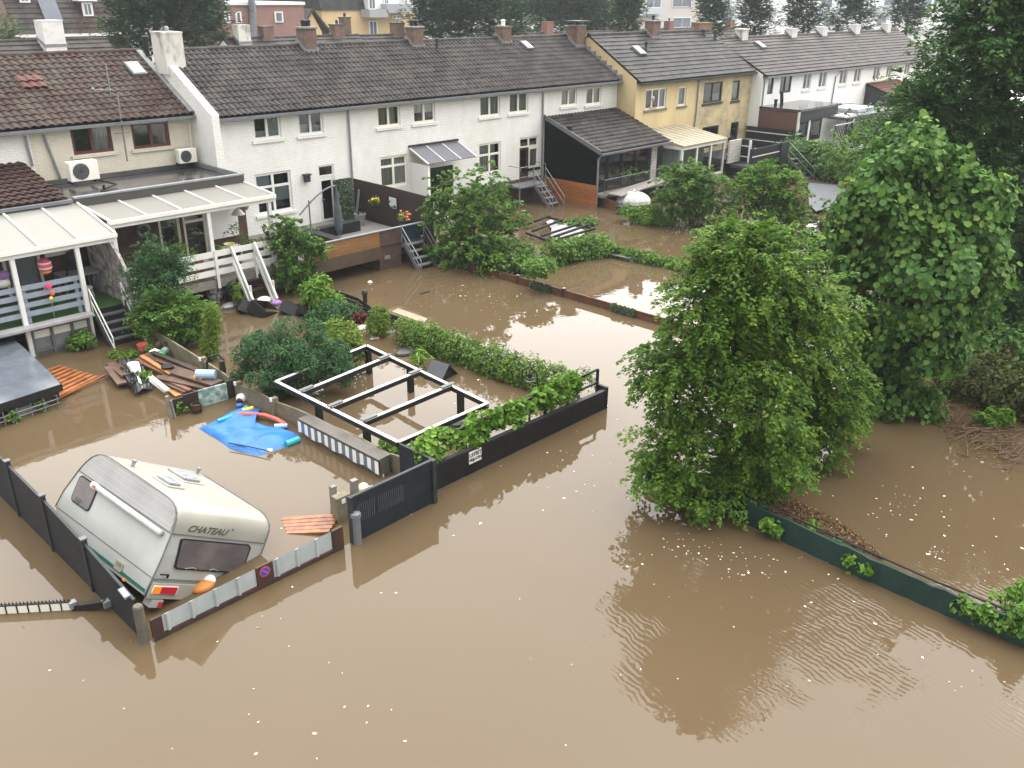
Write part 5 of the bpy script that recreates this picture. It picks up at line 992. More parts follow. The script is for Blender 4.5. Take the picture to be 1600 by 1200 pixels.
# no-parking sign
sg = thing('no_parking_sign', 'small round blue no parking sign with red ring on the brown board', 'sign', gx(411, 891)); q = gx(411, 891); ax = (A(1, 0, 0), A(0, 0, 1), A(0, -1, 0))
mb = MB(); mb.lathe((q[0], YG-.054, q[2]), [(.105, 0), (.105, .008)], 28, ax); obj('red_ring', mb, m_redp, sg)
mb = MB(); mb.lathe((q[0], YG-.0625, q[2]), [(.085, 0), (.085, .004)], 28, ax); obj('blue_disc', mb, mat('blue_sign_face', (.02, .06, .42), None, rough=.4), sg)
mb = MB(); mb.bar((q[0]-.06, YG-.069, q[2]+.06), (q[0]+.06, YG-.069, q[2]-.06), .004, .022, up=(.7, 0, .7)); obj('red_slash', mb, m_redp, sg)
# dark gate
dg_ = thing('dark_board_gate', 'tall dark blue grey board gate with frame standing in the flood', 'gate', (9.7, 12.6, -.4))
mb = MB(); mb.slab([(8.66, 12.58, -.4), (10.78, 12.62, -.4), (10.78, 12.62, 1.0), (8.66, 12.58, 1.02)], (0, .05, 0)); obj('gate_boards', mb, m_darkgate, dg_)
mb = MB(); mb.box(8.62, 8.68, 12.54, 12.655, -.4, 1.06); mb.box(10.76, 10.86, 12.56, 12.70, -.4, 1.04); mb.bar((8.69, 12.60, 1.035), (10.75, 12.64, 1.02), .07, .04); obj('gate_frame', mb, m_anthracite, dg_)
mb = MB()
for k in range(22):
    x = 8.78+k*.052+(k > 8)*.06; mb.box(x, x+.008, 12.565, 12.5795, .42+.01*(k % 3), .82)
obj('pale_slits', mb, mat('faded_stripe_paint', (.10, .12, .14), None, rough=.5), dg_)
lat = MB(); lat.slab([(10.82, 12.72, -.4), (10.82, 13.75, -.4), (10.82, 13.75, 1.0), (10.82, 12.72, 1.02)], (.05, 0, 0)); single('side_panel', lat, m_darkgate, 'dark slatted side panel returning from the tall dark gate towards the vine', 'fence panel')
# white floating debris bits on the inside
st_ = thing('rotten_post_pair', 'two weathered grey posts with a pale plate just behind the dark gate', 'posts', Z(535, 800))
a, b = Z(522, 800), Z(556, 796); mb = MB(); mb.bar(A(*a)+A(0, 0, -.3), A(*a)+A(.02, 0, .62), .12, .10); mb.bar(A(*b)+A(0, 0, -.3), A(*b)+A(0, 0, .72), .14, .12); obj('post', mb, m_greywood, st_); mb = MB(); mb.bar(A(*a)+A(.1, .05, .2), A(*b)+A(-.1, .05, .2), .03, .42); obj('plate', mb, mat('pale_plate', (.33, .32, .31), (.26, .25, .24), 3, .5), st_)
p = Z(533, 812); pp_ = thing('concrete_post', 'yellowish concrete fence post with a white tag at the end of the concrete fence', 'post', (p[0], p[1], -.4)); mb = MB(); mb.box(p[0]-.13, p[0]+.20, p[1]-.1, p[1]+.1, -.4, .58); obj('post', mb, m_concrete, pp_); mb = MB(); mb.box(p[0]-.02, p[0]+.07, p[1]-.112, p[1]-.102, .43, .53); obj('white_tag', mb, m_plasticwhite, pp_)
q = Z(568, 763, .05); bl = thing('toy_ball', 'pale yellow and blue ball floating behind the dark gate', 'ball', q); mb = MB(); mb.ell(q, (.13, .13, .13), 14, 8); obj('ball', mb, mat('cream_ball', (.7, .68, .45), None, rough=.4), bl, smooth=True); mb = MB(); mb.ell(q+A(.13, -.09, -.05), (.2, .1, .08), 12, 6); obj('blue_rim', mb, m_lightblue, bl, smooth=True)
# orange decking floating by the gate
m_deck_or = mat('wet_orange_decking', (.34, .12, .036), (.13, .045, .02), 5, .4, .2, 15)
od = thing('orange_decking_panel', 'raft of wet orange decking boards floating beside the round grey post', 'decking', Z(487, 822))
for k in range(5):
    a, b = Z(440+2*k, 812+5.2*k, -.02), Z(531-4*k, 806+4.5*k+k*1.5, .05); mb = MB(); mb.bar(a, b, .12, .05); obj('board', mb, m_deck_or, od)
# concrete slab fence along the garden divide
cf = thing('concrete_slab_fence', 'yellowish concrete slab fence between the caravan garden and the pergola garden', 'fence', (11, 20, -.4))
base = [Z(212, 524), Z(320, 588), Z(374, 622), Z(430, 649), Z(516, 686), Z(606, 733), Z(640, 752)]; tz = [.55, .52, .42, .44, .42, .45, .50]
for i in range(len(base)-1):
    a, b = base[i], base[i+1]; n = 5; mb = MB()
    for k in range(n):
        f0, f1 = k/n, (k+1)/n; p0 = a+(b-a)*f0; p1 = a+(b-a)*f1; ar = lambda f: .05*math.sin(math.pi*f); z0 = tz[i]+(tz[i+1]-tz[i])*f0+ar(f0)-.04; z1 = tz[i]+(tz[i+1]-tz[i])*f1+ar(f1)-.04
        t_ = A(-(b-a)[1], (b-a)[0], 0); t_ = t_/np.linalg.norm(t_)*.05; mb.slab([(*p0[:2], -.4), (*p1[:2], -.4), (*p1[:2], z1), (*p0[:2], z0)], t_)
    obj('concrete_slab', mb, m_concrete, cf)
for i, q in enumerate(base[1:4]):
    mb = MB(); mb.box(q[0]-.06, q[0]+.10, q[1]-.07, q[1]+.07, -.4, tz[i+1]+.06); o = obj('concrete_post', mb, m_concrete, cf)
    mb = MB(); mb.box(q[0]-.10, q[0]-.065, q[1]-.05, q[1]+.03, tz[i+1]-.02, tz[i+1]+.08); obj('white_clip', mb, m_plasticwhite, o)
# awning cassette with striped valance
A0, A1 = XP(470, 660, 10.95), XP(588, 728, 10.95); ac = thing('striped_awning_box', 'brown awning box with blue and white striped valance lying along the concrete fence', 'awning', (10.8, 16.3, 0))
a = Z(466, 657, .42); b = Z(592, 722, .42); dv = (b-a); dn = A(dv[1], -dv[0], 0); dn = dn/np.linalg.norm(dn)
if dn[0] > 0: dn = -dn
mb = MB(); mb.slab([a, b, b-dn*.34+A(0, 0, .02), a-dn*.34+A(0, 0, .02)], (0, 0, .05)); mb.slab([a-dn*.05, b-dn*.05, b-dn*.3, a-dn*.3], (0, 0, -.42)); obj('box', mb, mat('brown_grey_awning_box', (.13, .115, .10), (.09, .08, .07), 3, .5), ac)
v1 = MB(); v2 = MB(); ns = 23
for k in range(ns):
    p0 = a+dv*k/ns+dn*.02; p1 = a+dv*(k+1)/ns+dn*.02; m_ = (p0+p1)/2; t0 = -.30; sc = .045*math.sin(k*math.pi/1.5)
    (v1 if k % 2 else v2).add([p0, p1, p1+A(0, 0, t0-.0+.03*math.sin((k+1)*1.05)), p0+A(0, 0, t0+.03*math.sin(k*1.05))], [(0, 1, 2, 3)])
vo = obj('valance', v2, m_whiterender, ac); obj('blue_stripe', v1, mat('blue_grey_stripe_cloth', (.13, .16, .22), None, rough=.8), vo)
mb = MB(); mb.tube([b-dn*.1+A(0, 0, -.35), b-dn*.1+A(0, 0, -.7)], .02, 6); obj('bracket', mb, m_offwhite, ac)
# ------------------------------------------------------------------ blue tarpaulin and pool toys
tp_ = [(310, 667), (380, 634), (408, 638), (396, 660), (420, 666), (466, 676), (450, 692), (437, 699), (402, 710), (358, 698), (340, 684)]
P = [Z(*q, .05) for q in tp_]; cen = sum(P)/len(P); o = MB(); nr = 9; ns = 66
bd_ = []
for k in range(ns):
    f = k/ns*len(P); i = int(f); bd_.append(P[i]+(P[(i+1) % len(P)]-P[i])*(f-i))
o.v.append(tuple(cen+A(0, 0, .12)))
for j in range(1, nr+1):
    for k in range(ns):
        q = cen+(bd_[k]-cen)*(j/nr); a_ = 2*math.pi*k/ns; hz = .05*math.sin(q[0]*5+q[1]*3)+.06*abs(math.sin(q[0]*2.6-q[1]*3.7))+.04*math.sin(q[1]*9+q[0]*4)
        o.v.append((q[0], q[1], .03+hz*(1-(j/nr)**3)*1.2+(.06 if j < nr else -.03)))
for k in range(ns): o.f.append((0, 1+k, 1+(k+1) % ns))
for j in range(nr-1):
    for k in range(ns): o.f.append((1+j*ns+k, 1+(j+1)*ns+k, 1+(j+1)*ns+(k+1) % ns, 1+j*ns+(k+1) % ns))
single('blue_tarpaulin', o, mat('blue_tarpaulin', (.004, .098, .35), (.008, .145, .46), 3, .5, .35, 12), 'crumpled bright blue tarpaulin floating beside the concrete fence', 'tarpaulin', smooth=True)
def noodle(name, px, z, r, m, label, cat='pool noodle', grp='floating pool noodles'):
    mb = MB(); mb.tube([Z(x, y, z) for x, y in px], r, 10); single(name, mb, m, label, cat, grp, smooth=False)
noodle('pool_noodle', [(373, 647), (395, 647), (415, 649), (432, 655), (446, 663)], .13, .055, m_coral, 'coral red pool noodle curving along the back of the blue tarpaulin')
noodle('pool_noodle', [(379, 642), (395, 637)], .15, .05, m_yellowp, 'short yellow foam noodle at the top corner of the blue tarpaulin')
noodle('pool_noodle', [(340, 658), (360, 651), (378, 641), (386, 636)], .10, .05, m_cyan, 'turquoise noodle along the left edge of the blue tarpaulin')
noodle('pool_noodle', [(429, 666), (449, 665)], .10, .06, m_lightblue, 'pale blue grey foam piece at the right end of the coral noodle')
noodle('pool_noodle', [(447, 694), (467, 686)], .06, .08, m_cyan, 'short teal float against the end of the striped awning box')
noodle('pole', [(357, 692), (390, 698), (421, 705)], .12, .014, m_black, 'thin black pole with a white end across the front of the blue tarpaulin', 'pole', None)
q = Z(421, 704, .08); mb = MB(); mb.ell(q, (.09, .06, .05), 8, 5); single('white_scrap', mb, m_plasticwhite, 'white scrap at the end of the thin black pole', 'scrap')
q = Z(377, 622, .08); t = thing('white_football', 'white ball with dark patch floating above the blue tarpaulin', 'ball', q); mb = MB(); mb.ell(q, (.14, .14, .13), 14, 9); obj('ball', mb, m_plasticwhite, t, smooth=True); mb = MB(); mb.ell(q+A(-.06, -.05, -.03), (.10, .09, .1), 10, 6); obj('brown_patch', mb, m_brownwood, t, smooth=True)
q = Z(374, 634, .03); mb = MB(); mb.lathe(q, [(.07, -.03), (.09, .03), (.07, .05)], 12); single('blue_cup', mb, m_bluep, 'small blue cup floating just below the white ball', 'cup')
# ------------------------------------------------------------------ wreckage in front of the left deck
def plank(px, z0, z1, w, h, m, label, name='loose_plank', cat='plank', grp='loose planks of the wreckage'):
    (x0, y0), (x1, y1) = px; f = lambda x, y: (150+x/5, 520+y/5); mb = MB(); a = Z(*f(x0, y0), z0); b = Z(*f(x1, y1), z1); mb.bar(a, b, w, h); return single(name, mb, m, label, cat, grp)
m_bp = mat('brown_wet_plank', (.105, .058, .038), (.065, .038, .026), 4, .45, .2, 20); m_rp = mat('red_brown_plank', (.20, .085, .045), (.13, .055, .032), 4, .5, .2, 20); m_op = mat('orange_plank', (.40, .19, .05), (.28, .12, .035), 4, .5, .2, 20)
plank(((100, 265), (205, 400)), .25, .16, .26, .05, m_bp, 'dark brown plank at the left edge of the wreckage, with a black end')
plank(((120, 235), (240, 330)), .20, .28, .30, .05, m_bp, 'wide brown board partly under the crumpled black sheet')
plank(((325, 205), (560, 315)), .22, .20, .24, .04, m_rp, 'red brown plank in the middle of the wreckage')
plank(((355, 180), (585, 320)), .30, .26, .13, .04, m_op, 'bright orange plank lying on top of the red brown ones')
plank(((390, 165), (830, 320)), .24, .20, .40, .05, m_bp, 'long wide brown board at the back of the wreckage, along the concrete fence')
plank(((440, 150), (800, 300)), .34, .26, .14, .05, m_darkboards, 'narrow black brown beam behind the long wide board')
plank(((600, 290), (950, 395)), .26, .30, .42, .05, m_bp, 'broad flat brown panel at the right of the wreckage')
plank(((500, 345), (900, 430)), .18, .20, .30, .05, m_bp, 'brown board below the broad panel, pointing at the low dark fence')
plank(((480, 340), (735, 450)), .14, .16, .12, .05, m_rp, 'reddish lath below the broad panel')
plank(((470, 365), (700, 465)), .10, .12, .10, .05, m_bp, 'dark lath at the front edge of the wreckage')
plank(((560, 385), (830, 465)), .08, .10, .14, .04, m_rp, 'red brown board afloat in front of the dark laths')
plank(((575, 430), (650, 490)), .04, .05, .22, .03, m_op, 'short orange board just under the water beside the low dark fence')
plank(((420, 340), (560, 450)), .28, .22, .13, .05, m_white, 'white plastic board leaning over the front of the wreckage', 'white_board', 'board', 'white boards of the wreckage')
plank(((405, 362), (540, 460)), .22, .16, .06, .05, m_white, 'narrow white batten beside the wider white board', 'white_board', 'board', 'white boards of the wreckage')
plank(((330, 345), (358, 430)), .26, .20, .06, .05, m_white, 'short white batten on the crumpled black sheet', 'white_board', 'board', 'white boards of the wreckage')
plank(((860, 440), (965, 405)), .34, .36, .05, .05, m_black, 'short black bar on the top of the low dark fence', 'black_bar', 'bar', None)
f5 = lambda x, y: (150+x/5, 520+y/5)
pg = [(150, 225), (230, 215), (330, 225), (380, 260), (435, 400), (330, 450), (300, 455), (240, 380), (180, 300)]; P = [Z(*f5(*q), .2) for q in pg]; cen = sum(P)/len(P); o = MB(); ns = 54; nr = 8; bd_ = []
for k in range(ns): f = k/ns*len(P); i = int(f); bd_.append(P[i]+(P[(i+1) % len(P)]-P[i])*(f-i))
o.v.append(tuple(cen+A(0, 0, .15)))
for j in range(1, nr+1):
    for k in range(ns): q = cen+(bd_[k]-cen)*(j/nr); o.v.append((q[0], q[1], .22+.10*rng.random()*(1 if j < nr else .4)+.06*math.sin(q[0]*7+q[1]*4)-(.12 if j == nr else 0)))
for k in range(ns): o.f.append((0, 1+k, 1+(k+1) % ns))
for j in range(nr-1):
    for k in range(ns): o.f.append((1+j*ns+k, 1+(j+1)*ns+k, 1+(j+1)*ns+(k+1) % ns, 1+j*ns+(k+1) % ns))
single('black_plastic_sheet', o, mat('black_foil', (.012, .013, .015), (.03, .032, .035), 6, .3, .4, 14), 'crumpled black plastic sheet heaped over planks', 'plastic sheet')
q = Z(*f5(312, 300), .3); mb = MB(); mb.lathe(q-A(0, 0, .05), [(.13, 0), (.16, .26), (.15, .26), (.12, .03)], 14); mb.v = [(x, y+(z-q[2])*.5, z) for x, y, z in mb.v]; single('white_bucket', mb, m_plasticwhite, 'white bucket tipped on the crumpled black sheet', 'bucket')
q = Z(*f5(560, 272), .3); mb = MB(); mb.lathe(q, [(.16, 0), (.18, .06), (.15, .07)], 14); single('round_tray', mb, m_black, 'round black tray on the brown planks', 'tray')
a, b = Z(*f5(785, 322), .42), Z(*f5(935, 325), .42); t = thing('foam_roll', 'light blue rolled foam mat lying on the broad brown panel', 'foam roll', (a+b)/2); mb = MB(); mb.tube([a, b], .13, 14); obj('roll', mb, m_lightblue, t); mb = MB(); mb.tube([a-(b-a)*.02, a], .07, 12); obj('roll_core', mb, m_cyan, t)
a, b = Z(*f5(772, 348), .3), Z(*f5(835, 362), .3); mb = MB(); mb.tube([a, b], .07, 10); single('orange_tube', mb, m_orangep, 'short orange tube under the light blue foam roll', 'tube')
q = Z(*f5(370, 135), .12); mb = MB(); mb.lathe(q, [(.12, 0), (.17, .2), (.15, .2), (.11, .03)], 14); single('red_flower_pot', mb, m_coral, 'red flower pot afloat behind the planks', 'pot')
q = Z(*f5(465, 150), .2); mb = MB(); mb.ell(q, (.22, .12, .12), 12, 7); single('white_bag', mb, m_plasticwhite, 'white plastic bag next to the green one behind the wreckage', 'bag')
q = Z(*f5(500, 170), .2); mb = MB(); mb.ell(q, (.2, .13, .11), 12, 7); single('green_bag', mb, m_greenp, 'bright green plastic bag behind the wreckage', 'bag')
q = Z(*f5(540, 140), .25); mb = MB(); mb.ell(q, (.14, .1, .12), 10, 6); single('grey_bag', mb, m_galv, 'pale grey bundle against the concrete fence', 'bag')
q = Z(*f5(490, 105), .35); mb = MB(); mb.ell(q, (.12, .1, .16), 10, 6); single('brown_sack', mb, m_brownwood, 'small brown sack behind the white and green bags', 'sack')
for i, (x, y, rx, ry, m_, lb) in enumerate([(160, 160, 60, 20, m_leafyellow, 'yellow green water plants drifting left of the wreckage'), (285, 165, 32, 20, m_leaflight, 'bright yellow green plant clump drifting behind the black sheet'), (215, 190, 40, 10, m_leafyellow, 'thin yellow green weed just behind the black sheet'), (425, 125, 30, 30, m_leafmid, 'small leafy plant beside the red flower pot'), (385, 335, 42, 42, m_leafmid, 'uprooted green plant lying on the black sheet by the white boards')]):
    q = Z(*f5(x, y), .08 if i < 3 else .28); k = depth(q)/F_PX/5; single('drifting_plant', clumps([(q, A(rx*k, rx*k, max(.06, ry*k*.7)))], 26, 10, .12, .10), m_, lb, 'plant', 'drifting plants of the wreckage')
# low dark fence with picture panel
lw = thing('low_dark_fence', 'low dark board fence with a green white picture panel in front of the wreckage', 'fence', (9.9, 20.7, -.4)); a, b = Z(270, 648), Z(372, 618)
def along(f, z=0): return a+(b-a)*f+A(0, 0, z)
for k, (f0, f1, zt_) in enumerate([(0, .18, .42), (.185, .40, .46), (.83, 1.0, .50)]):
    mb = MB(); mb.bar(along(f0, .02), along(f1, .02), .05, zt_*2-.04); obj('dark_board', mb, m_darkboards, lw)
mb = MB(); mb.bar(along(.40, .06), along(.83, .06)-A(0, .03, 0), .04, .82); obj('picture_panel', mb, mat('mottled_green_white_picture', (.40, .50, .47), (.14, .22, .20), 7, .4, lo=.42, hi=.58), lw)
mb = MB(); mb.bar(a+A(-.1, -.15, -.4), a+A(-.14, -.15, .62), .08, .08); mb.bar(a+A(.0, -.2, -.4), a+A(-.08, -.2, .5), .05, .05); obj('fence_post', mb, m_greywood, lw)
for (px, py, h_) in ((205, 640, .3), (290, 590, .0)):
    pass
q = Z(305, 642); mb = MB(); mb.lathe((q[0], q[1]-.1, -.1), [(.10, 0), (.15, .2), (.14, .34), (.12, .34), (.12, .28)], 14); single('brown_pot', mb, m_brownwood, 'brown round pot standing in front of the picture panel', 'pot')
single('small_leafy_plant', clumps([pe(284, 638, 7, 9, hdist(Z(284, 646)))], 12, 10, .12, .10), m_leafmid, 'small green plant growing in front of the low dark fence', 'plant')
ld = MB(); f_ = [f5(868, 300), f5(868, 225), f5(890, 185), f5(955, 170), f5(990, 205), f5(1010, 300)]; s_ = hdist(Z(*f5(940, 395))); ld.tube([HP(*q, s_) for q in f_], .035, 8); single('pool_ladder_rail', ld, m_black, 'black bent tube rail arching above the foam roll', 'ladder rail')
mb = MB(); q = Z(*f5(1005, 415)); mb.box(q[0]-.06, q[0]+.06, q[1]-.06, q[1]+.06, -.3, .75); single('dark_post', mb, m_darkboards, 'dark wooden post at the foot of the black tube rail', 'post')
# grey gazebo roof at the left edge
gz_ = thing('sunken_gazebo', 'grey sheet roof of a sunken gazebo at the left edge of the water', 'gazebo', Z(40, 620))
a, b, c = Z(20, 530, .62), Z(95, 601, .55), Z(0, 632, .55); dX = Z(0, 632, .55)-b; l_ = b+dX*2.2; k_ = a+dX*2.2
mb = MB(); rows = 10; cols = 14
for i in range(rows+1):
    for j in range(cols+1):
        u, v = i/rows, j/cols; p = a+(b-a)*u+(k_-a)*v*(1-u)+(l_-b)*v*u; mb.v.append(tuple(p+A(0, 0, .10*math.sin(math.pi*u)+.018*math.sin(9*u+14*v))))
for i in range(rows):
    for j in range(cols): mb.f.append((i*(cols+1)+j, i*(cols+1)+j+1, (i+1)*(cols+1)+j+1, (i+1)*(cols+1)+j))
obj('canopy', mb, mat('wet_grey_canopy', (.075, .09, .11), (.11, .125, .145), 1.5, .16, .1, 6), gz_, smooth=True)
mb = MB(); mb.slab([b+A(0, 0, .02), l_+A(0, 0, .02), l_-A(0, 0, .22), b-A(0, 0, .16)], (0, -.03, 0)); mb.slab([b+A(.0, 0, .02), a+A(0, 0, .02), a-A(0, 0, .12), b-A(0, 0, .16)], (.03, 0, 0)); obj('valance', mb, m_black, gz_)
mb = MB(); mb.bar(b-A(.1, -.1, 1), b-A(.1, -.1, .1), .06, .06); mb.bar(b+(l_-b)*.2-A(0, -.1, .25), b+(l_-b)*.95-A(0, -.1, .25), .05, .05); obj('leg', mb, m_anthracite, gz_)
mb = MB(); y_ = -.12
for k in range(6):
    p = b+(l_-b)*(.06+.1*k)+A(0, y_, 0); mb.tube([p-A(0, 0, .7), p-A(0, 0, .18)], .012, 5)
p, q = b+(l_-b)*.04+A(0, y_, -.3), b+(l_-b)*.6+A(0, y_, -.3); mb.tube([p, q], .012, 5); mb.tube([p+A(0, 0, -.12), q+A(0, 0, -.12)], .012, 5); single('wire_rack', mb, m_galv, 'thin wire plant rack standing in front of the grey gazebo roof', 'rack')
q = Z(37, 638, .12); mb = MB(); mb.box(q[0]-.3, q[0]+.3, q[1]-.12, q[1]+.12, q[2]-.15, q[2]+.1); single('flower_trough', mb, m_galv, 'pale grey flower trough floating in front of the gazebo', 'trough')
for px, lb in (((64, 632), 'spindly green plant by the corner of the gazebo'), ((20, 650), 'small weed in the water below the gazebo edge')):
    single('water_weed', clumps([pe(px[0], px[1], 9, 9, hdist(Z(px[0], px[1]+9)))], 12, 9, .14, .10), m_leafmid, lb, 'plant')
# tilted slatted orange screen beside it
so = thing('orange_slat_screen', 'tilted orange slatted screen sinking beside the grey gazebo', 'screen', Z(110, 600))
for k in range(8):
    f = k/7; a = Z(70+16*f, 580+40*f, .22-.02*f); b = Z(96+59*f, 571+15*f, -.03); mb = MB(); mb.bar(a, b, .13, .035); obj('slat', mb, m_orangeplain, so)
a, b = Z(90, 622, .10), Z(166, 586, .08); mb = MB(); mb.bar(a, b, .05, .05); obj('side_rail', mb, m_orangeplain, so)
# balloon lantern, wind spinner, furniture on the left deck
q = YP(70, 415, 27.9); t = thing('paper_lantern', 'pink and orange striped paper balloon hanging under the left veranda', 'lantern', q); cols = [mat('pink_band', (.60, .07, .17), None, rough=.7), m_whiterender, mat('coral_band', (.62, .12, .08), None, rough=.7), m_flow_y]
mb = MB(); mb.ell(q, (.19, .19, .24), 16, 10); mb.v = [(x, y, z if z > q[2] else q[2]-(q[2]-z)*1.15) for x, y, z in mb.v]; bo_ = obj('balloon', mb, cols[0], t)
for zz, r, m_, h_ in ((.09, .185, m_whiterender, .022), (-.0, .196, cols[2], .03), (-.06, .19, m_whiterender, .018), (-.15, .15, m_orangep, .05)):
    mb = MB(); mb.lathe((q[0], q[1], q[2]+zz), [(r, -h_), (r+.006, 0), (r, h_)], 18); obj('stripe_band', mb, m_, bo_)
mb = MB(); mb.tube([q+A(0, 0, .24), q+A(0, 0, .62)], .006, 4); obj('string', mb, m_black, t)
t = thing('wind_spinner', 'colourful wind spinner on a thin stick at the blue grey railing', 'wind spinner', YP(84, 480, 27.3)); 
for (px, py, r, m_) in ((76, 447, .10, m_pink), (82, 458, .08, m_coral), (80, 466, .06, m_flow_y), (86, 470, .05, m_greenp)):
    q = YP(px, py, 27.35); mb = MB(); mb.ell(q, (r, .03, r), 8, 5); obj('petal', mb, m_, t)
mb = MB(); mb.tube([YP(78, 455, 27.35), YP(85, 495, 27.35)], .01, 5); obj('stick', mb, m_galv, t)
for px, py, m_, lb in ((3, 430, m_purple, 'purple flowered cushion at the left edge of the turf deck'), (4, 443, m_offwhite, 'pale cushion below the purple one on the turf deck')):
    q = YP(px, py, 28.3); mb = MB(); mb.ell(q, (.22, .15, .14), 12, 7); single('cushion', mb, m_, lb, 'cushion')
t = thing('garden_table', 'pale grey table with curved tap on the turf deck near the steps', 'table', (10.2, 29.3, .98)); mb = MB(); mb.box(9.75, 10.9, 28.9, 29.7, 1.68, 1.74); obj('table_top', mb, m_galv, t)
for x, y in ((9.8, 28.95), (10.8, 28.95), (9.8, 29.65), (10.8, 29.65)): mb = MB(); mb.box(x-.03, x+.03, y-.03, y+.03, .985, 1.675); obj('leg', mb, m_grey, t)
q = YP(103, 428, 29.0); mb = MB(); mb.tube([(9.95, 29.1, 1.742), (9.95, 29.1, 1.9), (10.1, 29.1, 1.95), (10.3, 29.1, 1.92)], .05, 8); single('black_tool', mb, m_black, 'black curved tool lying on the pale table', 'tool')
t = thing('kettle_grill', 'small white stool under the pale table', 'stool', (10.35, 28.8, .98)); t.name = 'white_stool'
mb = MB(); mb.lathe((10.35, 28.75, 1.3), [(.17, 0), (.17, .05)], 12); obj('seat', mb, m_white, t)
for a_ in range(3): mb = MB(); mb.bar((10.35+.12*math.cos(a_*2.1), 28.75+.12*math.sin(a_*2.1), 1.298), (10.35+.18*math.cos(a_*2.1), 28.75+.18*math.sin(a_*2.1), .985), .03, .03); obj('leg', mb, m_white, t)
t = thing('barbecue', 'dark covered barbecue standing on the turf deck behind the right post', 'barbecue', (10.45, 29.75, .98)); mb = MB(); mb.lathe((10.5, 29.85, 1.75), [(.05, 0), (.25, .12), (.28, .3), (.2, .5), (.05, .58)], 12); obj('lid', mb, m_anthracite, t)
# pots and plants on the second deck
specs = [(11.7, 28.3, .3, .5, m_leafdark, 'leafy dark plant by the left post of the longer veranda'), (12.4, 28.3, .32, .45, m_leafmid, 'bushy plant on the white rail left of the conifer'), (13.2, 28.2, .22, .55, m_leafdark, 'narrow pointed plant behind the white rail'), (13.6, 28.25, .3, .38, m_leafyellow, 'yellowish grass in a pot left of the middle post'), (14.75, 28.3, .2, .25, m_leaflight, 'small bright plant right of the middle post'), (16.3, 28.2, .3, .22, m_leafyellow, 'yellow green trough plant at the right of the white rail'), (15.9, 29.0, .4, .6, m_leafdark, 'tall dark spiky plant under the right end of the longer veranda')]
for x, y, fr, fh, m_, lb in specs: potplant('potted_plant', lb, (x, y, 1.25 if y < 28.6 else 1.0), .16, .35, m_anthracite if x > 14 else m_terracotta, m_, fr, fh, n=24, leaf=.10)
q = (15.3, 28.7, .9); t = thing('garden_table', 'white garden table with a yellow bowl under the longer veranda', 'table', q); mb = MB(); mb.box(14.95, 15.9, 28.4, 29.0, 1.66, 1.70); obj('table_top', mb, m_offwhite, t)
for x in (15.0, 15.85): mb = MB(); mb.box(x-.03, x+.03, 28.65, 28.75, .905, 1.655); obj('leg', mb, m_offwhite, t)
mb = MB(); mb.lathe((15.4, 28.65, 1.705), [(.08, 0), (.2, .16), (.18, .16), (.07, .03)], 16); single('yellow_bowl', mb, mat('pale_yellow_bowl', (.60, .58, .25), None, rough=.4), 'pale yellow bowl on the white garden table', 'bowl')
q = YP(383, 320, 29.4); mb = MB(); mb.ell(q, (.14, .14, .2), 12, 8); single('wicker_lamp', mb, mat('wicker', (.35, .26, .14), None, rough=.8), 'wicker lamp shade hanging under the right end of the longer veranda', 'lamp'); mb = MB(); mb.lathe(YP(372, 335, 29.0), [(.25, 0), (.12, .16), (.03, .22)], 14); single('white_lamp_shade', mb, m_white, 'white dish lamp beside the pale roller blind', 'lamp')
q = YP(225, 360, 29.7); mb = MB()
mb.tube([(q[0]+.2*math.cos(a*.524), 29.75, q[2]+.2*math.sin(a*.524)) for a in range(13)], .06, 6); single('door_wreath', mb, m_galv, 'grey round wreath hanging behind the conifer under the longer veranda', 'wreath')
# under the second deck
t = thing('bagged_pushchair', 'grey patterned bag on a folded pushchair under the white railed deck', 'pushchair', Z(338, 470)); q = Z(338, 472); mb = MB(); mb.ell(q+A(0, 0, .35), (.3, .22, .38), 12, 8); obj('bag', mb, mat('speckled_bag', (.35, .34, .36), (.05, .05, .06), 9, .7, lo=.45, hi=.55), t); mb = MB(); mb.tube([q+A(.3, 0, -.2), q+A(.35, -.1, .7), q+A(.1, -.1, .8)], .02, 6); obj('frame', mb, m_black, t)
single('yellow_green_shrub', clumps([pe(372, 463, 8, 16, hdist(Z(372, 480)))], 22, 12, .14, .10), m_leafyellow, 'small yellow green shrub at the foot of the white wooden stair', 'plant')
single('blue_green_shrub', clumps([pe(365, 446, 12, 10, hdist(Z(368, 470)))], 26, 12, .16, .10), m_conifer, 'blue green shrub under the white railed deck', 'plant')
for px, sz, m_, lb in (((360, 478), (.35, .2, .12), m_galv, 'pale enamel basin afloat below the white wooden stair'), ((412, 470), (.3, .2, .16), m_plasticwhite, 'white plastic bags at the foot of the white wooden stair'), ((432, 473), (.2, .15, .1), m_purple, 'lilac cloth beside the black crates'), ((408, 474), (.1, .1, .1), m_yellowp, 'yellow toy at the foot of the white wooden stair')):
    q = Z(*px, .05); mb = MB(); mb.ell(q, sz, 12, 7); single('floating_item', mb, m_, lb, 'flotsam')
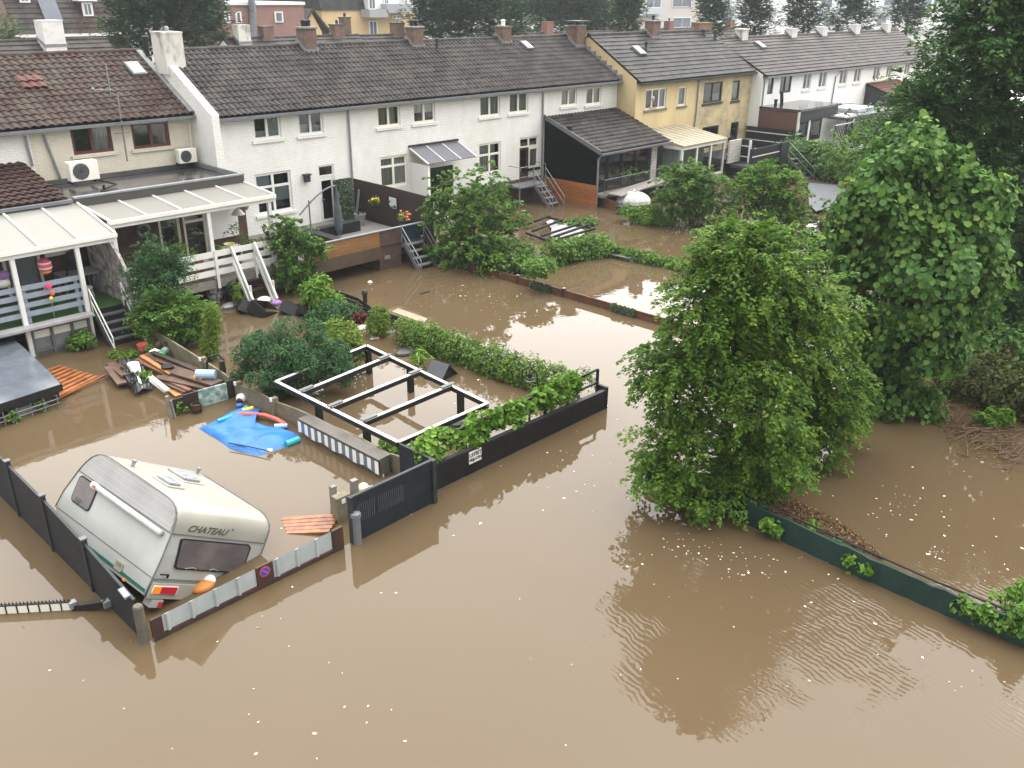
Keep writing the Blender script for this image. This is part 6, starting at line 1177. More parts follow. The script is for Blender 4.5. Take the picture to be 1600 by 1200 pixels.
for px, rz, lb in (((452, 487), .3, 'black open crate tipped on edge in the water, larger of the crates'), ((408, 489), -.2, 'black open crate tipped at the left, below the white stair'), ((385, 486), .6, 'black crate half sunk under the white railed deck'), ((477, 492), .9, 'black box among dark clutter beside the shrubs')):
    q = Z(*px); mb = MB(); w_, l2, h2 = .45, .35, .4
    for (bx) in ((-w_, w_, -l2, l2, 0, .04), (-w_, w_, -l2, -l2+.04, .04, h2), (-w_, w_, l2-.04, l2, .04, h2), (-w_, -w_+.04, -l2+.04, l2-.04, .04, h2), (w_-.04, w_, -l2+.04, l2-.04, .04, h2)): mb.box(*bx)
    mb.xf(Matrix.Translation(Vector(tuple(q-A(0, 0, .1)))) @ Euler((.5, .35, rz+.6), 'XYZ').to_matrix().to_4x4()); single('black_crate', mb, m_rubber, lb, 'crate', 'black crates in the flood')
# ------------------------------------------------------------------ pergola garden
pgl = thing('pergola_frame', 'black pergola frame with white topped beams and grey joint plates', 'pergola', (12.6, 16.6, -.4)); zp = .9
c0, c1, c2, c3 = Z(431, 595, zp), Z(573, 539, zp), Z(762, 629, zp), Z(622, 690, zp)
def beam(a, b, up=.0, par=None, nm='beam'):
    mb = MB(); mb.bar(a-A(0, 0, .075-up), b-A(0, 0, .075-up), .085, .115); o = obj(nm, mb, m_black, par or pgl); mb = MB(); mb.bar(a+A(0, 0, up-.008), b+A(0, 0, up-.008), .085, .018); obj('white_top', mb, m_white, o); return o
for a, b in ((c0, c1), (c1, c2), (c2, c3), (c3, c0)): d_ = (b-a)/np.linalg.norm(b-a)*.0; beam(a, b)
for (p, q) in (((472, 611), (607, 556)), ((517, 635), (655, 579)), ((570, 657), (705, 601))):
    a, b = Z(*p, zp+.05), Z(*q, zp+.05); o = beam(a, b, 0, nm='cross_beam')
    d_ = (b-a)/np.linalg.norm(b-a)
    for e, s in ((a, 1), (b, -1)): mb = MB(); mb.bar(e-s*d_*.08+A(0, 0, .03), e+s*d_*.35+A(0, 0, .03), .11, .03); obj('joint_plate', mb, m_grey, o)
for p in ((577, 583), (642, 612), (720, 647), (575, 707), (500, 664), (437, 626)):
    q = Z(*p); mb = MB(); mb.box(q[0]-.07, q[0]+.07, q[1]-.07, q[1]+.07, -.4, .72); obj('post', mb, m_black, pgl)
# dark lane wall + sign + trellis rails
dw = thing('dark_lane_wall', 'low black wall with frame rail carrying vines along the flooded lane', 'wall', (14, 13, -.4)); L0, L1 = A(11.05, 12.98, 0), A(17.22, 12.98, 0)
mb = MB(); mb.slab([(10.9, 12.96, -.4), (17.2, 12.96, -.4), (17.2, 12.96, .50), (10.9, 12.96, .62)], (0, .07, 0)); obj('wall_panel', mb, m_black, dw)
mb = MB(); mb.bar((10.9, 12.995, .645), (17.2, 12.995, .525), .11, .05); obj('wall_cap', mb, m_anthracite, dw)
tl = thing('vine_trellis', 'dark steel trellis frame behind the low black wall, open at its right end', 'trellis', (14, 13.3, -.4)); mb = MB()
for x in (11.0, 13.1, 15.1, 17.15): mb.box(x-.03, x+.03, 13.25, 13.31, -.4, 1.04)
mb.bar((11, 13.28, 1.03), (17.15, 13.28, 1.03), .05, .05); mb.bar((11, 13.28, .66), (17.15, 13.28, .66), .05, .05); mb.box(17.12, 17.2, 12.94, 13.24, -.4, .62); obj('frame', mb, m_black, tl)
sgn = YP(742, 712, 12.955); s2 = thing('exit_sign', 'small white sign with two lines of black letters on the low black wall', 'sign', sgn); mb = MB(); mb.box(sgn[0]-.19, sgn[0]+.19, 12.935, 12.957, sgn[2]-.15, sgn[2]+.15); obj('board', mb, m_plasticwhite, s2)
for tx, z, sz, sx in (('UITRIT', .055, .13, .95), ('VRIJLATEN', -.065, .10, .80)):
    tm = text_mesh(tx, sz, .002, 0, .003); tm.v = [(x*sx, y, z_) for x, y, z_ in tm.v]; tm.xf(Matrix(((1, 0, 0, sgn[0]), (0, 0, -1, 12.932), (0, 1, 0, sgn[2]+z), (0, 0, 0, 1)))); obj('lettering', tm, m_black, s2)
# lantern
lq = Z(827, 662); la = thing('garden_lantern', 'black garden lantern with open hexagonal frame on a pole among the vines', 'lantern', (lq[0], lq[1], -.4)); s_ = hdist(lq)
tp1 = HP(828, 612, s_); mb = MB(); mb.tube([(lq[0], lq[1], -.4), (tp1[0], tp1[1], tp1[2])], .03, 8); obj('pole', mb, m_black, la)
ring = [HP(*q, s_) for q in ((816, 579), (828, 572), (839, 583), (840, 605), (834, 612), (822, 611), (815, 600), (816, 579))]; mb = MB(); mb.tube(ring, .016, 6); obj('frame', mb, m_black, la)
q = HP(828, 589, s_); mb = MB(); mb.lathe(q, [(.13, -.06), (.10, -.02), (.06, 0), (.06, .10), (.02, .14), (.008, .2)], 12); obj('lamp_head', mb, m_black, la); mb = MB(); mb.lathe(q-A(0, 0, .11), [(.05, 0), (.12, .02), (.13, .045)], 14); obj('lamp_shade', mb, mat('milky_lamp_glass', (.7, .72, .72), None, rough=.2), la)
# kennel roof, sunken toys
e0, e1 = Z(675, 563, .42), Z(702, 571, .40); kn = thing('kennel_roof', 'small dark pitched kennel roof poking out of the water by the hedge', 'kennel', (e0+e1)/2*A(1, 1, 0)); dr_2 = A(*(e1-e0)); n2 = A(-dr_2[1], dr_2[0], 0); n2 /= np.linalg.norm(n2); n2 = n2*.42
mb = MB(); mb.slab([e0, e1, e1+n2-A(0, 0, .42), e0+n2-A(0, 0, .42)], (0, 0, .03)); mb.slab([e0, e1, e1-n2-A(0, 0, .42), e0-n2-A(0, 0, .42)], (0, 0, .03)); obj('roof', mb, mat('dark_roofing_felt', (.035, .04, .05), (.05, .055, .065), 4, .5), kn)
mb = MB(); g = (e1-e0)*.06; mb.add([e1-g-A(0, 0, .02), e1-g+n2*.85-A(0, 0, .6), e1-g-n2*.85-A(0, 0, .6)], [(0, 1, 2)]); obj('gable', mb, m_black, kn)
q = Z(640, 548, .03); t = thing('sunken_wheelbarrow', 'dark tub with pipe handles half sunk behind the pergola', 'wheelbarrow', q); mb = MB(); mb.ell(q, (.55, .3, .12), 16, 8); obj('tub', mb, m_rubber, t); mb = MB(); mb.tube([q+A(.3, -.2, .05), q+A(.6, -.1, .2), q+A(.8, 0, .18)], .018, 6); obj('handle', mb, m_galv, t)
plant('cabbage_palm', 'pale green small palm leaning in the water left of the kennel roof', 'plant', (657, 575), [(657, 558, 11, 9)], m_leaflight, 14, 9, .22, .24, aspect=.2)
q = Z(720, 660, .03); mb = MB(); mb.ell(q, (.38, .25, .16), 14, 8); single('dark_bundle', mb, m_rubber, 'dark plastic bundle afloat near the vine below the pergola corner', 'bundle')
q = Z(571, 578, .05); mb = MB(); mb.ell(q, (.2, .14, .12), 12, 7); single('white_bag', mb, m_plasticwhite, 'white bag afloat at the foot of the far pergola post', 'bag')
for px, sz, m_, lb in (((566, 512), (.28, .14, .1), m_plasticwhite, 'white foam scrap near the red leaved plant'), ((586, 528), (.2, .12, .05), m_galv, 'grey scrap drifting in front of the pergola hedge'), ((590, 529), (.06, .05, .04), m_orangep, 'tiny orange scrap drifting near the grey one'), ((611, 519), (.2, .1, .06), m_galv, 'grey sheet scrap by the end of the black fence')):
    q = Z(*px, .03); mb = MB(); mb.ell(q, sz, 10, 6); single('floating_scrap', mb, m_, lb, 'scrap')
# black sagging board fence
bf = thing('black_board_fence', 'sagging black board fence with a ball topped post behind the shrubs', 'fence', Z(580, 490)); rails = [[(526, 456), (560, 468), (580, 482), (600, 490), (632, 500)], [(530, 464), (560, 476), (580, 488), (602, 497), (630, 503)], [(534, 473), (562, 486), (582, 496), (604, 505), (622, 508)]]
for r_i, rl in enumerate(rails):
    mb = MB(); zz_ = .45-.17*r_i; Pp = [Z(x, y, zz_) for x, y in rl]
    for a, b in zip(Pp[:-1], Pp[1:]): mb.bar(a, b, .05, .13)
    obj('fence_board', mb, m_black, bf)
q = Z(572, 494); mb = MB(); mb.box(q[0]-.05, q[0]+.05, q[1]-.05, q[1]+.05, -.4, .72); o_ = obj('fence_post', mb, m_black, bf); mb = MB(); mb.ell((q[0], q[1], .82), (.11, .11, .13), 10, 7); obj('ball_top', mb, m_darkboards, o_)
# red brown low fence between house-1 and house-2 gardens
rf = thing('red_board_fence', 'long low red brown board fence crossing the flood with two ivy mats', 'fence', (23.6, 21, -.3)); seg = [26.9, 24.6, 22.3, 20.0, 17.7, 15.4, 13.4]
for i in range(len(seg)-1):
    mb = MB(); mb.box(23.58, 23.63, seg[i+1]+.05, seg[i]-.05, -.3, .27); obj('fence_panel', mb, m_redfence, rf); mb = MB(); mb.box(23.56, 23.66, seg[i+1]-.05, seg[i+1]+.046, -.3, .31); o_ = obj('fence_post', mb, m_brownwood, rf); mb = MB(); mb.box(23.55, 23.67, seg[i+1]-.06, seg[i+1]+.056, .313, .335); obj('post_cap', mb, m_galv, o_)
for (x, y, w_) in ((852, 452, .8), (984, 487, .8)):
    q = Z(x, y); n_l = 420; P = np.stack([23.55-.04*rng.random(n_l), q[1]+(rng.random(n_l)-.5)*w_*1.3, .02+.28*rng.random(n_l)], 1); obj('ivy_mat', leaf_mb(P, np.tile(A(-1, 0, .4), (n_l, 1))+rng.standard_normal((n_l, 3))*.4, .08, .8), attrmat('grey_ivy', [(0, (.02, .04, .02)), (1, (.09, .11, .06))], .5), rf)
# sunken dark pergola with white sheets
sp_ = thing('sunken_pergola', 'sunken black pergola bars over pale sheets in the farther garden', 'pergola', Z(875, 362)); s4 = [((818, 352), (858, 338)), ((832, 361), (878, 344)), ((846, 369), (905, 350)), ((860, 372), (918, 352)), ((872, 374), (930, 357))]
for a, b in s4: mb = MB(); mb.bar(Z(*a, .22), Z(*b, .28), .08, .10); obj('bar', mb, m_black, sp_)
mb = MB(); mb.bar(Z(822, 364, .16), Z(856, 376, .16), .08, .1); mb.bar(Z(858, 340, .16), Z(930, 358, .16), .08, .1); obj('side_bar', mb, m_black, sp_)
mb = MB(); mb.slab([Z(853, 347, .08), Z(862, 343, .08), Z(918, 362, .08), Z(906, 370, .08), Z(860, 374, .08), Z(862, 358, .08)], (0, 0, .03)); obj('pale_sheet', mb, mat('pale_sheet', (.46, .44, .44), (.36, .35, .35), 4, .5), sp_)
# steel frame in the water by the ivy hedge
sf = MB(); z_ = .16
for a, b in (((918, 388), (995, 404)), ((932, 386), (1002, 401)), ((930, 392), (985, 404))): sf.tube([Z(*a, z_), Z(*b, z_)], .03, 6)
for p in ((931, 392), (988, 405), (980, 402)): q = Z(*p, z_); sf.tube([q, q-A(0, 0, .5)], .025, 6)
single('steel_tube_frame', sf, m_galv, 'grey steel tube frame lying in the water along the ivy hedge', 'frame')
a = Z(838, 418); mb = MB(); mb.bar(A(*a)+A(0, 0, -.3), A(*a)+A(.5, .1, .5), .05, .9); single('white_garden_gate', mb, m_whitewood, 'weathered white gate board under the ivy arch', 'gate')
q = Z(664, 502, .0); mb = MB(); mb.slab([Z(612, 487, .0), Z(622, 482, .0), Z(668, 498, .0), Z(662, 505, .0)], (0, 0, .012)); single('sunken_board', mb, mat('pale_drowned_board', (.30, .24, .17), (.26, .20, .13), 2, .3), 'pale flat board awash beside the hedge end', 'board')
for px, sz, m_, lb, nm in (((578, 441), (.10, .08, .06), m_offwhite, 'small pale float near the garage opening', 'small_float'), ((664, 457), (.28, .03, .03), m_black, 'thin dark stick drifting before the grey steel steps', 'stick')):
    q = Z(*px, .02); mb = MB(); mb.ell(q, sz, 10, 6); single(nm, mb, m_, lb, 'flotsam')
# barrier at the left
br_ = thing('toothed_barrier', 'white toothed barrier strip with dark chain standing in the water left of the fence', 'barrier', Z(60, 950)); a, b = Z(-60, 962), Z(113, 952); a2, b2 = a+A(0, 0, .20), b+A(0, 0, .20)
dvb = (b-a); Lb = np.linalg.norm(dvb); n = 30; mb = MB(); mb.bar(a+A(0, 0, .06), b+A(0, 0, .06), .04, .20); pn = obj('panel', mb, m_offwhite, br_); mb = MB()
for k in range(n): f = (k+.2)/n; f2 = (k+.75)/n; p, q = a+dvb*f+A(0, 0, .16), a+dvb*f2+A(0, 0, .16); mb.slab([p, q, (p+q)/2+A(0, 0, .06)], (0, .03, 0))
mb.bar(a+A(0, 0, .165), b+A(0, 0, .165), .05, .02)
for k in range(0, n, 3): p = a+dvb*(k/n)+A(0, -.03, .05); mb.bar(p-A(0, 0, .1), p+A(0, 0, .1), .02, .02)
obj('teeth', mb, m_black, pn)
c_, d_ = b+A(.02, -.02, .03), Z(166, 942, .15); mb = MB(); mb.bar(c_, d_, .10, .12); ch = obj('chain', mb, m_black, br_); mb = MB(); mb.box(d_[0]-.06, d_[0]+.06, d_[1]-.06, d_[1]+.06, .08, .2); obj('end_piece', mb, m_galv, ch); mb = MB(); mb.box(c_[0]-.06, c_[0]+.06, c_[1]-.06, c_[1]+.06, .05, .17); obj('joint', mb, m_galv, ch)
# ------------------------------------------------------------------ green wall on the right
gw = thing('green_screen_wall', 'long low dark green screen wall with a black top tube along the lane', 'wall', (14.7, 4, -.4)); pts = [A(14.86, 10.0, 0), A(14.83, 8.4, 0), Z(1300, 883), Z(1450, 950), Z(1600, 1013), Z(1600, 1013)+A(-.1, -6, 0)]
m_green = mat('dark_green_screen', (.005, .024, .019), (.008, .034, .027), .9, .6, .08, 8, lo=.3, hi=.7); tzs = [.52, .52, .50, .46, .46, .46]
for i in range(len(pts)-1):
    a, b = pts[i], pts[i+1]; nn = 8; mb = MB()
    for k in range(nn):
        p, q = a+(b-a)*k/nn, a+(b-a)*(k+1)/nn; w0 = .02*math.sin(k*2.1+i); w1 = .02*math.sin((k+1)*2.1+i); z0 = tzs[i]+(tzs[i+1]-tzs[i])*k/nn+.015*math.sin(k*1.3); z1 = tzs[i]+(tzs[i+1]-tzs[i])*(k+1)/nn+.015*math.sin(k*1.3+1.3)
        mb.add([p+A(w0, 0, -.4), q+A(w1, 0, -.4), q+A(-w1, 0, z1), p+A(-w0, 0, z0), p+A(w0+.06, 0, -.4), q+A(w1+.06, 0, -.4), q+A(-w1+.06, 0, z1), p+A(-w0+.06, 0, z0)], [(0, 1, 2, 3), (4, 5, 6, 7), (3, 2, 6, 7)])
    obj('screen_panel', mb, m_green, gw)
    mb = MB(); mb.tube([a+A(.12, 0, tzs[i]+.05), b+A(.12, 0, tzs[i+1]+.05)], .022, 8); obj('top_tube', mb, m_black, gw)
# pool / trampoline cover far right, red raft
pc = thing('covered_pool', 'dark blue grey pool cover with rim between the far bushes', 'pool', Z(1290, 325)); cpx = [(1262, 286), (1336, 292), (1330, 310), (1300, 323), (1275, 331), (1264, 320)]
P = [Z(*q, .2) for q in cpx]; mb = MB(); mb.slab(P, (0, 0, .03)); obj('cover', mb, mat('dark_cover', (.022, .032, .042), (.04, .055, .068), 1.5, .6, .2, 5), pc); mb = MB(); mb.tube(P[:3]+[P[3]], .08, 6); obj('rim', mb, m_anthracite, pc)
mb = MB(); a, b = Z(1290, 332, .05), Z(1333, 315, .1); mb.bar(a, b, .1, .25); obj('wooden_edge', mb, m_greywood, pc)
mb = MB(); mb.slab([Z(1308, 291, .25), Z(1345, 283, .25), Z(1344, 289, .25), Z(1325, 293, .25)], (0, 0, .12)); single('red_airbed', mb, mat('red_airbed', (.55, .10, .08), None, rough=.4), 'red airbed lying on the rim of the dark pool cover', 'airbed')
q = Z(1316, 277, .1); mb = MB(); mb.ell(q, (.35, .25, .2), 12, 8); single('white_floating_ball', mb, m_plasticwhite, 'white ball drifting in the small flooded corner by the far hedge', 'ball')
q = HP(1292, 345, 33); mb = MB(); mb.ell(q, (.14, .11, .07), 10, 6); single('orange_scrap', mb, m_orangep, 'orange scrap showing between the bushes beside the pool', 'scrap')
# brushwood pile
tw = thing('brushwood', 'tangle of brown twigs drifting near the right hedge', 'brushwood', Z(1525, 690)); mb = MB()
for k in range(110):
    x = 1475+rng.random()*115; yc = 648+(x-1470)*.42; y = yc+rng.normal()*17+6; a = Z(x, y, .02+.1*rng.random()); an_ = rng.normal()*.5-.5; l = .3+.9*rng.random(); b = a+A(math.cos(an_)*l, math.sin(an_)*l, .06*rng.normal()); b[2] = max(.0, b[2]); mb.tube([a, (a+b)/2+rng.standard_normal(3)*.03, b], .008+.010*rng.random(), 5, .004)
obj('twigs', mb, mat('pale_brown_twigs', (.15, .095, .055), (.08, .05, .03), 5, .8), tw)
P = np.array([Z(1470+rng.random()*110, 0, 0)*0+Z(x_, 650+(x_-1470)*.42+rng.normal()*14+4, .03) for x_ in 1468+rng.random(900)*115]); obj('dead_leaves', leaf_mb(P, np.tile(A(0, 0, 1), (len(P), 1))+rng.standard_normal((len(P), 3))*.4, .07, .5), attrmat('dead_leaf', [(0, (.05, .03, .015)), (1, (.17, .10, .05))], .8), tw)
# dead leaves along the green wall
P = []
for k in range(1900):
    x = 1165+rng.random()*215; base_ = 800+(x-1100)*.405-38; w_ = 34*math.sin(min(1, max(0, (x-1150)/230))*math.pi)**.7; P.append(Z(x, base_-rng.random()*w_-4,   .02+.05*rng.random()))
P = np.array(P); ll = leaf_mb(P, np.tile(A(0, 0, 1), (len(P), 1))+rng.standard_normal((len(P), 3))*.5, .065, .5); o_ = struct('drifted_leaf_litter', ll, attrmat('brown_litter', [(0, (.06, .035, .018)), (.5, (.15, .085, .04)), (1, (.26, .17, .09))], .8), 'stuff')
# ------------------------------------------------------------------ trees and shrubs of the gardens
def line_ells(px, rx, ry, zc, n=1):
    """ellipsoids standing along a waterline given in pixels; rx, ry in metres"""
    E = []; P = [Z(*p) for p in px]
    for a, b in zip(P[:-1], P[1:]):
        L = np.linalg.norm(b-a); m = max(1, int(L/(rx*.9)))
        for k in range(m): q = a+(b-a)*k/m; E.append((q+A(0, 0, zc), A(rx, rx, ry)))
    E.append((P[-1]+A(0, 0, zc), A(rx, rx, ry))); return E
HS = hdist(A(15.2, 8.2, 0))
m_hornbeam = attrmat('hornbeam_leaf', [(0, (.034, .082, .012)), (.45, (.090, .180, .024)), (.8, (.165, .270, .038)), (1, (.260, .340, .055))], .6, .33)
t = thing('hornbeam', 'bushy drooping hornbeam leaning over the near end of the green screen wall', 'tree', (15.6, 8.5, 0), 'trees on the right')
EH = [pe(x, y, rx, ry, HS+o) for x, y, rx, ry, o in [(1185, 420, 95, 75, .2), (1115, 480, 75, 75, 0), (1240, 480, 85, 85, 1.2), (1060, 590, 60, 60, 0), (1165, 590, 105, 98, .2), (1275, 590, 66, 92, 2.0), (1075, 690, 68, 60, -.1), (1160, 690, 84, 72, .1), (1260, 675, 58, 58, 2.0), (1030, 728, 44, 24, -.2), (1098, 752, 62, 26, -.1), (1305, 530, 44, 62, 2.2), (1160, 748, 52, 26, .2), (1225, 720, 40, 34, 1.6), (1300, 640, 40, 50, 2.6)]]
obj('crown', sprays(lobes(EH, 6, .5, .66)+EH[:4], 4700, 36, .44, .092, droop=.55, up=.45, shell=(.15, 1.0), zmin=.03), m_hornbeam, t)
mb = MB(); r0 = A(15.7, 8.6, -.4); mb.tube([r0, r0+A(.1, 0, 1.5), r0+A(.2, .1, 3.2), r0+A(.3, .2, 5.2)], .16, 10, .04)
for e in EH: q = e[0]; mb.tube([r0+A(.1, 0, .9+.4*(q[2]-.5)*.6), (r0+A(.2, .05, q[2]*.6)+q)/2, q], .05, 6, .012)
obj('trunk', mb, m_bark, t)
LS = hdist(Z(1420, 645))
m_linden = attrmat('linden_leaf', [(0, (.030, .078, .020)), (.5, (.072, .160, .036)), (.9, (.135, .245, .050)), (1, (.20, .29, .060))], .6, .32)
t = thing('linden', 'broad leaved linden with large round pale leaves behind the hornbeam', 'tree', (22.6, 7.2, 0), 'trees on the right')
EL = [pe(x, y, rx, ry, LS+o) for x, y, rx, ry, o in [(1435, 265, 85, 62, .2), (1385, 320, 70, 70, 0), (1490, 340, 66, 78, .2), (1430, 420, 96, 82, 0), (1510, 440, 44, 62, .2), (1415, 520, 78, 66, 0), (1480, 520, 40, 55, 0), (1400, 605, 52, 46, -.1), (1440, 630, 32, 28, -.3), (1370, 560, 40, 60, .2), (1350, 400, 45, 60, .4)]]
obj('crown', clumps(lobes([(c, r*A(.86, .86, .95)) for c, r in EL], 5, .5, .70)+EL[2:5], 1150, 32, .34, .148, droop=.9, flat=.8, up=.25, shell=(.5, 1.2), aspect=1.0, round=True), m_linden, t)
mb = MB(); r0 = A(22.9, 7.3, -.4); mb.tube([r0, r0+A(0, .1, 2), r0+A(.1, .2, 4), r0+A(.2, .2, 6)], .2, 10, .05)
for e in EL: q = e[0]; mb.tube([r0+A(0, .1, q[2]*.6), (r0+A(.1, .1, q[2]*.7)+q)/2, q], .06, 6, .015)
obj('trunk', mb, m_bark, t)
DS = hdist(A(30, 8.6, 0))
t = thing('dark_maple', 'tall dark tree filling the upper right corner behind the linden', 'tree', (30.5, 8.6, 0), 'trees on the right')
ED_ = [pe(x, y, rx, ry, DS+o) for x, y, rx, ry, o in [(1540, 60, 85, 60, 0), (1455, 110, 48, 36, -.5), (1550, 150, 85, 70, .5), (1450, 180, 50, 30, -.5), (1490, 240, 75, 50, 0), (1585, 280, 80, 110, .5), (1590, 430, 70, 120, .5), (1540, 420, 50, 110, 1), (1545, 520, 45, 80, 1), (1600, 540, 60, 70, .5), (1540, -40, 100, 60, .5), (1410, 215, 45, 18, -1), (1630, 120, 70, 200, 1), (1490, 40, 40, 35, 0), (1640, 400, 60, 200, 1)]]
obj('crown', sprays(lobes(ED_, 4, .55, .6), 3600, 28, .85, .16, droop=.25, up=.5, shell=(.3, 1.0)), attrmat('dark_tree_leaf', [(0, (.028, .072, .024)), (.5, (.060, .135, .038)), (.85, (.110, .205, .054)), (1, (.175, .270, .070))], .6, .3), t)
mb = MB(); r0 = A(31, 8.8, -.4); mb.tube([r0, r0+A(0, 0, 4), r0+A(.2, .2, 10)], .28, 10, .08)
for e in ED_: q = e[0]; mb.tube([r0+A(0, 0, max(.5, q[2]*.7)), (r0+A(0, 0, q[2]*.8)+q)/2, q], .08, 6, .02)
obj('trunk', mb, m_bark, t)
for lb, foot, els in (('deep green tree standing behind the dark maple at the right edge', (44, 9), [(1560, 330, 90, 90), (1600, 180, 80, 120), (1480, 330, 60, 70), (1640, 420, 70, 100), (1540, 430, 70, 60)]), ('tree of the back gardens between the linden and the far tiled lean-to', (52, 14.5), [(1440, 215, 50, 45), (1410, 250, 40, 35), (1490, 190, 50, 60), (1480, 260, 60, 40)]), ('dark thicket tree at the foot of the dark maple', (34, 8.2), [(1540, 500, 60, 50), (1590, 470, 60, 70), (1490, 480, 40, 60), (1620, 540, 60, 60), (1545, 560, 60, 30)])):
    s_ = hdist(A(*foot, 0)); E = [pe(*e, s_) for e in els]; t = thing('background_tree', lb, 'tree', (*foot, 0), 'trees on the right'); obj('crown', sprays(E, 1000, 24, 1.5, .26, droop=.3, up=.5, shell=(.2, 1.0)), m_leafdark, t); mb = MB(); mb.tube([A(*foot, -.4), A(*foot, 0)+A(.1, .1, 4), E[0][0]], .25, 8, .08); obj('trunk', mb, m_bark, t)
for lb, foot, els in (('tree standing just outside the right edge behind the hedge', (36, 2), [(1760, 200, 90, 90), (1720, 320, 80, 90), (1820, 340, 80, 90), (1770, 440, 90, 70), (1760, 80, 70, 70)]), ('farther tree outside the right edge beyond the dark maple', (58, 9), [(1720, 130, 70, 70), (1780, 200, 80, 80), (1680, 230, 70, 60), (1740, 300, 80, 50)])):
    s_ = hdist(A(*foot, 0)); E = [pe(*e, s_) for e in els]; t = thing('background_tree', lb, 'tree', (*foot, 0), 'trees on the right'); obj('crown', sprays(lobes(E, 4), 900, 24, 1.2, .26, droop=.3, up=.5, shell=(.2, 1.0)), m_leafdark, t); mb = MB(); mb.tube([A(*foot, -.4), A(*foot, 0)+A(.1, .1, 4), E[0][0]], .25, 8, .08); obj('trunk', mb, m_bark, t)
def hedge(name, label, px, rx, ry, zc, m, n, per, cs, lf, cat='hedge', **k):
    E = line_ells(px, rx, ry, zc); c = sum(e[0] for e in E)/len(E); t = thing(name, label, cat, (c[0], c[1], 0)); obj('foliage', clumps(E, n, per, cs, lf, zmin=-.05, **k), m, t)
    mb = MB()
    for e in E: q = e[0]; mb.tube([A(q[0], q[1], -.4), A(q[0]+.05*rng.normal(), q[1]+.05*rng.normal(), q[2]+ry*.3)], .03, 5, .012)
    obj('stem', mb, m_bark, t); return t
hedge('scrub_hedge', 'brownish green hedge at the right edge above the brushwood', [(1478, 612), (1530, 628), (1600, 650), (1680, 680)], .55, .75, .65, attrmat('brown_green_leaf', [(0, (.035, .04, .014)), (.5, (.065, .082, .022)), (1, (.12, .15, .034))], .5, .2), 420, 20, .32, .12)
hedge('undergrowth', 'dark undergrowth below the tall dark tree', [(1500, 570), (1560, 588), (1640, 610)], .9, .8, .6, m_leafdark, 200, 20, .5, .18)
plant('weed_clump', 'bright green leafy weed growing out of the brushwood', 'plant', (1555, 668), [(1535, 655, 10, 9), (1553, 650, 10, 11), (1572, 650, 9, 12)], m_leaflight, 22, 10, .2, .22, aspect=.4)
plant('garden_shrub', 'dense dark green shrub beside the white open parasol', 'shrub', (1080, 352), [(1078, 270, 36, 26), (1065, 295, 40, 28), (1100, 290, 36, 30), (1048, 322, 34, 22), (1100, 325, 44, 22)], m_leafmid, 700, 24, .24, .15, stemr=.06, group='shrubs of the farther gardens', spr=dict(droop=.4, up=.5))
plant('low_shrub', 'low pale shrub spreading over the water next to the white parasol', 'shrub', (1010, 348), [(1010, 335, 24, 12), (985, 332, 14, 8), (1035, 342, 20, 10)], m_leaflight, 110, 16, .35, .16, group='shrubs of the farther gardens')
plant('garden_shrub', 'lighter green shrub just left of the dark pool cover', 'shrub', (1208, 347), [(1200, 280, 40, 24), (1175, 295, 30, 26), (1225, 300, 34, 28), (1190, 325, 44, 20), (1235, 328, 26, 18)], m_leaflight, 620, 24, .25, .16, stemr=.06, group='shrubs of the farther gardens', spr=dict(droop=.4, up=.5))
plant('garden_shrub', 'leafy shrub between the linden and the dark pool cover', 'shrub', (1350, 385), [(1335, 330, 40, 35), (1350, 260, 50, 45), (1330, 380, 45, 30), (1395, 240, 40, 30)], m_leafmid, 600, 22, .25, .15, stemr=.06, group='shrubs of the farther gardens', spr=dict(droop=.4, up=.5))
plant('garden_shrub', 'reddish tinged shrub showing above the hornbeam top', 'shrub', (1265, 420), [(1275, 365, 40, 22), (1230, 370, 30, 20), (1310, 395, 40, 30), (1292, 380, 34, 34), (1320, 360, 26, 24)], attrmat('red_tinged_leaf', [(0, (.04, .055, .02)), (.6, (.09, .12, .03)), (1, (.18, .13, .06))], .5, .2), 480, 20, .22, .14, group='shrubs of the farther gardens', spr=dict(droop=.4, up=.5))
plant('big_shrub', 'big round green shrub between the terrace and the ivy hedge', 'shrub', (742, 412), [(738, 300, 55, 42), (735, 355, 66, 42), (700, 385, 36, 30), (790, 350, 30, 34), (780, 392, 36, 22), (690, 330, 25, 30), (765, 400, 50, 16)], m_leafmid, 1000, 26, .22, .14, stemr=.06, spr=dict(droop=.4, up=.5))
hedge('ivy_hedge', 'arching ivy hedge bending between two flooded gardens', [(772, 428), (800, 426), (822, 420)], .7, .55, .35, m_leafmid, 120, 22, .35, .15)
hedge('ivy_hedge', 'thick drooping ivy hedge between the white garden gate and the steel tube frame', [(865, 412), (905, 404), (940, 398)], .5, .5, .40, m_leafmid, 190, 22, .3, .15)
hedge('ivy_hedge', 'low thin ivy hedge tapering towards the hornbeam from the steel tube frame', [(950, 399), (985, 405), (1025, 413), (1066, 421)], .28, .26, .18, m_leafmid, 190, 20, .22, .14)
single('ivy_arch', clumps([(Z(845, 416, .95), A(.75, .4, .28))], 44, 20, .28, .15), m_leafmid, 'ivy arching over the white garden gate', 'ivy')
single('floating_greenery', clumps([(Z(908, 348, .1), A(1.0, .55, .22)), (Z(880, 350, .05), A(.5, .3, .12))], 60, 16, .25, .16), m_leafmid, 'flat green plant mat at the end of the sunken black pergola', 'plant')
plant('conifer', 'blue green pointed conifer in front of the longer veranda', 'shrub', (243, 528), [(240, 395, 14, 22), (240, 418, 30, 22), (240, 450, 36, 30), (225, 430, 24, 12), (262, 425, 20, 12)], m_conifer, 520, 26, .26, .12, stemr=.05, spr=dict(droop=.35, up=.3, aspect=.3))
